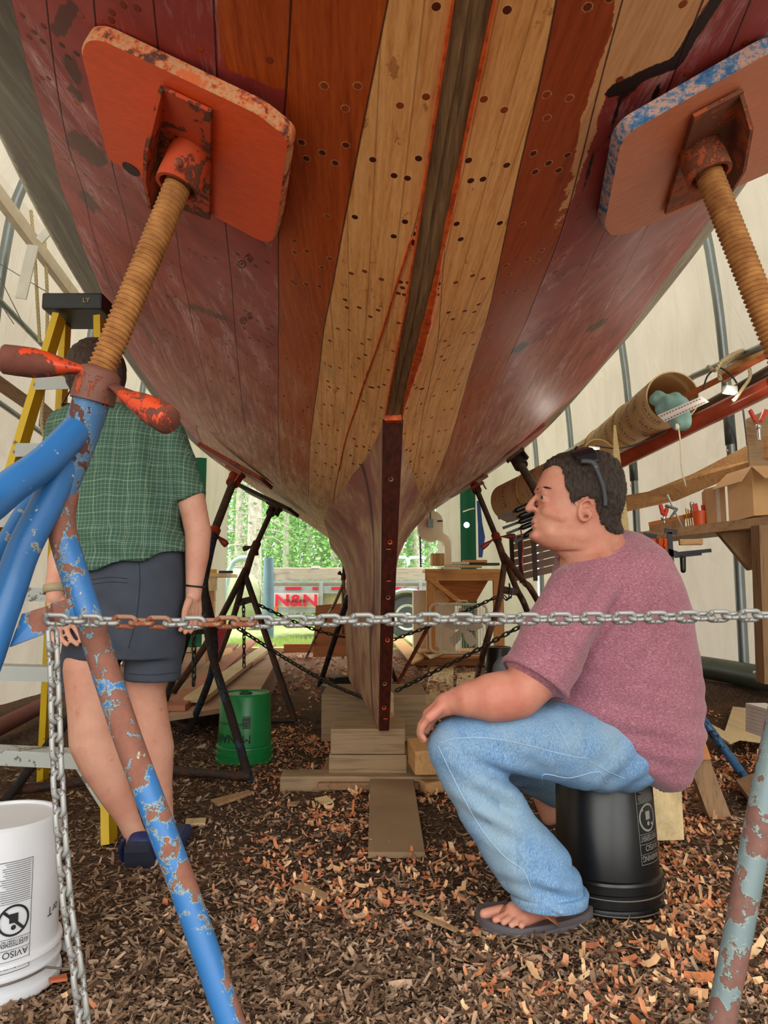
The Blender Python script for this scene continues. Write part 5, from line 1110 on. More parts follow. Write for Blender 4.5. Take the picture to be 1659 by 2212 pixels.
def tmesh(txt, size, bold=0.0):
    cu = bpy.data.curves.new('t', 'FONT'); cu.body = txt; cu.size = size; cu.extrude = 0; cu.offset = bold; o = bpy.data.objects.new('t', cu); COL.objects.link(o); bpy.context.view_layer.update()
    me = bpy.data.meshes.new_from_object(o.evaluated_get(bpy.context.evaluated_depsgraph_get())); vs = [v.co.copy() for v in me.vertices]; fs = [tuple(p.vertices) for p in me.polygons]; bpy.data.objects.remove(o); bpy.data.meshes.remove(me); return vs, fs
def wrap(vs, fs, base, axis, R0, ph0, h0, flip=True, slope=0.0):
    """flat artwork (x right, y up) laid round a standing cylinder; ph0 = angle of its origin, seen from outside"""
    d = V(axis).normalized(); out = []
    for v in vs:
        x, y = (-v.x, -v.y) if flip else (v.x, v.y); h = h0 + y; r = R0 + slope*h + .0012; a = ph0 + x/r
        out.append(V(base) + d*h + V((math.cos(a)*r, math.sin(a)*r, 0)))
    return out, fs
def rect(x0, y0, x1, y1, n=6): 
    vs = []; 
    for i in range(n+1): vs += [V((lerp(x0, x1, i/n), y0, 0)), V((lerp(x0, x1, i/n), y1, 0))]
    return vs, [(2*i, 2*i+2, 2*i+3, 2*i+1) for i in range(n)]
def art(parts, base, axis, R0, ph0, h0, name, mat, par, slope=0.0, flip=True):
    m = M()
    for vs, fs in parts: v2, f2 = wrap(vs, fs, base, axis, R0, ph0, h0, flip, slope); m.add(v2, f2)
    o = link(name, m.v, m.f, mat, par); return o
def moved(vf, dx, dy): return [V((v.x+dx, v.y+dy, 0)) for v in vf[0]], vf[1]
def ringart(cx, cy, r0, r1, n=28): vs = []; [vs.extend([V((cx+math.cos(2*math.pi*i/n)*r0, cy+math.sin(2*math.pi*i/n)*r0, 0)), V((cx+math.cos(2*math.pi*i/n)*r1, cy+math.sin(2*math.pi*i/n)*r1, 0))]) for i in range(n)]; return vs, [(2*i, 2*i+1, (2*i+3) % (2*n), (2*i+2) % (2*n)) for i in range(n)]
def frameart(w_, h_, t): return [rect(0, 0, w_, t), rect(0, h_-t, w_, h_), rect(0, 0, t, h_, 1), rect(w_-t, 0, w_, h_, 1)]
def fitw(vf, wmax):
    mx_ = max(v.x for v in vf[0]); f_ = min(1, wmax/mx_); return [V((v.x*f_, v.y, 0)) for v in vf[0]], vf[1]
def warnlabel(w_, words, k=14, ratio=3.1):
    h_ = w_*ratio; L = frameart(w_, h_, .0012); y = h_ - .003
    sz = w_*.30
    for wd in words: y -= sz*.78; L.append(moved(fitw(tmesh(wd, sz*.85), w_*.88), w_*.06, y)); y -= sz*.16; L.append(rect(0, y, w_, y+.0009)); y -= .002
    r = w_*.44; L.append(ringart(w_/2, y-r-.002, r, r*.86)); 
    L.append(([V((w_/2-r*.68, y-r-.002+r*.55, 0)), V((w_/2-r*.55, y-r-.002+r*.68, 0)), V((w_/2+r*.68, y-r-.002-r*.55, 0)), V((w_/2+r*.55, y-r-.002-r*.68, 0))], [(0, 1, 2, 3)]))
    L.append(rect(w_*.38, y-r*1.5, w_*.62, y-r*.9, 2)); L.append(ringart(w_*.5, y-r*.62, r*.16, 0.0005, 12)); y -= 2*r + .006; L.append(rect(0, y, w_, y+.0009)); n = 0; rs = random.Random(5)
    while y > .008 and n < k: y -= (y)/(k-n+1); L.append(rect(w_*.06, y, w_*rs.uniform(.75, .94), y+.0011)); n += 1
    return L
def bucket(name, label, base, top, r_top, r_bot, H, mat, lipr, handle=None):
    """upturned pail: the wide rim is on the ground"""
    e = empty(name, base, label, 'bucket'); ax = (V(top)-V(base)).normalized(); m = M(); h = H
    m.lathe(base, ax, [(0, r_bot-.006), (0, lipr), (.008, lipr+.001), (.018, lipr-.001), (.020, r_bot+.002), (.045, r_bot+.002), (.047, lipr-.002), (.054, lipr-.002), (.056, r_bot+.001), (.078, r_bot+.001), (.080, lipr), (.087, lipr-.002), (.090, r_bot-.002), (h*.97, r_top+.0015), (h*.99, r_top-.003), (h, r_top-.006), (h, r_top-.014), (h-.006, r_top-.017), (h-.006, .001)], 56)
    m.build('body', mat, e, True, auto=.6)
    return e, ax
# black bucket under the seated man
bb = G(1316, 1942); bt_ = W(1303, 1700, bb.y+.02); b1, ax = bucket('bucket', 'upturned black bucket the man in the maroon shirt sits on', bb, bb + (bt_-bb).normalized()*.36, .138, .148, .366, BLKP, .157)
sl = (.138-.148)/.28
art(warnlabel(.085, ['WARNING', 'AVISO', 'AVERTISSEMENT'], 14, 2.5), bb, ax, .150, math.radians(-34), .352, 'warning_label', INKG, b1, sl*.9)
def hoop(name, par, base, ax, r, h, mat, rr=.0022, a0=math.pi, a1=2*math.pi, tail=None):
    d, a, b = frame(ax); q = [V(base) + V(ax).normalized()*h + V((math.cos(t), math.sin(t), 0))*r for t in [lerp(a0, a1, i/30) for i in range(31)]]
    if tail: q.append(q[-1] + V(tail))
    m = M(); m.tube(q, rr, 8); return m.build(name, mat, par, True)
WIRE = flat('grey_wire', '6e6660', .5, .5); hoop('wire_handle', b1, bb, ax, .158, .056, WIRE, tail=(.05, .0, .005)); hoop('wire_handle', b1, bb, ax, .159, .016, WIRE)
# white bucket
wb = W(-12, 2117, 1.76); wb.z = 0; b2_, ax = bucket('bucket', 'upturned white bucket with printed warning label at the left edge', wb, wb + V((0, 0, .37)), .126, .133, .37, WHT, .142)
art(warnlabel(.075, ['WARNING', 'AVISO', 'AVERTISSEMENT'], 18), wb, ax, .135, math.radians(-33), .30, 'warning_label', INKB, b2_, -.018); art([tmesh('orT', .028)], wb, ax, .134, math.radians(6), .17, 'print', INKB, b2_, -.018)
hoop('wire_handle', b2_, wb, ax, .145, .050, WIRE, .0025, math.pi*1.1, math.pi*1.9, (.10, -.02, .004))
m = M(); m.tube([G(128, 2058) + V((0, 0, .02)), G(150, 2078) + V((0, 0, .03))], [.011, .008], 14); thing(m.build('handle_grip', flat('grip_grey', 'a8a8aa', .5), None, True), 'loose grey plastic handle grip on the mulch beside the hanging chain', 'grip')
# green bucket
gb = G(528, 1642); gb.z = 0; b3, ax = bucket('bucket', 'upturned green bucket with black print between the stand legs', gb, gb + V((0, 0, .36)), .132, .142, .355, GRNP, .152)
art([tmesh('MENARDS', .062)], gb, ax, .144, math.radians(-66), .155, 'print', INKB, b3, -.02); art([tmesh('Dedicated to Service & Quality', .022)], gb, ax, .144, math.radians(-74), .215, 'print', INKB, b3, -.02)
bar_ = []; x_ = 0; rs = random.Random(2)
while x_ < .062: w_ = rs.choice((.0012, .0024, .0036)); bar_.append(rect(0, x_, .042, x_+w_, 2)); x_ += w_ + rs.choice((.0012, .002))
art(bar_, gb, ax, .144, math.radians(-68), .25, 'barcode', INKB, b3, -.02)
m = M(); m.lathe(gb + V((0, 0, .350)), (0, 0, 1), [(0, .034), (.006, .034), (.008, .028), (.003, .024), (.003, .001)], 24); m.build('spout', flat('green_dark', '0f5c30', .4), b3, True, auto=.6)
# small black bucket and grey basin behind
sb = G(1077, 1468); sb.z = 0; b4, ax = bucket('bucket', 'small black bucket beside the stand, behind the seated man', sb, sb + V((0, 0, .34)), .135, .14, .33, BLKP, .148)
m = M(); m.ell(W(1098, 1450, 4.0), (.09, .09, .085)); thing(m.build('ball_float', flat('grey_float', '7c8588', .5), None, True), 'round grey float beside the small black bucket', 'float')
# ---- keel blocking
def block(name, label, c, size, mat, rz=0.0, cat='timber', bev=.004, group=None):
    m = M(); m.box(c, size, rz, bev); return thing(m.build(name, mat), label, cat, group)
R_ = -ROT*0
c = W(797, 1600, 3.62)
block('timber_block', 'top keel block, grey timber directly below the sternpost foot', V((-.075, 3.53, .205)), (.345, .30, .115), W2, 0, bev=.006)
block('timber_block', 'wide knotty keel block, second from the top below the sternpost', V((-.075, 3.56, .09)), (.36, .36, .11), W2, 0, bev=.006)
block('timber_block', 'thin plank under the keel blocks', V((-.07, 3.53, .085 - .055)), (.45, .5, .03), W3, 0)
block('timber_sleeper', 'long grey-green sleeper across the ground in front of the keel blocks', W(745, 1690, 3.38) * 1 + V((.10, 0, -.0)), (.78, .13, .085), W2, .0, bev=.006); bpy.data.objects['timber_sleeper'].location.z = 0
block('timber_block', 'dark upright keel block farther forward under the fin', V((-.06, 4.55, .15)), (.62, .5, .27), W2, 0)
block('timber_block', 'sawn off 4 by 4 end lying beside the knee of the seated man', W(925, 1632, 3.3), (.16, .28, .10), W1, .1)
block('timber_block', 'small broken block end on the ground right of the sleeper', G(932, 1712) + V((0, 0, .03)), (.09, .07, .05), W1x, .4)
m = M(); m.slab([G(795, 1862) + V((0, 0, .012)), G(918, 1862) + V((0, 0, .012)), G(888, 1683) + V((0, 0, .04)), G(800, 1683) + V((0, 0, .04))], .02); thing(m.build('floor_board', flat('dusty_board', '92785a', .85, var=.15, sc=5)), 'weathered flat board lying on the ground below the sternpost', 'board')
m = M(); m.slab([W(838, 1490, 3.75), W(850, 1500, 3.75), W(851, 1545, 3.75), W(832, 1549, 3.75)], .03, (0, 1, 0)); thing(m.build('wood_wedge', WP), 'pale wooden wedge driven in right of the sternpost foot', 'wedge')
m = M(); m.box(W(842, 1552, 3.7), (.03, .05, .05)); thing(m.build('wood_wedge', W1), 'tiny orange-brown shim below the pale wedge', 'wedge')
m = M(); m.box(G(735, 1508) + V((0, 0, .13)), (.16, .14, .10), .5, .01); thing(m.build('battery_box', BLKP), 'small black box on the ground left of the fin foot', 'box'); m = M(); m.box(G(712, 1512) + V((0, 0, .06)), (.09, .18, .12), .5, .01); thing(m.build('paint_can', flat('dull_can', '5f5a50', .5)), 'dull grey can next to the small black box', 'can')
# scraps lying about
def scrap(label, pts, th, mat, z=.02, name='wood_scrap'):
    m = M(); m.slab([G(x, y, z) for x, y in pts], th); return thing(m.build(name, mat), label, 'wood scrap')
scrap('long thin scrap of lath in front of the dark base bar at left', [(455, 1727), (538, 1706), (543, 1712), (470, 1736)], .012, W2y)
scrap('pale flat offcut on the mulch left of the sleeper board', [(402, 1768), (445, 1766), (443, 1778), (400, 1778)], .01, WP)
scrap('small square pale chip of plywood on the mulch', [(680, 1724), (706, 1718), (720, 1730), (700, 1736)], .008, WP)
scrap('flat pale offcut between the sleeper and the plywood chip', [(622, 1733), (648, 1729), (640, 1738), (620, 1738)], .008, W2y)
scrap('dark split splinter near the white bucket', [(105, 2112), (143, 2102), (146, 2113), (110, 2118)], .006, flat('red_chip', 'b8623f', .9))
scrap('long splinter of bark in the middle foreground', [(655, 1905), (710, 1930), (704, 1940), (630, 1915)], .006, W2y)
scrap('slender root-like twig on the ground left of the flip-flop', [(900, 1965), (990, 2005), (985, 2010), (893, 1970)], .006, W2y, name='twig')
scrap('dark long chip right of the black bucket', [(1400, 2005), (1470, 2030), (1480, 2050), (1405, 2015)], .008, flat('dark_chip', '4c3c2e', .9))
scrap('wide dark board half under shavings at right', [(1590, 1685), (1680, 1650), (1700, 1730), (1620, 1725)], .02, W3, .06)
# ---- plywood sheets and sawhorse at right
def gpt(px, py, z): return G(px, py, z)
m = M(); m.slab([W(1398, 1690, 2.62), W(1448, 1640, 2.75), W(1470, 1660, 2.75), G(1478, 1814, .03), G(1408, 1816, .03)], .012); thing(m.build('plywood_board', WP), 'pale plywood board leaning right behind the black bucket', 'board')
m = M(); m.slab([gpt(1562, 1590, .12), gpt(1583, 1526, .14), gpt(1665, 1535, .14), gpt(1690, 1606, .12)], .012); thing(m.build('plywood_board', WP), 'pale plywood sheet on the shavings by the right wall', 'board')
m = M(); m.slab([gpt(1502, 1556, .14), gpt(1510, 1550, .14), gpt(1597, 1596, .12), gpt(1575, 1604, .12)], .01); thing(m.build('plywood_board', WP), 'narrow plywood strip under the blue stand leg', 'board')
for i in range(8): m = M(); m.box(W(1668, 1532 + i*8, 3.1), (.09, .25, .014), .05); thing(m.build('lath', flat('white_lath', 'ded8d0', .8)), ['topmost', 'second', 'third', 'fourth', 'fifth', 'sixth', 'seventh', 'lowest'][i] + ' of the whitewashed laths stacked at the right edge', 'lath', 'white laths stacked at the right edge')
hs = empty('sawhorse', G(1530, 1765), 'brown sawhorse end with plywood gusset behind the seated man', 'sawhorse'); m = M(); m.slab([W(1470, 1560, 2.98), W(1503, 1545, 2.98), W(1537, 1640, 2.93), W(1462, 1646, 2.93)], .014, (0, 1, .2)); m.build('gusset', WO, hs)
m = M(); m.beam(W(1490, 1600, 3.0), G(1553, 1768, .0), .085, .04, (0, 1, 0)); m.build('leg', WZ, hs); m = M(); m.beam(W(1485, 1560, 3.0), G(1400, 1745, .0), .085, .04, (0, 1, 0)); m.build('leg', WZ, hs)
for x, y in ((1497, 1560), (1506, 1589), (1525, 1633)): m = M(); m.ell(W(x, y, 2.945), .005, seg=8); m.build('screw_head', flat('bright_metal', 'd0d2d0', .3, .9), hs)
m = M(); m.beam(W(1487, 1562, 3.0), W(1440, 1500, 4.2), .09, .05); m.build('top_beam', WO, hs)
# ---- step ladder at left
YEL = rustpaint('yellow_fibreglass', 'e8c21e', '8a6a2a', .12, None, .45, 14); ALU = rustpaint('aluminium_splashed', 'c4cac6', '8f8a80', .25, None, .45, 14)
ld = empty('step_ladder', G(0, 1800), 'yellow step ladder with black top and aluminium steps behind the walking man', 'ladder')
FL = (W(128, 684, 3.1), G(-205, 1790)); FR = (W(216, 690, 3.1), G(236, 1822)); BL = (W(142, 684, 3.25), G(92, 1686)); BR = (W(236, 690, 3.25), G(368, 1640))
for a, b in (FL, FR): m = M(); m.beam(a, b, .03, .075, (0, 1, 0)); m.build('front_rail', YEL, ld)
for a, b in (BL, BR): m = M(); m.beam(a, b, .03, .06, (0, 1, 0)); m.build('rear_rail', YEL, ld)
tc = (FL[0]+FR[0]+BL[0]+BR[0])/4; m = M(); m.box(tc + V((0, 0, .03)), (.27, .26, .075), .0, .01); m.build('top_cap', flat('black_cap', '23262a', .45, var=.25, sc=20), ld)
for i in range(1, 7):
    t_ = (i + .05)/7.0; a, b = lerp(FL[0], FL[1], t_), lerp(FR[0], FR[1], t_); m = M(); m.beam(a + V((.01, -.0, 0)), b, .09, .03, (0, 0, 1)); m.box((a+b)/2 + V((0, -.045, -.015)), ((b-a).length*.97, .004, .05), math.atan2((b-a).y, (b-a).x)); st = m.build('step', ALU, ld)
    for q in (.02, -.02): m = M(); m.ell(a + V((.0, -.045, q)), .008, seg=8); m.build('rivet', flat('bright_metal', 'd0d2d0', .3, .9), ld)
m = M(); m.beam(W(168, 1648, 2.72), W(234, 1752, 2.68), .035, .006, (0, 1, 0)); m.build('brace', ALU, ld); m = M(); m.beam(lerp(FR[0], FR[1], .05) , lerp(BR[0], BR[1], .12), .03, .006); m.build('spreader', ALU, ld)
d_ = tmesh('LY', .03); m = M(); m.add([tc + V((.05 + v.x, -.135, .02 + v.y)) for v in d_[0]], d_[1]); link('print', m.v, m.f, flat('yellow_print', 'c8b030', .6), ld)
# second, lower platform ladder steps at far left? kept as the same ladder
# ---- left wall fittings
def bar(name, label, pts, r, mat, cat, group=None, n=12, sy=1.0): m = M(); m.tube([V(p) for p in pts], r, n, sy=sy); return thing(m.build(name, mat, None, True, auto=.9), label, cat, group)
LB = lambda px, py, bx=-2.62: RB(px, py, bx)
bar('side_rail', 'upper thin silver rail along the left wall', [LB(-40, 610), LB(92, 745)], .022, STEEL, 'rail'); bar('side_rail', 'lower silver rail under the brown shelf plank on the left wall', [LB(-30, 850), LB(62, 915), LB(110, 950)], .02, STEEL, 'rail')
def plank(name, label, a, b, w_, h_, mat, up=(0, 0, 1), cat='plank'): m = M(); m.beam(a, b, w_, h_, up); return thing(m.build(name, mat), label, cat)
plank('shelf_plank', 'brown plank fixed along the left wall behind the ladder', LB(-20, 815), LB(75, 882), .04, .09, W3); plank('shelf_plank', 'second brown shelf plank, seen just right of the ladder rail', LB(90, 895), LB(112, 915), .03, .2, W3)
plank('roof_beam', 'cream painted beam sloping beside the hull at upper left', W(-30, 385, 4.2), W(175, 660, 5.6), .05, .10, flat('cream_paint', 'cfc4ae', .7)); plank('roof_beam', 'white strut hanging from the cream beam at upper left', W(72, 530, 4.6), W(45, 645, 4.6), .012, .075, flat('white_paint', 'd8d8d0', .6), (1, 0, 0))
plank('roof_beam', 'short white strut right of the hanging ropes', W(85, 520, 4.7), W(104, 500, 4.7), .012, .06, flat('white_paint', 'd8d8d0', .6))
ROPE = NT('rope'); w_ = ROPE.n('ShaderNodeTexWave'); w_.inputs['Scale'].default_value = 22; ROPE.l(ROPE.coord('Object', (1, 1, 1), (0, .6, 0)), w_.inputs[0]); ROPE.set(ROPE.mix(w_.outputs['Fac'], hx('a8946c'), hx('dccfaa')), .9); ROPE.bump(w_.outputs['Fac'], .004); ROPE = ROPE.m
bar('rope', 'left of two ropes hanging at the left wall', [W(67, 455, 5), W(74, 530, 5), W(80, 640, 5), W(86, 740, 5)], .012, ROPE, 'rope'); bar('rope', 'right rope at the left wall, running down behind the ladder', bez([W(96, 515, 5), W(102, 640, 5), W(100, 760, 5), W(90, 900, 5), W(97, 950, 5), W(110, 1010, 5)], 30), .012, ROPE, 'rope')
for i, (a, b) in enumerate((((0, 570), (200, 690)), ((0, 600), (60, 720)), ((0, 655), (30, 700)))): bar('thin_wire', ['long thin wire crossing the left wall', 'short thin wire at the left edge, steepest one', 'lowest thin wire at the left edge'][i], [W(*a, 4.9), W(*b, 5.1)], .003, WIRE, 'wire', None, 6)
bar('fallen_pole', 'dull red spar lying on the ground at far left under the steps', [G(-60, 1600, .1), G(100, 1520, .12)], .05, flat('dull_red', '7a3a2c', .7), 'spar')
# ---- right wall fittings
bar('side_rail', 'long grey rail on the right wall, tied with rope above the cardboard tube', [RB(1760, 700, 2.5), RB(1500, 812, 2.5), RB(1300, 930, 2.5), RB(1050, 1085, 2.5)], .024, STEEL, 'rail')
tc_ = NT('kraft'); sp2 = tc_.noise(tc_.coord(), 3, 3); tc_.set(tc_.mix(sp2, hx('f0cf9e'), hx('dcb683')), .6)
rr = .182
def form_tube(label, a, b, seed):
    T = empty('form_tube', a, label, 'tube', 'cardboard form tubes on the right wall'); d_, a1, a2 = frame(b-a); m = M(); n = 48; rg = []; L_ = (b-a).length
    for q, r_ in ((L_*.98, rr-.008), (.3, rr-.008), (0, rr-.008), (0, rr), (L_, rr), (L_, .01)): rg.append([a + d_*q + (a1*math.cos(2*math.pi*j/n) + a2*math.sin(2*math.pi*j/n))*r_ for j in range(n)])
    m.rings(rg, False); m.build('tube', tc_.m, T, True, auto=.7); m = M(); C_ = {t: tmesh(*t) for t in (('GATOR', .062), ('CONCRETE FORM', .022), ('12"', .036))}
    for i in range(min(24, int(L_/.21))):
        for j, key in enumerate(C_):
            for sw in range(4):
                v_, f_ = C_[key]; s0 = .09 + .21*i + (0, .04, .12)[j]; ang = sw*1.6 + i*.55 + j*.2 + seed
                m.add([a + d_*(s0 - v.y) + (a1*math.cos(ang + v.x/rr) + a2*math.sin(ang + v.x/rr))*(rr+.0012) for v in v_], f_)
        for k in range(36):
            t0 = k*2*math.pi/36; m.add([a + d_*(.21*i + s_) + (a1*math.cos(t_) + a2*math.sin(t_))*(rr+.001) for s_, t_ in ((.02, t0), (.0225, t0), (.0225, t0+.13), (.02, t0+.13))], [(0, 1, 2, 3)])
    link('print', m.v, m.f, flat('tube_ink', '7a6042', .8), T)
    for s_ in (.9, 1.9): 
        if s_ < L_: m = M(); m.tube([a + d_*s_ + (a1*math.cos(t_) + a2*math.sin(t_))*(rr+.006) for t_ in [2*math.pi*k/30 for k in range(31)]], .004, 6); m.build('yellow_strap', flat('yellow_cord', 'c8a230', .7), T, True)
form_tube('long brown cardboard form tube with open mouth, slung on the right wall', W(1453, 857, 4.85), W(1258, 1000, 7.7), 0)
form_tube('second cardboard form tube, its far end showing left of the seated man', W(1300, 996, 5.4), W(1096, 1087, 6.6), 1.3)
bar('spar', 'varnished red-brown spar below the cardboard tube', [W(1720, 806, 4.3), W(1500, 915, 5.0), W(1290, 1020, 5.8)], .062, flat('varnish_red', '963e28', .22, var=.2), 'spar', None, 20)
bar('spar', 'dark pole above the varnished spar at the right edge', [W(1720, 770, 4.5), W(1600, 840, 4.8), W(1480, 905, 5.1)], .045, flat('dark_pole', '4a3a28', .35, var=.3), 'spar', None, 16)
plank('batten', 'thin red-brown batten sticking out of the cardboard tube', W(1720, 735, 4.2), W(1470, 862, 4.9), .02, .035, woodm('red_batten', 'a8592e', '7c3c1e', 1), cat='batten'); plank('batten', 'tan tapered board above the red-brown batten at right edge', W(1720, 715, 4.4), W(1560, 815, 4.8), .015, .09, W1, cat='batten')
# teal bag hanging out of the tube
m = M(); BC = W(1452, 880, 4.75); m.ell(BC, (.115, .10, .10), seg=20); m.ell(W(1468, 905, 4.72), (.075, .07, .085), seg=18); m.ell(W(1420, 862, 4.78), (.06, .07, .05))
bg_ = blob('cloth_bag', m, .009, 3, flat('teal_cloth', '7fa19a', .9, var=.16, sc=10, spec=.1), None, lambda c: .016*noise.noise((c[0]*14, c[1]*14, c[2]*9)) + .006*math.sin(c[0]*70 + c[2]*20), .5); thing(bg_, 'pale teal cloth bag stuffed into the end of the cardboard tube', 'bag')
m = M(); m.tube(bez([W(1466, 926, 4.68), W(1470, 960, 4.66), W(1472, 1010, 4.66), W(1482, 1052, 4.66)], 20), .005, 6); m.box(W(1463, 922, 4.67), (.03, .01, .04), .4); thing(m.build('cord', flat('cream_cord', 'd8cdb0', .9), None, True), 'cream drawstring hanging from the teal bag', 'cord')
m = M(); m.slab([W(1420, 897, 4.58), W(1515, 856, 4.5), W(1532, 868, 4.5), W(1436, 912, 4.58)], .003); rl = thing(m.build('steel_square', flat('ruler_grey', 'b9aca6', .45, .3)), 'perforated steel rule lying across the mouth of the cardboard tube', 'ruler')
m = M()
for i in range(14):
    for jj, off in ((0, .22), (1, .5), (2, .8)):
        c = lerp(lerp(W(1420, 897, 4.575), W(1515, 856, 4.495), (i+.8)/15), lerp(W(1436, 912, 4.575), W(1532, 868, 4.495), (i+.8)/15), off) + V((0, -.004, -.002)); 
        if jj != 1: m.box(c, (.007, .002, .007))
m.build('perforations', INKB, rl)
# rope lashing and cables
bar('rope', 'cream rope lashed round the grey rail near the right edge', bez([W(1530, 792, 4.6), W(1545, 800, 4.5), W(1560, 780, 4.45), W(1590, 762, 4.5), W(1605, 758, 4.6), W(1580, 775, 4.62), W(1556, 800, 4.6), W(1556, 822, 4.6)], 50), .013, ROPE, 'rope')
bar('rope', 'frayed rope end holding the work light under the rail', bez([W(1618, 790, 4.5), W(1620, 815, 4.5), W(1605, 838, 4.45), W(1590, 860, 4.4), W(1583, 866, 4.4)], 20), .011, ROPE, 'rope')
for i, (lab, pts) in enumerate((('black cable looping over the rail above the tube mouth', [(1518, 842), (1530, 810), (1555, 795), (1580, 812), (1592, 828)]), ('black cable dangling from the spar toward the boxes', [(1570, 900), (1588, 950), (1592, 985), (1603, 1010)]), ('black cable along the underside of the cardboard tube', [(1286, 963), (1340, 968), (1400, 950), (1440, 930)]), ('black cable at the right edge behind the spring clamp', [(1605, 885), (1612, 940), (1618, 1000)]))):
    bar('cable', lab, bez([W(x, y, 4.55 if i != 2 else 4.9) for x, y in pts], 24), .006, BLK, 'cable', None, 8)
# work lights
def worklight(label, px, py, Y, power):
    e = empty('work_light', W(px, py, Y), label, 'lamp'); m = M(); m.box(W(px, py, Y), (.09, .05, .05), .3, .008); m.build('housing', flat('lamp_grey', '9a9a92', .4), e)
    g = NT('lamp_glow'); g.b.inputs['Emission Color'].default_value = (1, .95, .82, 1); g.b.inputs['Emission Strength'].default_value = 30; m = M(); m.box(W(px, py, Y) + V((-.01, -.022, -.025)), (.075, .02, .02), .3, .004); m.build('led_panel', g.m, e)
    l = bpy.data.lights.new('work_lamp', 'POINT'); l.energy = power; l.color = (1, .93, .8); l.shadow_soft_size = .04; lo = bpy.data.objects.new('lamp_bulb', l); COL.objects.link(lo); lo.location = W(px, py, Y) + V((-.02, -.07, -.06)); lo.parent = e; lo.matrix_parent_inverse = Matrix.Translation(-e.location)
worklight('lit work light tied under the rail at the right edge', 1576, 842, 4.4, 1.0); worklight('lit work light clipped below the cardboard tube above the seated man', 1280, 973, 4.7, 1.2)
# long board, wedge board
m = M(); m.slab([W(1340, 1072, 5.6), W(1400, 1062, 5.3), W(1500, 1022, 4.9), W(1680, 928, 4.2), W(1680, 980, 4.2), W(1560, 1040, 4.7), W(1460, 1082, 5.1), W(1340, 1108, 5.6)], .02, (0, 1, 0)); thing(m.build('long_board', W1x), 'long tan board sagging along the right wall above the shelf', 'board')
m = M(); m.slab([W(1326, 918, 4.4), W(1330, 918, 4.4), W(1347, 1040, 4.3), W(1362, 1165, 4.2), W(1326, 1165, 4.2), W(1326, 1040, 4.3)], .012, (0, 1, 0)); thing(m.build('tapered_lath', flat('straw_wood', 'd2bd84', .85, var=.14, sc=40)), 'tall tapered straw-coloured lath standing behind the head of the seated man', 'lath')
# shelf
plank('timber_shelf', 'thick wooden shelf on the right wall carrying the cardboard boxes', W(1395, 1162, 4.9), W(1700, 1128, 3.95), .30, .055, W2y, cat='shelf')
sh = bpy.data.objects['timber_shelf']
m = M(); m.slab([W(1550, 1148, 4.25), W(1628, 1141, 4.1), W(1630, 1222, 4.1), W(1640, 1228, 4.1), W(1620, 1232, 4.1)], .04, (0, 1, 0)); m.build('bracket', WZ, sh)
plank('wooden_post', 'upright timber post at the right edge with a hose clamp', RB(1652, 1135, 2.15), RB(1664, 1475, 2.15), .11, .09, WZ, (0, 1, 0), 'post')
m = M(); m.slab([W(1612, 905, 4.3), W(1668, 880, 4.3), W(1668, 1035, 4.3), W(1622, 1035, 4.3)], .015, (0, 1, 0)); thing(m.build('plywood_board', W2), 'straw-coloured plywood piece behind the long board at the right edge', 'board')
hc = bpy.data.objects['wooden_post']; m = M(); m.tube([W(1628, 1452, 4.2), W(1665, 1456, 4.2)], .008, 8); m.build('hose_clamp', flat('bright_metal', 'd0d2d0', .3, .9), hc)
def carton(label, L, flaps, par=None):
    e = empty('cardboard_box', L[0], label, 'box')
    a, b, c = [V(p) for p in L]; H = V((0, 0, 1))*(W(1572, 1045, 4.1).z - W(1572, 1118, 4.1).z)
    return e
bx0 = empty('cardboard_box', W(1600, 1120, 4.1), 'large open cardboard box with raised flaps on the shelf', 'box')
F0, F1, F2 = W(1575, 1128, 4.15), W(1629, 1114, 4.0), W(1720, 1108, 4.15); hz = V((0, 0, .285)); F3 = F0 + F2 - F1
m = M(); m.add([F0, F1, F2, F3, F0+hz, F1+hz, F2+hz, F3+hz], [(0, 1, 5, 4), (1, 2, 6, 5), (2, 3, 7, 6), (3, 0, 4, 7), (0, 3, 2, 1)]); m.build('body', CARD, bx0)
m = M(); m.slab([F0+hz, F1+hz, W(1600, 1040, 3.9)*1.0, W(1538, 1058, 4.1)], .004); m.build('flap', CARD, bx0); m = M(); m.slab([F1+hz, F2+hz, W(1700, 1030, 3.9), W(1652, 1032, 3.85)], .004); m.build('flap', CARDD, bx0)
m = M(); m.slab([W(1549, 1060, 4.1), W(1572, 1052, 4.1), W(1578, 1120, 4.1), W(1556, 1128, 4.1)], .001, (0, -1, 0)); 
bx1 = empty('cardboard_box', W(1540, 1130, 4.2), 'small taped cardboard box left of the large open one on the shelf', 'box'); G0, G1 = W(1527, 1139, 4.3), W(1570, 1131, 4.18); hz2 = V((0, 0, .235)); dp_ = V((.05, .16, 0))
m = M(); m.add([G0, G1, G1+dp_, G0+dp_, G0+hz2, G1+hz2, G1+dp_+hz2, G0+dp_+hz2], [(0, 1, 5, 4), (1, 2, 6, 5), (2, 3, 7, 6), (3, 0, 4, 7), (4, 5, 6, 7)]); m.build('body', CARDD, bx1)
m = M(); q0 = lerp(G0, G1, .52) + V((0, -.003, 0)); q1 = lerp(G0, G1, .72) + V((0, -.003, 0)); m.slab([q0, q1, q1+hz2*.95, q0+hz2*.95], .001, (0, -1, 0)); m.build('tape', flat('clear_tape', 'c8b8a4', .3), bx1)
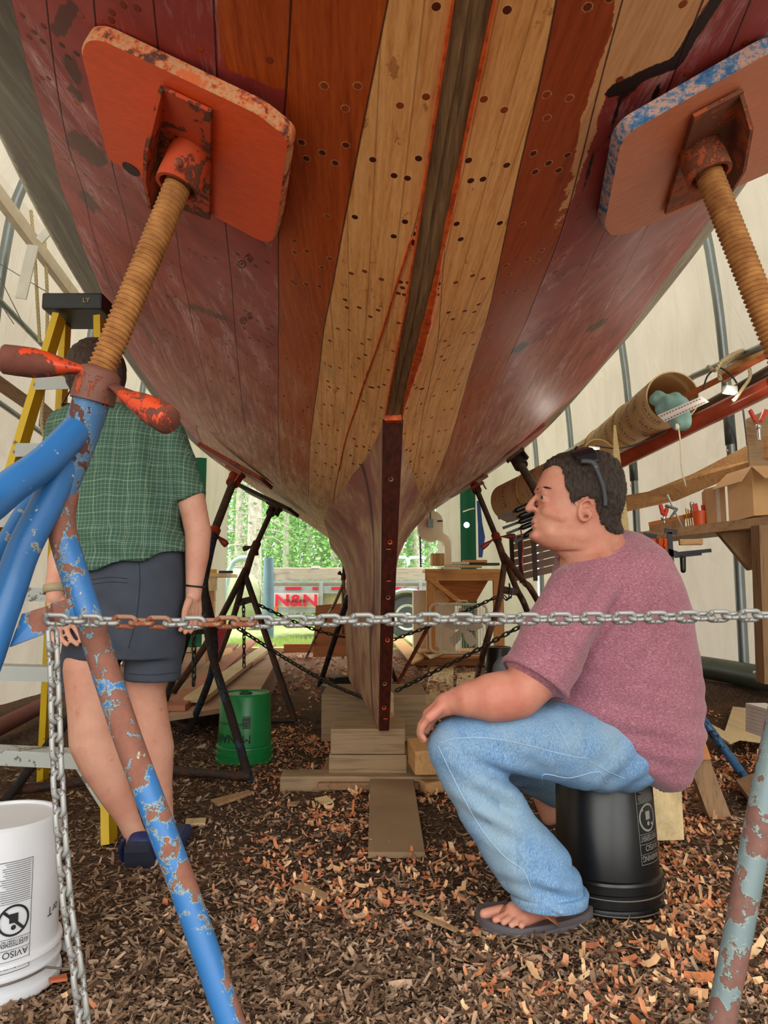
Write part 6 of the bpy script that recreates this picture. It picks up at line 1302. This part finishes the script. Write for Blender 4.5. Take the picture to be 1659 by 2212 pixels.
# tools on and under the shelf
plank('tool_rack', 'orange wooden tool rack strip above the shelf', W(1402, 1133, 4.75), W(1508, 1110, 4.4), .008, .028, WO, cat='rack'); tk = bpy.data.objects['tool_rack']; m = M(); m.slab([W(1404, 1133, 4.9), W(1480, 1115, 4.8), W(1480, 1150, 4.8), W(1404, 1160, 4.9)], .01, (0, 1, 0)); m.build('back_board', WZ, tk)
plank('aluminium_square', 'white metal combination square leaning in the tool rack', W(1441, 1068, 4.5), W(1476, 1144, 4.5), .016, .006, flat('alu', 'd0d2ca', .3, .6), (1, 0, 0), 'square')
m = M(); m.beam(W(1438, 1092, 4.5), W(1462, 1100, 4.5), .03, .012); m.beam(W(1462, 1100, 4.5), W(1448, 1120, 4.5), .02, .012); m.build('head', flat('grey_metal', '6e7674', .5, .6), bpy.data.objects['aluminium_square'])
def springclamp(label, a, b, pivot, jaw, Y, par=None):
    e = empty('spring_clamp', W(*pivot, Y), label, 'clamp'); 
    for p in (a, b): m = M(); cap(m, W(*p, Y), W(*[lerp(p[i], pivot[i], .6) for i in (0, 1)], Y), .013, .013, 10); m.build('grip', REDP, e, True)
    m = M(); cap(m, W(*pivot, Y), W(*jaw, Y), .012, .009, 10); m.ell(W(*pivot, Y), .018); m.build('jaw', flat('bright_metal', 'd0d2d0', .3, .9), e, True); return e
springclamp('red-handled spring clamp gripping the long board near the right edge', (1621, 888), (1653, 888), (1638, 922), (1641, 950), 4.2); springclamp('red spring clamp at the left end of the tool rack', (1427, 1092), (1440, 1100), (1434, 1120), (1435, 1130), 4.5)
rb = empty('plastic_bin', W(1512, 1135, 4.35), 'orange-red plastic bin full of tools on the shelf', 'bin'); m = M(); m.lathe(W(1514, 1139, 4.35), (0, 0, 1), [(0, .036), (.1, .045), (.1, .041), (.01, .034), (.01, .001)], 16); m.build('bin', ORP2, rb, True, auto=.6)
for i, (x0, x1, mt) in enumerate(((1500, 1508, REDP), (1520, 1523, REDP), (1528, 1522, flat('bright_metal', 'd0d2d0', .3, .9)))): m = M(); m.beam(W(x0, 1088 + i*3, 4.35), W(x1, 1122, 4.35), .03, .012); m.build('tool', mt, rb)
for i, x in enumerate((1484, 1489, 1494, 1499)): m = M(); m.tube([W(x-3, 1098+i*2, 4.45), W(x+2, 1140, 4.45)], .0045, 6); thing(m.build('pencil', flat('pencil_yellow', 'd8a22c', .5)), ['leftmost', 'second', 'third', 'rightmost'][i] + ' yellow pencil standing in the tool rack', 'pencil', 'pencils in the tool rack')
m = M(); cap(m, W(1494, 1088, 4.42), W(1499, 1112, 4.42), .014, .012, 10); thing(m.build('caulking_plier', flat('bright_metal', 'd0d2d0', .3, .9), None, True), 'shiny metal pliers upright in the tool rack', 'pliers')
def barclamp(label, segs, hnd, Y):
    e = empty('bar_clamp', W(*segs[0][0], Y), label, 'clamp')
    for a, b, w_ in segs: m = M(); m.beam(W(*a, Y), W(*b, Y), w_, .012, (0, 1, 0)); m.build('bar', BLKM, e)
    m = M(); a, b = hnd; cap(m, W(*a, Y), W(*b, Y), .018, .016, 12); m.build('handle', BLK, e, True); return e
barclamp('black bar clamp hanging from the shelf edge with vertical bar', [((1436, 1146), (1462, 1150), .03), ((1446, 1150), (1452, 1236), .028), ((1442, 1192), (1462, 1198), .04)], ((1475, 1206), (1476, 1232)), 4.3)
barclamp('black bar clamp lying sideways under the shelf, bar pointing right', [((1455, 1197), (1536, 1189), .022), ((1458, 1203), (1515, 1197), .014)], ((1446, 1204), (1450, 1208)), 4.32)
barclamp('short black bar clamp head at the left end of the shelf', [((1390, 1155), (1418, 1160), .03), ((1396, 1158), (1397, 1185), .02)], ((1397, 1170), (1397, 1180)), 4.5)
m = M(); m.box(W(1492, 1171, 4.25), (.13, .05, .035), -.25, .004); thing(m.build('timber_block', W1x), 'small pale timber offcut clamped under the shelf', 'timber')
for i, x in enumerate((1408, 1424, 1436)): m = M(); m.box(W(x, 1178, 4.5), (.03, .05, .085), .2, .004); m.box(W(x, 1178, 4.47), (.012, .01, .02)); thing(m.build('battery_pack', ORP2), ['leftmost', 'middle', 'rightmost'][i] + ' orange plastic case hanging under the left shelf end', 'case', 'orange cases under the shelf')
# rolled green tarp along the foot of the right wall
GT = flat('dark_green_roll', '3e4a3c', .45, var=.3, sc=4); bar('tarp_roll', 'dark green roll of tarp along the foot of the right wall', [RB(1480, 1434, 2.66), RB(1570, 1450, 2.66), RB(1700, 1475, 2.66)], .085, GT, 'tarp', None, 20)
# ---- clamps fan, slatted panel
CL = empty('clamp_rack', W(1150, 1130, 5.6), 'wall bundle of dark bar clamps seen before the seated man\'s nose', 'clamps')
bpy.data.objects.remove(CL)
for i, (x0, y0, x1, y1) in enumerate(((1076, 1120, 1150, 1088), (1093, 1127, 1152, 1105), (1086, 1141, 1157, 1115), (1094, 1153, 1158, 1128), (1112, 1172, 1156, 1143))):
    e = empty('bar_clamp', W(x1, y1, 5.4), ['topmost', 'second from the top', 'middle', 'fourth from the top', 'lowest'][i] + ' dark bar clamp fanned out before the seated man\'s face', 'clamp', 'fan of bar clamps at the right wall'); Y = 5.4 + .05*i
    m = M(); m.beam(W(x0, y0, Y), W(x1+10, y1-4, Y), .022, .01, (0, 1, 0)); m.build('bar', BLKM, e); m = M(); cap(m, W(lerp(x0, x1, .55), lerp(y0, y1, .55), Y-.03), W(x1, y1, Y-.03), .021, .023, 12); m.build('handle', BLK, e, True)
pn = empty('slatted_panel', W(1160, 1210, 5.9), 'grey-brown slatted wooden panel on the right wall behind the stand', 'panel')
for i in range(6):
    m = M(); y0 = 1163 + i*17; m.beam(W(1108, y0+2, 6.4), W(1215, y0-24, 5.6), .012, .055, (0, 0, 1)); m.build('slat', flat('slat_grey', 'd2beb0', .8), pn)
for x in (1104, 1122, 1152): m = M(); m.beam(W(x, 1158, 6.25-(x-1104)*.01), W(x+5, 1262-(x-1104)*.15, 6.25-(x-1104)*.01), .035, .02, (0, 1, 0)); m.build('upright', flat('upright_dark', '3a2c22', .7), pn)
bar('hanging_cord', 'thin red cord hanging down the slatted panel', bez([W(1125, 1143, 5.9), W(1130, 1180, 5.9), W(1128, 1210, 5.9), W(1131, 1235, 5.9)], 12), .006, REDP, 'cord', None, 6)
m = M(); m.slab([W(1030, 1082, 8.6), W(1037, 1082, 8.6), W(1042, 1130, 8.6), W(1048, 1160, 8.6), W(1042, 1204, 8.6), W(1034, 1204, 8.6), W(1033, 1150, 8.6)], .02, (0, 1, 0)); thing(m.build('blue_strap', flat('blue_strap', '3a62b8', .6)), 'blue webbing strap hanging behind the rusty boat stand', 'strap')
bar('string_light', 'small lit bulb on white cord by the far opening', bez([W(1000, 1105, 8.9), W(1015, 1100, 8.9), W(1025, 1098, 8.9)], 8), .008, flat('white_cord', 'e0dcd0', .7), 'lamp'); gl_ = NT('bulb_glow'); gl_.b.inputs['Emission Color'].default_value = (1, .95, .75, 1); gl_.b.inputs['Emission Strength'].default_value = 12; m = M(); m.ell(W(1008, 1134, 8.9), .035, seg=12); sl_ = bpy.data.objects['string_light']; m.build('bulb', gl_.m, sl_, True)
# ================================================================ FAR END OF THE TENT
def poly(name, label, cat, pts, Y, th, mat, par=None):
    m = M(); m.slab([W(x, y, Y) for x, y in pts], th, (0, 1, 0)); o = m.build(name, mat, par)
    return tag(o, label, cat) if label else o
bn = empty('workbench', W(1000, 1400, 8.6), 'tall orange-brown workbench with plywood hopper at the right of the opening', 'workbench'); bn.location.z = 0; YBn = 8.6
WB = woodm('bench_pine', 'd39a5a', 'a86c34', 0); WBz = woodm('bench_leg', 'cf9454', 'a86c34', 2)
m = M(); a, b = W(918, 1232, YBn), W(1084, 1232, YBn); m.box((a+b)/2 + V((0, .3, 0)), ((b-a).length, .65, .03)); m.box((a+b)/2 + V((0, -.02, -.06)), ((b-a).length, .04, .13)); m.build('top', WB, bn)
for x, dy in ((930, 0), (1074, 0), (936, .6), (1078, .6)): p = W(x, 1248, YBn + dy); m = M(); m.box(V((p.x, p.y, p.z/2)), (.10, .09, p.z)); m.build('leg', WBz, bn)
hop = [W(942, 1246, YBn+.03), W(1062, 1242, YBn+.03), W(1028, 1300, YBn+.12), W(972, 1302, YBn+.12)]; hb = [p + V((0, .5, 0)) for p in hop[:2]] + [p + V((0, .22, 0)) for p in hop[2:]]
m = M(); m.add(hop + hb, [(0, 1, 2, 3), (4, 7, 6, 5), (0, 4, 5, 1), (1, 5, 6, 2), (3, 2, 6, 7), (0, 3, 7, 4)]); m.build('hopper', woodm('hopper_ply', 'b0682e', '7e4018', 0), bn)
m = M(); m.beam(W(922, 1246, YBn-.05), W(996, 1302, YBn-.05), .05, .03, (0, 1, 0)); m.build('brace', WB, bn); m = M(); m.beam(W(940, 1262, YBn), W(968, 1300, YBn), .05, .03, (0, 1, 0)); m.build('brace', WB, bn)
for i, (x0, x1, y, d, mt, lab) in enumerate(((960, 1040, 1224, .12, WP, 'pale board lowest on the workbench'), (975, 1012, 1217, .2, flat('white_board', 'dcd8cc', .7), 'white board on the workbench pile'), (1000, 1050, 1213, .25, WB, 'orange board on the workbench pile'), (1008, 1076, 1219, .3, flat('dark_board', '3a4038', .6), 'dark board at the right end of the workbench'), (955, 990, 1228, .05, flat('white_board', 'dcd8cc', .7), 'white offcut at the front edge of the workbench'))):
    a, b = W(x0, y, YBn+d), W(x1, y, YBn+d); m = M(); m.box((a+b)/2, ((b-a).length, .2, .03), .05*i - .1); thing(m.build('board', mt), lab, 'board')
e = empty('carton', W(945, 1225, 8.75), 'small brown cardboard carton on the workbench below the band saw', 'box'); m = M(); a = W(945, 1209, 8.75); m.box(a, (.15, .15, .15), .1); m.build('body', CARD, e); m = M(); m.box(a + V((0, -.078, .0)), (.04, .003, .15), .1); m.build('tape', CARDD, e)
# band saw
bs_ = empty('band_saw', W(940, 1225, 9.0), 'cream band saw standing behind the workbench', 'band saw'); bs_.location.z = 0; CRM = flat('cream_enamel', 'e4d9bd', .4, var=.04); YS = 9.0
arc = [(903 + 27 - 27*math.cos(t), 1128 - 26*math.sin(t)) for t in [math.pi*k/12 for k in range(13)]] + [(957, 1146), (957, 1151), (968, 1158), (974, 1172), (976, 1225), (961, 1225), (961, 1178), (955, 1167), (948, 1163), (940, 1168), (925, 1168), (909, 1160), (903, 1148)]
m = M(); m.slab([W(x, y, YS) for x, y in arc], .28, (0, 1, 0)); m.build('housing', CRM, bs_)
m = M(); a, b = W(930, 1168, YS+.1), W(930, 1101, YS+.1); m.tube([W(930, 1097, YS-.03), W(930, 1122, YS-.03)], .008, 8); m.tube([W(925, 1097, YS-.03), W(935, 1097, YS-.03)], .008, 8); m.build('tension_screw', STEELD, bs_)
m = M(); m.box(W(930, 1130, YS-.03), (.07, .05, .10)); m.build('tension_bracket', STEEL, bs_); poly('label', None, None, [(945, 1124), (956, 1124), (956, 1127), (945, 1127)], YS-.006, .004, INKB, bs_); poly('label', None, None, [(945, 1128), (956, 1128), (956, 1131), (945, 1131)], YS-.006, .004, flat('label_white', 'd8dce4', .5), bs_)
m = M(); m.tube([W(907, 1150, YS+.1), W(909, 1225, YS+.1)], .012, 8); m.build('blade', STEELD, bs_); p = W(968, 1225, YS); m = M(); m.box(V((p.x, p.y+.14, p.z/2)), (.16, .3, p.z)); m.build('column', CRM, bs_); m = M(); m.box(V((W(935, 1200, YS).x, YS+.14, .45)), (.5, .35, .9)); m.build('base_cabinet', CRM, bs_)
# box fan
fn_ = empty('box_fan', W(1000, 1410, 8.3), 'dusty white box fan standing on the pallet in front of the workbench', 'fan'); YF = 8.2; FC = W(1001, 1358, YF); DW = flat('dusty_white', 'd8cdb8', .6)
def rr(cx, cy, hw, hh, r, n=6): 
    out = []
    for (sx, sy, a0) in ((1, 1, 0), (-1, 1, math.pi/2), (-1, -1, math.pi), (1, -1, 1.5*math.pi)):
        for k in range(n+1): t = a0 + math.pi/2*k/n; out.append((cx + sx*(hw-r) + r*math.cos(t), cy + sy*(hh-r) + r*math.sin(t)))
    return out
for dy in (0, .14):
    m = M(); o_ = -.10*(dy > 0); m.tube([V((FC.x + o_ + x, YF + dy, FC.z + z)) for x, z in rr(0, 0, .27, .275, .07)] + [V((FC.x + o_ + .27, YF+dy, FC.z + .2))], .014, 8); m.build('frame', DW, fn_, True)
m = M(); m.box(V((FC.x - .04, YF+.07, FC.z + .27)), (.46, .14, .02)); m.box(V((FC.x-.04, YF+.07, FC.z - .27)), (.46, .14, .02)); m.build('shroud', DW, fn_)
m = M()
for k in range(17): x = (k-8)*.032; m.box(V((FC.x+x, YF-.005, FC.z)), (.005, .005, .54))
m.build('grille', DW, fn_); m = M()
for k in range(25): z = (k-12)*.0215; m.box(V((FC.x, YF-.003, FC.z+z)), (.54, .003, .003))
m.build('grille', DW, fn_)
for k in range(5): 
    t = 2*math.pi*k/5 + .3; m = M(); c = V((FC.x, YF+.06, FC.z)); u = V((math.cos(t), 0, math.sin(t))); v = V((-math.sin(t)*.8, .5, math.cos(t)*.8)); m.slab([c + u*.04 - v*.03, c + u*.12 - v*.08, c + u*.22 - v*.07, c + u*.23 + v*.05, c + u*.12 + v*.07, c + u*.04 + v*.03], .005); m.build('blade', flat('blade_white', 'c8c2b4', .5), fn_)
m = M(); m.lathe(V((FC.x, YF+.02, FC.z)), (0, 1, 0), [(0, .02), (0, .05), (.06, .05), (.06, .02)], 16); m.build('hub', DW, fn_); m = M(); m.tube([V((FC.x-.06, YF+.07, FC.z+.28)), V((FC.x-.05, YF+.07, FC.z+.315)), V((FC.x+.05, YF+.07, FC.z+.315)), V((FC.x+.06, YF+.07, FC.z+.28))], .009, 8); m.build('carry_handle', DW, fn_, True)
pl = empty('pallet', G(960, 1440), 'low wooden pallet carrying the box fan', 'pallet')
zb = .13; c0, c1 = G(886, 1441), G(1045, 1430)
for i in range(5): m = M(); m.box(V(((c0.x+c1.x)/2, c0.y + .10 + i*.24, .115)), (c1.x-c0.x+.1, .16, .022)); m.build('deck_board', WB, pl)
for q in (.04, .5, .96): m = M(); m.box(V((lerp(c0.x, c1.x, q), c0.y + .6, .055)), (.08, 1.15, .10)); m.build('runner', W2y, pl)
m = M(); m.box(V(((c0.x+c1.x)/2, c0.y-.01, .06)), (c1.x-c0.x+.05, .03, .08)); m.build('front_board', woodm('pallet_red', 'a2683c', '70411f', 0), pl)
for i, (pts, z, lab) in enumerate((([(868, 1352), (905, 1352), (960, 1388), (930, 1400)], .16, 'pale offcut board on the pallet heap left of the fan'), ([(846, 1362), (868, 1358), (915, 1400), (890, 1412)], .13, 'long thin offcut sliding off the pallet heap'), ([(900, 1375), (945, 1372), (955, 1382), (905, 1388)], .2, 'short pale offcut topmost on the heap beside the fan'))): m = M(); m.slab([G(x, y+20, z) for x, y in pts], .02); thing(m.build('offcut', [WP, WB, W1][i]), lab, 'offcut')
def gslab(label, pts, th, mat, z=.015, name='plywood_board', cat='board'): m = M(); m.slab([G(x, y, z) for x, y in pts], th); return thing(m.build(name, mat), label, cat)
gslab('pale plywood board lying behind the hand of the seated man', [(930, 1440), (980, 1439), (978, 1510), (968, 1538), (910, 1542)], .015, WP); gslab('pale board right of the plywood one under the stand legs', [(988, 1455), (1030, 1450), (1028, 1490), (984, 1494)], .015, WP)
gslab('pink-edged stick on the ground right of the fin', [(906, 1490), (912, 1493), (892, 1528), (886, 1524)], .015, flat('pink_stick', 'd8a488', .8), name='stick', cat='stick')
gslab('pair of pale offcuts right of the keel blocks', [(880, 1552), (905, 1548), (905, 1572), (880, 1576)], .03, WP, .04)
# left side: small bench, lumber, plywood sheet
lb = empty('workbench', W(455, 1320, 8.3), 'small pale workbench by the left tent end panel', 'workbench'); lb.location.z = 0
a = W(452, 1250, 8.3); m = M(); m.box(V((a.x-.25, 8.5, a.z+.04)), (.95, .6, .04)); m.box(V((a.x-.30, 8.25, a.z-.06)), (.80, .04, .16)); m.build('top', WP, lb); 
for x in (-.62, .02): m = M(); m.box(V((a.x + x, 8.35, a.z/2-.05)), (.08, .08, a.z-.1)); m.build('leg', W1, lb)
m = M(); p = V((a.x-.05, 8.4, a.z+.085)); m.box(p, (.22, .12, .05), .2); thing(m.build('power_tool', flat('tool_yellow', 'd6a428', .5)), 'yellow tool on the small pale workbench', 'tool'); m = M(); m.box(p + V((.22, 0, -.005)), (.16, .05, .03), .3); thing(m.build('hand_plane', BLKM), 'black hand tool at the right end of the small workbench', 'tool')
lum = [((350, 1545), (505, 1392), .13, 'brown plank nearest the stands in the lumber pile'), ((375, 1530), (545, 1385), .17, 'red-edged plank on the left lumber pile'), ((420, 1512), (585, 1392), .19, 'second pale plank on the left lumber pile')]
for i, (a, b, z, lab) in enumerate(lum): m = M(); m.beam(G(*a, z), G(*b, z), .14, .035); thing(m.build('plank', [W3, flat('red_plank', 'b5765a', .8), WP][i]), lab, 'plank', None)
gslab('wide dusty board forming the top of the left lumber pile', [(352, 1560), (545, 1530), (608, 1415), (560, 1412)], .03, flat('dusty_top', 'c2a084', .85, var=.2, sc=4), .12, 'wide_board'); m = M(); m.slab([G(545, 1532, .12), G(610, 1418, .12), G(616, 1445, 0), G(556, 1560, 0)], .03); thing(m.build('side_board', W3), 'brown side board of the low platform behind the green bucket', 'board')
gslab('pale yellow offcut at the far end of the lumber pile', [(520, 1425), (560, 1405), (575, 1412), (545, 1432)], .03, W1, .2, 'offcut', 'offcut'); gslab('orange sawdust-covered board near the opening on the left', [(452, 1408), (500, 1398), (505, 1410), (460, 1422)], .02, WB, .15, 'offcut', 'offcut')
m = M(); m.box(V(W(655, 1400, 9.6)) , (.5, .12, .11)); thing(m.build('timber_block', WO), 'short orange timber lying at the threshold left of the plywood sheet', 'timber'); m = M(); m.box(W(560, 1403, 10.6), (2.2, .2, .06)); thing(m.build('sill_timber', WP), 'long pale timber across the opening threshold', 'timber')
m = M(); m.slab([W(682, 1308, 8.2), W(742, 1303, 8.2), W(757, 1418, 7.9), W(676, 1420, 7.9)], .015, (0, 1, 0)); thing(m.build('plywood_sheet', woodm('ply_brown', 'b07248', '84502c', 0, sc=.5)), 'brown plywood sheet propped upright left of the fin', 'board')
m = M(); m.slab([W(478, 1330, 7.5), W(488, 1330, 7.5), W(486, 1400, 7.5), W(468, 1412, 7.5), W(466, 1380, 7.5)], .03, (0, 1, 0)); thing(m.build('red_cloth', flat('red_cloth', 'a03038', .9), None), 'dark red cloth hanging beside the black stand leg', 'cloth')
# ================================================================ OUTSIDE
YT = 13.5; TP = flat('trailer_grey', 'a8b0b4', .5, .3); TPD = flat('trailer_tan', 'c4b894', .6); TW = woodm('trailer_wood', 'b3a89a', '8e7f70', 0)
tr = empty('dump_trailer', W(720, 1400, YT), 'grey dump trailer with red lettering parked outside the tent opening', 'trailer'); tr.location.z = 0
def tb(name, x0, y0, x1, y1, mat, d=0.0, th=.06):
    a, b = W(x0, y0, YT + d), W(x1, y1, YT + d); m = M(); m.box(((a.x+b.x)/2, YT+d+th/2, (a.z+b.z)/2), (abs(b.x-a.x), th, abs(b.z-a.z))); return m.build(name, mat, tr)
tb('bed', 570, 1258, 1000, 1322, TPD, .1, 1.9); tb('side_board', 578, 1228, 1000, 1253, TW, 0, .05); tb('far_side_board', 578, 1226, 1000, 1250, TW, 1.9, .05); tb('top_rail', 574, 1254, 1000, 1259, TP); tb('side_rail', 574, 1266, 1000, 1282, TP, -.02)
for x in (568, 690, 790, 905): tb('stake_post', x, 1222 if x == 568 else 1258, x+7, 1324, TP, -.05)
tb('lower_rail', 572, 1312, 1000, 1324, TP, -.03); tb('corner_plate', 575, 1236, 590, 1252, TP, -.04, .02)
for x0, x1 in ((616, 650), (675, 686), (716, 750), (855, 867), (872, 880), (903, 912)): tb('reflector', x0, 1268, x1, 1274, flat('reflector_red', 'd0203a', .4), -.04, .02)
tb('marker_lamp', 593, 1310, 598, 1321, flat('marker_orange', 'f08020', .4), -.06, .02); tb('top_cap', 672, 1222, 690, 1229, flat('white_paint', 'd8d8d0', .6), 0, .1)
v_, f_ = tmesh('N&N', .30, .007); xs_ = [q.x for q in v_]; a, b = W(596, 1310, YT), W(686, 1284, YT); sx_ = (b.x-a.x)/(max(xs_)-min(xs_)); zs_ = [q.y for q in v_]; sz_ = (b.z-a.z)/(max(zs_)-min(zs_))
o = link('lettering', [V((a.x + (q.x-min(xs_))*sx_, YT-.085, a.z + (q.y-min(zs_))*sz_)) for q in v_], f_, flat('letter_red', 'e02848', .5), tr); so_ = o.modifiers.new('s', 'SOLIDIFY'); so_.thickness = .03; so_.offset = 0
v_, f_ = tmesh('TRAILERS', .08); w_ = max(q.x for q in v_); a, b = W(614, 1301, YT), W(668, 1301, YT); link('lettering', [V((a.x + q.x/w_*(b.x-a.x), YT-.11, a.z + q.y)) for q in v_], f_, INKB, tr); tb('sign_panel', 592, 1281, 689, 1312, flat('panel_cream', 'd6d2c4', .5), -.04, .03)
wc = W(880, 1345, YT); wc.z = .40
for dx in (0, .95): m = M(); m.lathe(wc + V((dx, -.10, 0)), (0, 1, 0), [(0, .25), (-.01, .30), (0, .38), (.03, .40), (.2, .40), (.22, .30)], 32); wl_ = m.build('tyre', flat('tyre', '4e5258', .8), tr, True, auto=.7); m = M(); m.lathe(wc + V((dx, -.11, 0)), (0, 1, 0), [(.03, .02), (-.03, .05), (-.02, .07), (.03, .10), (.02, .18), (-.01, .24), (.02, .25)], 24); m.build('rim', flat('rim_white', 'c8ccc8', .4), wl_, True, auto=.7)
m = M(); m.tube([wc + V((math.cos(t)*.52, -.05, math.sin(t)*.50)) for t in [math.pi*k/14 for k in range(15)]], .05, 8, sy=2.6); m.build('fender', TP, tr, True)
bar('steel_bollard', 'blue-grey upright pipe at the left end of the trailer', [W(581, 1360, 12.9) - V((0, 0, .15)), W(581, 1205, 12.9)], .09, flat('blue_grey', '5f7c8c', .5), 'post', None, 14)
bar('pipe_frame', 'pale blue bent pipe left of the trailer', bez([W(478, 1330, 12), W(490, 1260, 12), W(500, 1222, 12), W(515, 1208, 12), W(535, 1206, 12)], 20), .045, flat('pale_pipe', 'b8dcdc', .4), 'pipe'); bar('pipe_frame', 'white looped pipe rail above the trailer, right of the sternpost', bez([W(848, 1222, 15), W(850, 1206, 15), W(862, 1204, 15), W(878, 1206, 15), W(882, 1222, 15), W(884, 1207, 15), W(900, 1204, 15), W(920, 1206, 15)], 30), .03, flat('pale_pipe', 'b8dcdc', .4), 'pipe')
m = M(); m.ell(W(508, 1290, 13.5), (.5, .4, .55), seg=14); thing(m.build('tarp_heap', flat('pale_olive', 'b4bd96', .8), None, True), 'pale olive covered heap left of the trailer', 'heap')
# the forest behind: every tree its own trunk and crown
BARK = NT('bark'); n_ = BARK.noise(BARK.coord('Object', (8, 8, 3)), 3, 6, .8); BARK.set(BARK.ramp(n_, [(.35, hx('7a7468')), (.5, hx('a8a496')), (.65, hx('c4c0b4'))]), .95); BARK = BARK.m
def leafm(name, c1, c2):
    t = NT(name); n = t.noise(t.coord(), .9, 5, .7); c = t.ramp(n, [(.3, hx(c1)), (.7, hx(c2))]); t.t.nodes.remove(t.b); d = t.n('ShaderNodeBsdfDiffuse'); x = t.n('ShaderNodeBsdfTranslucent'); q = t.n('ShaderNodeMixShader'); t.l(c, d.inputs[0]); t.l(c, x.inputs[0]); q.inputs[0].default_value = .45; t.l(d.outputs[0], q.inputs[1]); t.l(x.outputs[0], q.inputs[2]); t.l(q.outputs[0], t.out.inputs[0]); return t.m
LEAF = [leafm('leaf_dark', '48704a', '7ca070'), leafm('leaf_mid', '5c9050', '9cc47c'), leafm('leaf_light', '74a85e', 'b8dc98')]
def tree(px, Y, rt, H, kind, label, r=1.5, nleaf=1500, bare=0.0, low=.3):
    b = W(px, 1300, Y); b.z = 0; e = empty('tree', b, label, 'tree', 'trees of the forest behind the trailer'); rs = random.Random(int(px*7+Y)); m = M(); m.tube(bez([b, b + V((rs.gauss(0, .08), 0, H*.4)), b + V((rs.gauss(0, .15), 0, H))], 16), [rt*(1-.5*i/17) for i in range(20)][:17], 10); m.build('trunk', BARK, e, True)
    if bare:
        m = M()
        for k in range(26): z = rs.uniform(1.2, 5.2); s_ = rs.choice((-1, 1)); L = rs.uniform(.5, 1.3); m.tube([b + V((0, 0, z)), b + V((s_*L*.5, rs.gauss(0, .3), z - .05)), b + V((s_*L, rs.gauss(0, .4), z - .25*L - .1))], [.025, .016, .006], 5)
        m.build('dead_branches', BARK, e, True)
    vs = []; fs = []
    for _ in range(nleaf):
        z = low + (H-low)*rs.random()**.9; rad = r*(1.15 - .75*z/H)*math.sqrt(rs.random()); t = rs.uniform(0, 6.28); c = b + V((rad*math.cos(t), rad*math.sin(t), z - rad*.25)); s_ = rs.uniform(.035, .085)
        u = V((rs.gauss(0, 1), rs.gauss(0, 1), rs.gauss(0, .5))).normalized()*s_; w_ = u.cross(V((rs.gauss(0, 1), rs.gauss(0, 1), rs.gauss(0, 1)))).normalized()*s_*.6; k = len(vs); vs += [c-u, c+w_, c+u, c-w_]; fs.append((k, k+1, k+2, k+3))
    link('crown', vs, fs, LEAF[kind], e)
tl = [(548, 17, .20, 9, 0, .8), (512, 19, .13, 9, 0, .9), (530, 23, .12, 9, 1, 0), (592, 24, .11, 9, 1, 0), (615, 20, .10, 8, 2, 0), (640, 27, .16, 10, 0, 0), (668, 22, .10, 8, 1, 0), (698, 25, .16, 10, 1, 0), (722, 21, .12, 9, 2, 0), (745, 26, .14, 10, 0, 0), (765, 23, .1, 9, 1, 0), (868, 22, .13, 9, 1, 0), (888, 24, .2, 9, 0, 0), (905, 21, .11, 9, 1, 0), (850, 27, .14, 10, 0, 0), (925, 26, .14, 10, 1, 0), (575, 30, .15, 11, 0, 0), (660, 31, .15, 11, 0, 0), (480, 26, .15, 10, 1, 0), (790, 30, .15, 11, 0, 0), (830, 31, .15, 11, 1, 0), (705, 32, .15, 11, 1, 0), (620, 33, .15, 11, 0, 0), (560, 33, .15, 11, 1, 0), (500, 32, .15, 11, 0, 0), (880, 33, .15, 11, 0, 0), (930, 33, .15, 11, 0, 0), (750, 34, .15, 11, 0, 0)]
place = ['pale thick trunk with dead white branches', 'thin trunk with bare branches at the left of the opening'] 
sd_ = sorted(range(len(tl)), key=lambda i: tl[i][0])
for i, (px, Y, rt, H, kd, bare) in enumerate(tl):
    k = sd_.index(i); lab = ['dark green', 'mid green', 'light green'][kd] + ' tree, number %s from the left in the %s row of the forest' % (['one','two','three','four','five','six','seven','eight','nine','ten','eleven','twelve','thirteen','fourteen','fifteen','sixteen','seventeen','eighteen','nineteen','twenty','twenty-one','twenty-two','twenty-three','twenty-four','twenty-five','twenty-six','twenty-seven','twenty-eight'][k], 'front' if Y < 22.5 else 'middle' if Y < 28.5 else 'rear')
    if bare: lab = place[0] if i == 0 else place[1]
    tree(px, Y, rt, H, kd, lab, 2.0 + .03*Y, 800 if bare else 4600, bare, 1.5 if bare else .1)
# low growth along the wood edge and grass by the threshold
m = []; vs = []; fs = []; rs = random.Random(11)
for _ in range(7000):
    x, y = rs.uniform(-4.5, 2.5), rs.uniform(11.2, 12.9); h = rs.uniform(.03, .12); a = rs.uniform(0, 3.14); k = len(vs); d_ = V((math.cos(a), math.sin(a), 0))*.012; q = V((x, y, 0)); vs += [q-d_, q+d_, q + V((rs.gauss(0, .03), rs.gauss(0, .03), h))]; fs.append((k, k+1, k+2))
tag(link('grass', vs, fs, leafm('grass_leaf', '7aa040', 'c8d888')), 'sunlit grass between the tent opening and the trailer', 'grass', None, 'stuff')
# pencilled notes on the planks of the hull
hm_ = [o for o in boat.children if o.name.startswith('hull_planking')][0]
for (cx, cy, sz, ang) in ((528, 553, 17, .9), (532, 678, 14, 1.0)):
    m = M(); ca, sa = math.cos(ang), math.sin(ang)
    for vf in (tmesh('Fill', 1.0), moved(ringart(.6, -.9, .5, .42), 0, 0), moved(tmesh('R', .6), .38, -1.1)):
        vs_ = []
        for v in vf[0]:
            b_, t_ = inv(cx + (v.x*ca + v.y*sa)*sz, cy + (v.x*sa - v.y*ca)*sz, -1); vs_.append(V(HP(b_, t_, -1, .0012 if True else 0)))
        m.add(vs_, vf[1])
    link('pencil_mark', m.v, m.f, flat('pencil_mark_dark', '2e1a1a', .8), boat)
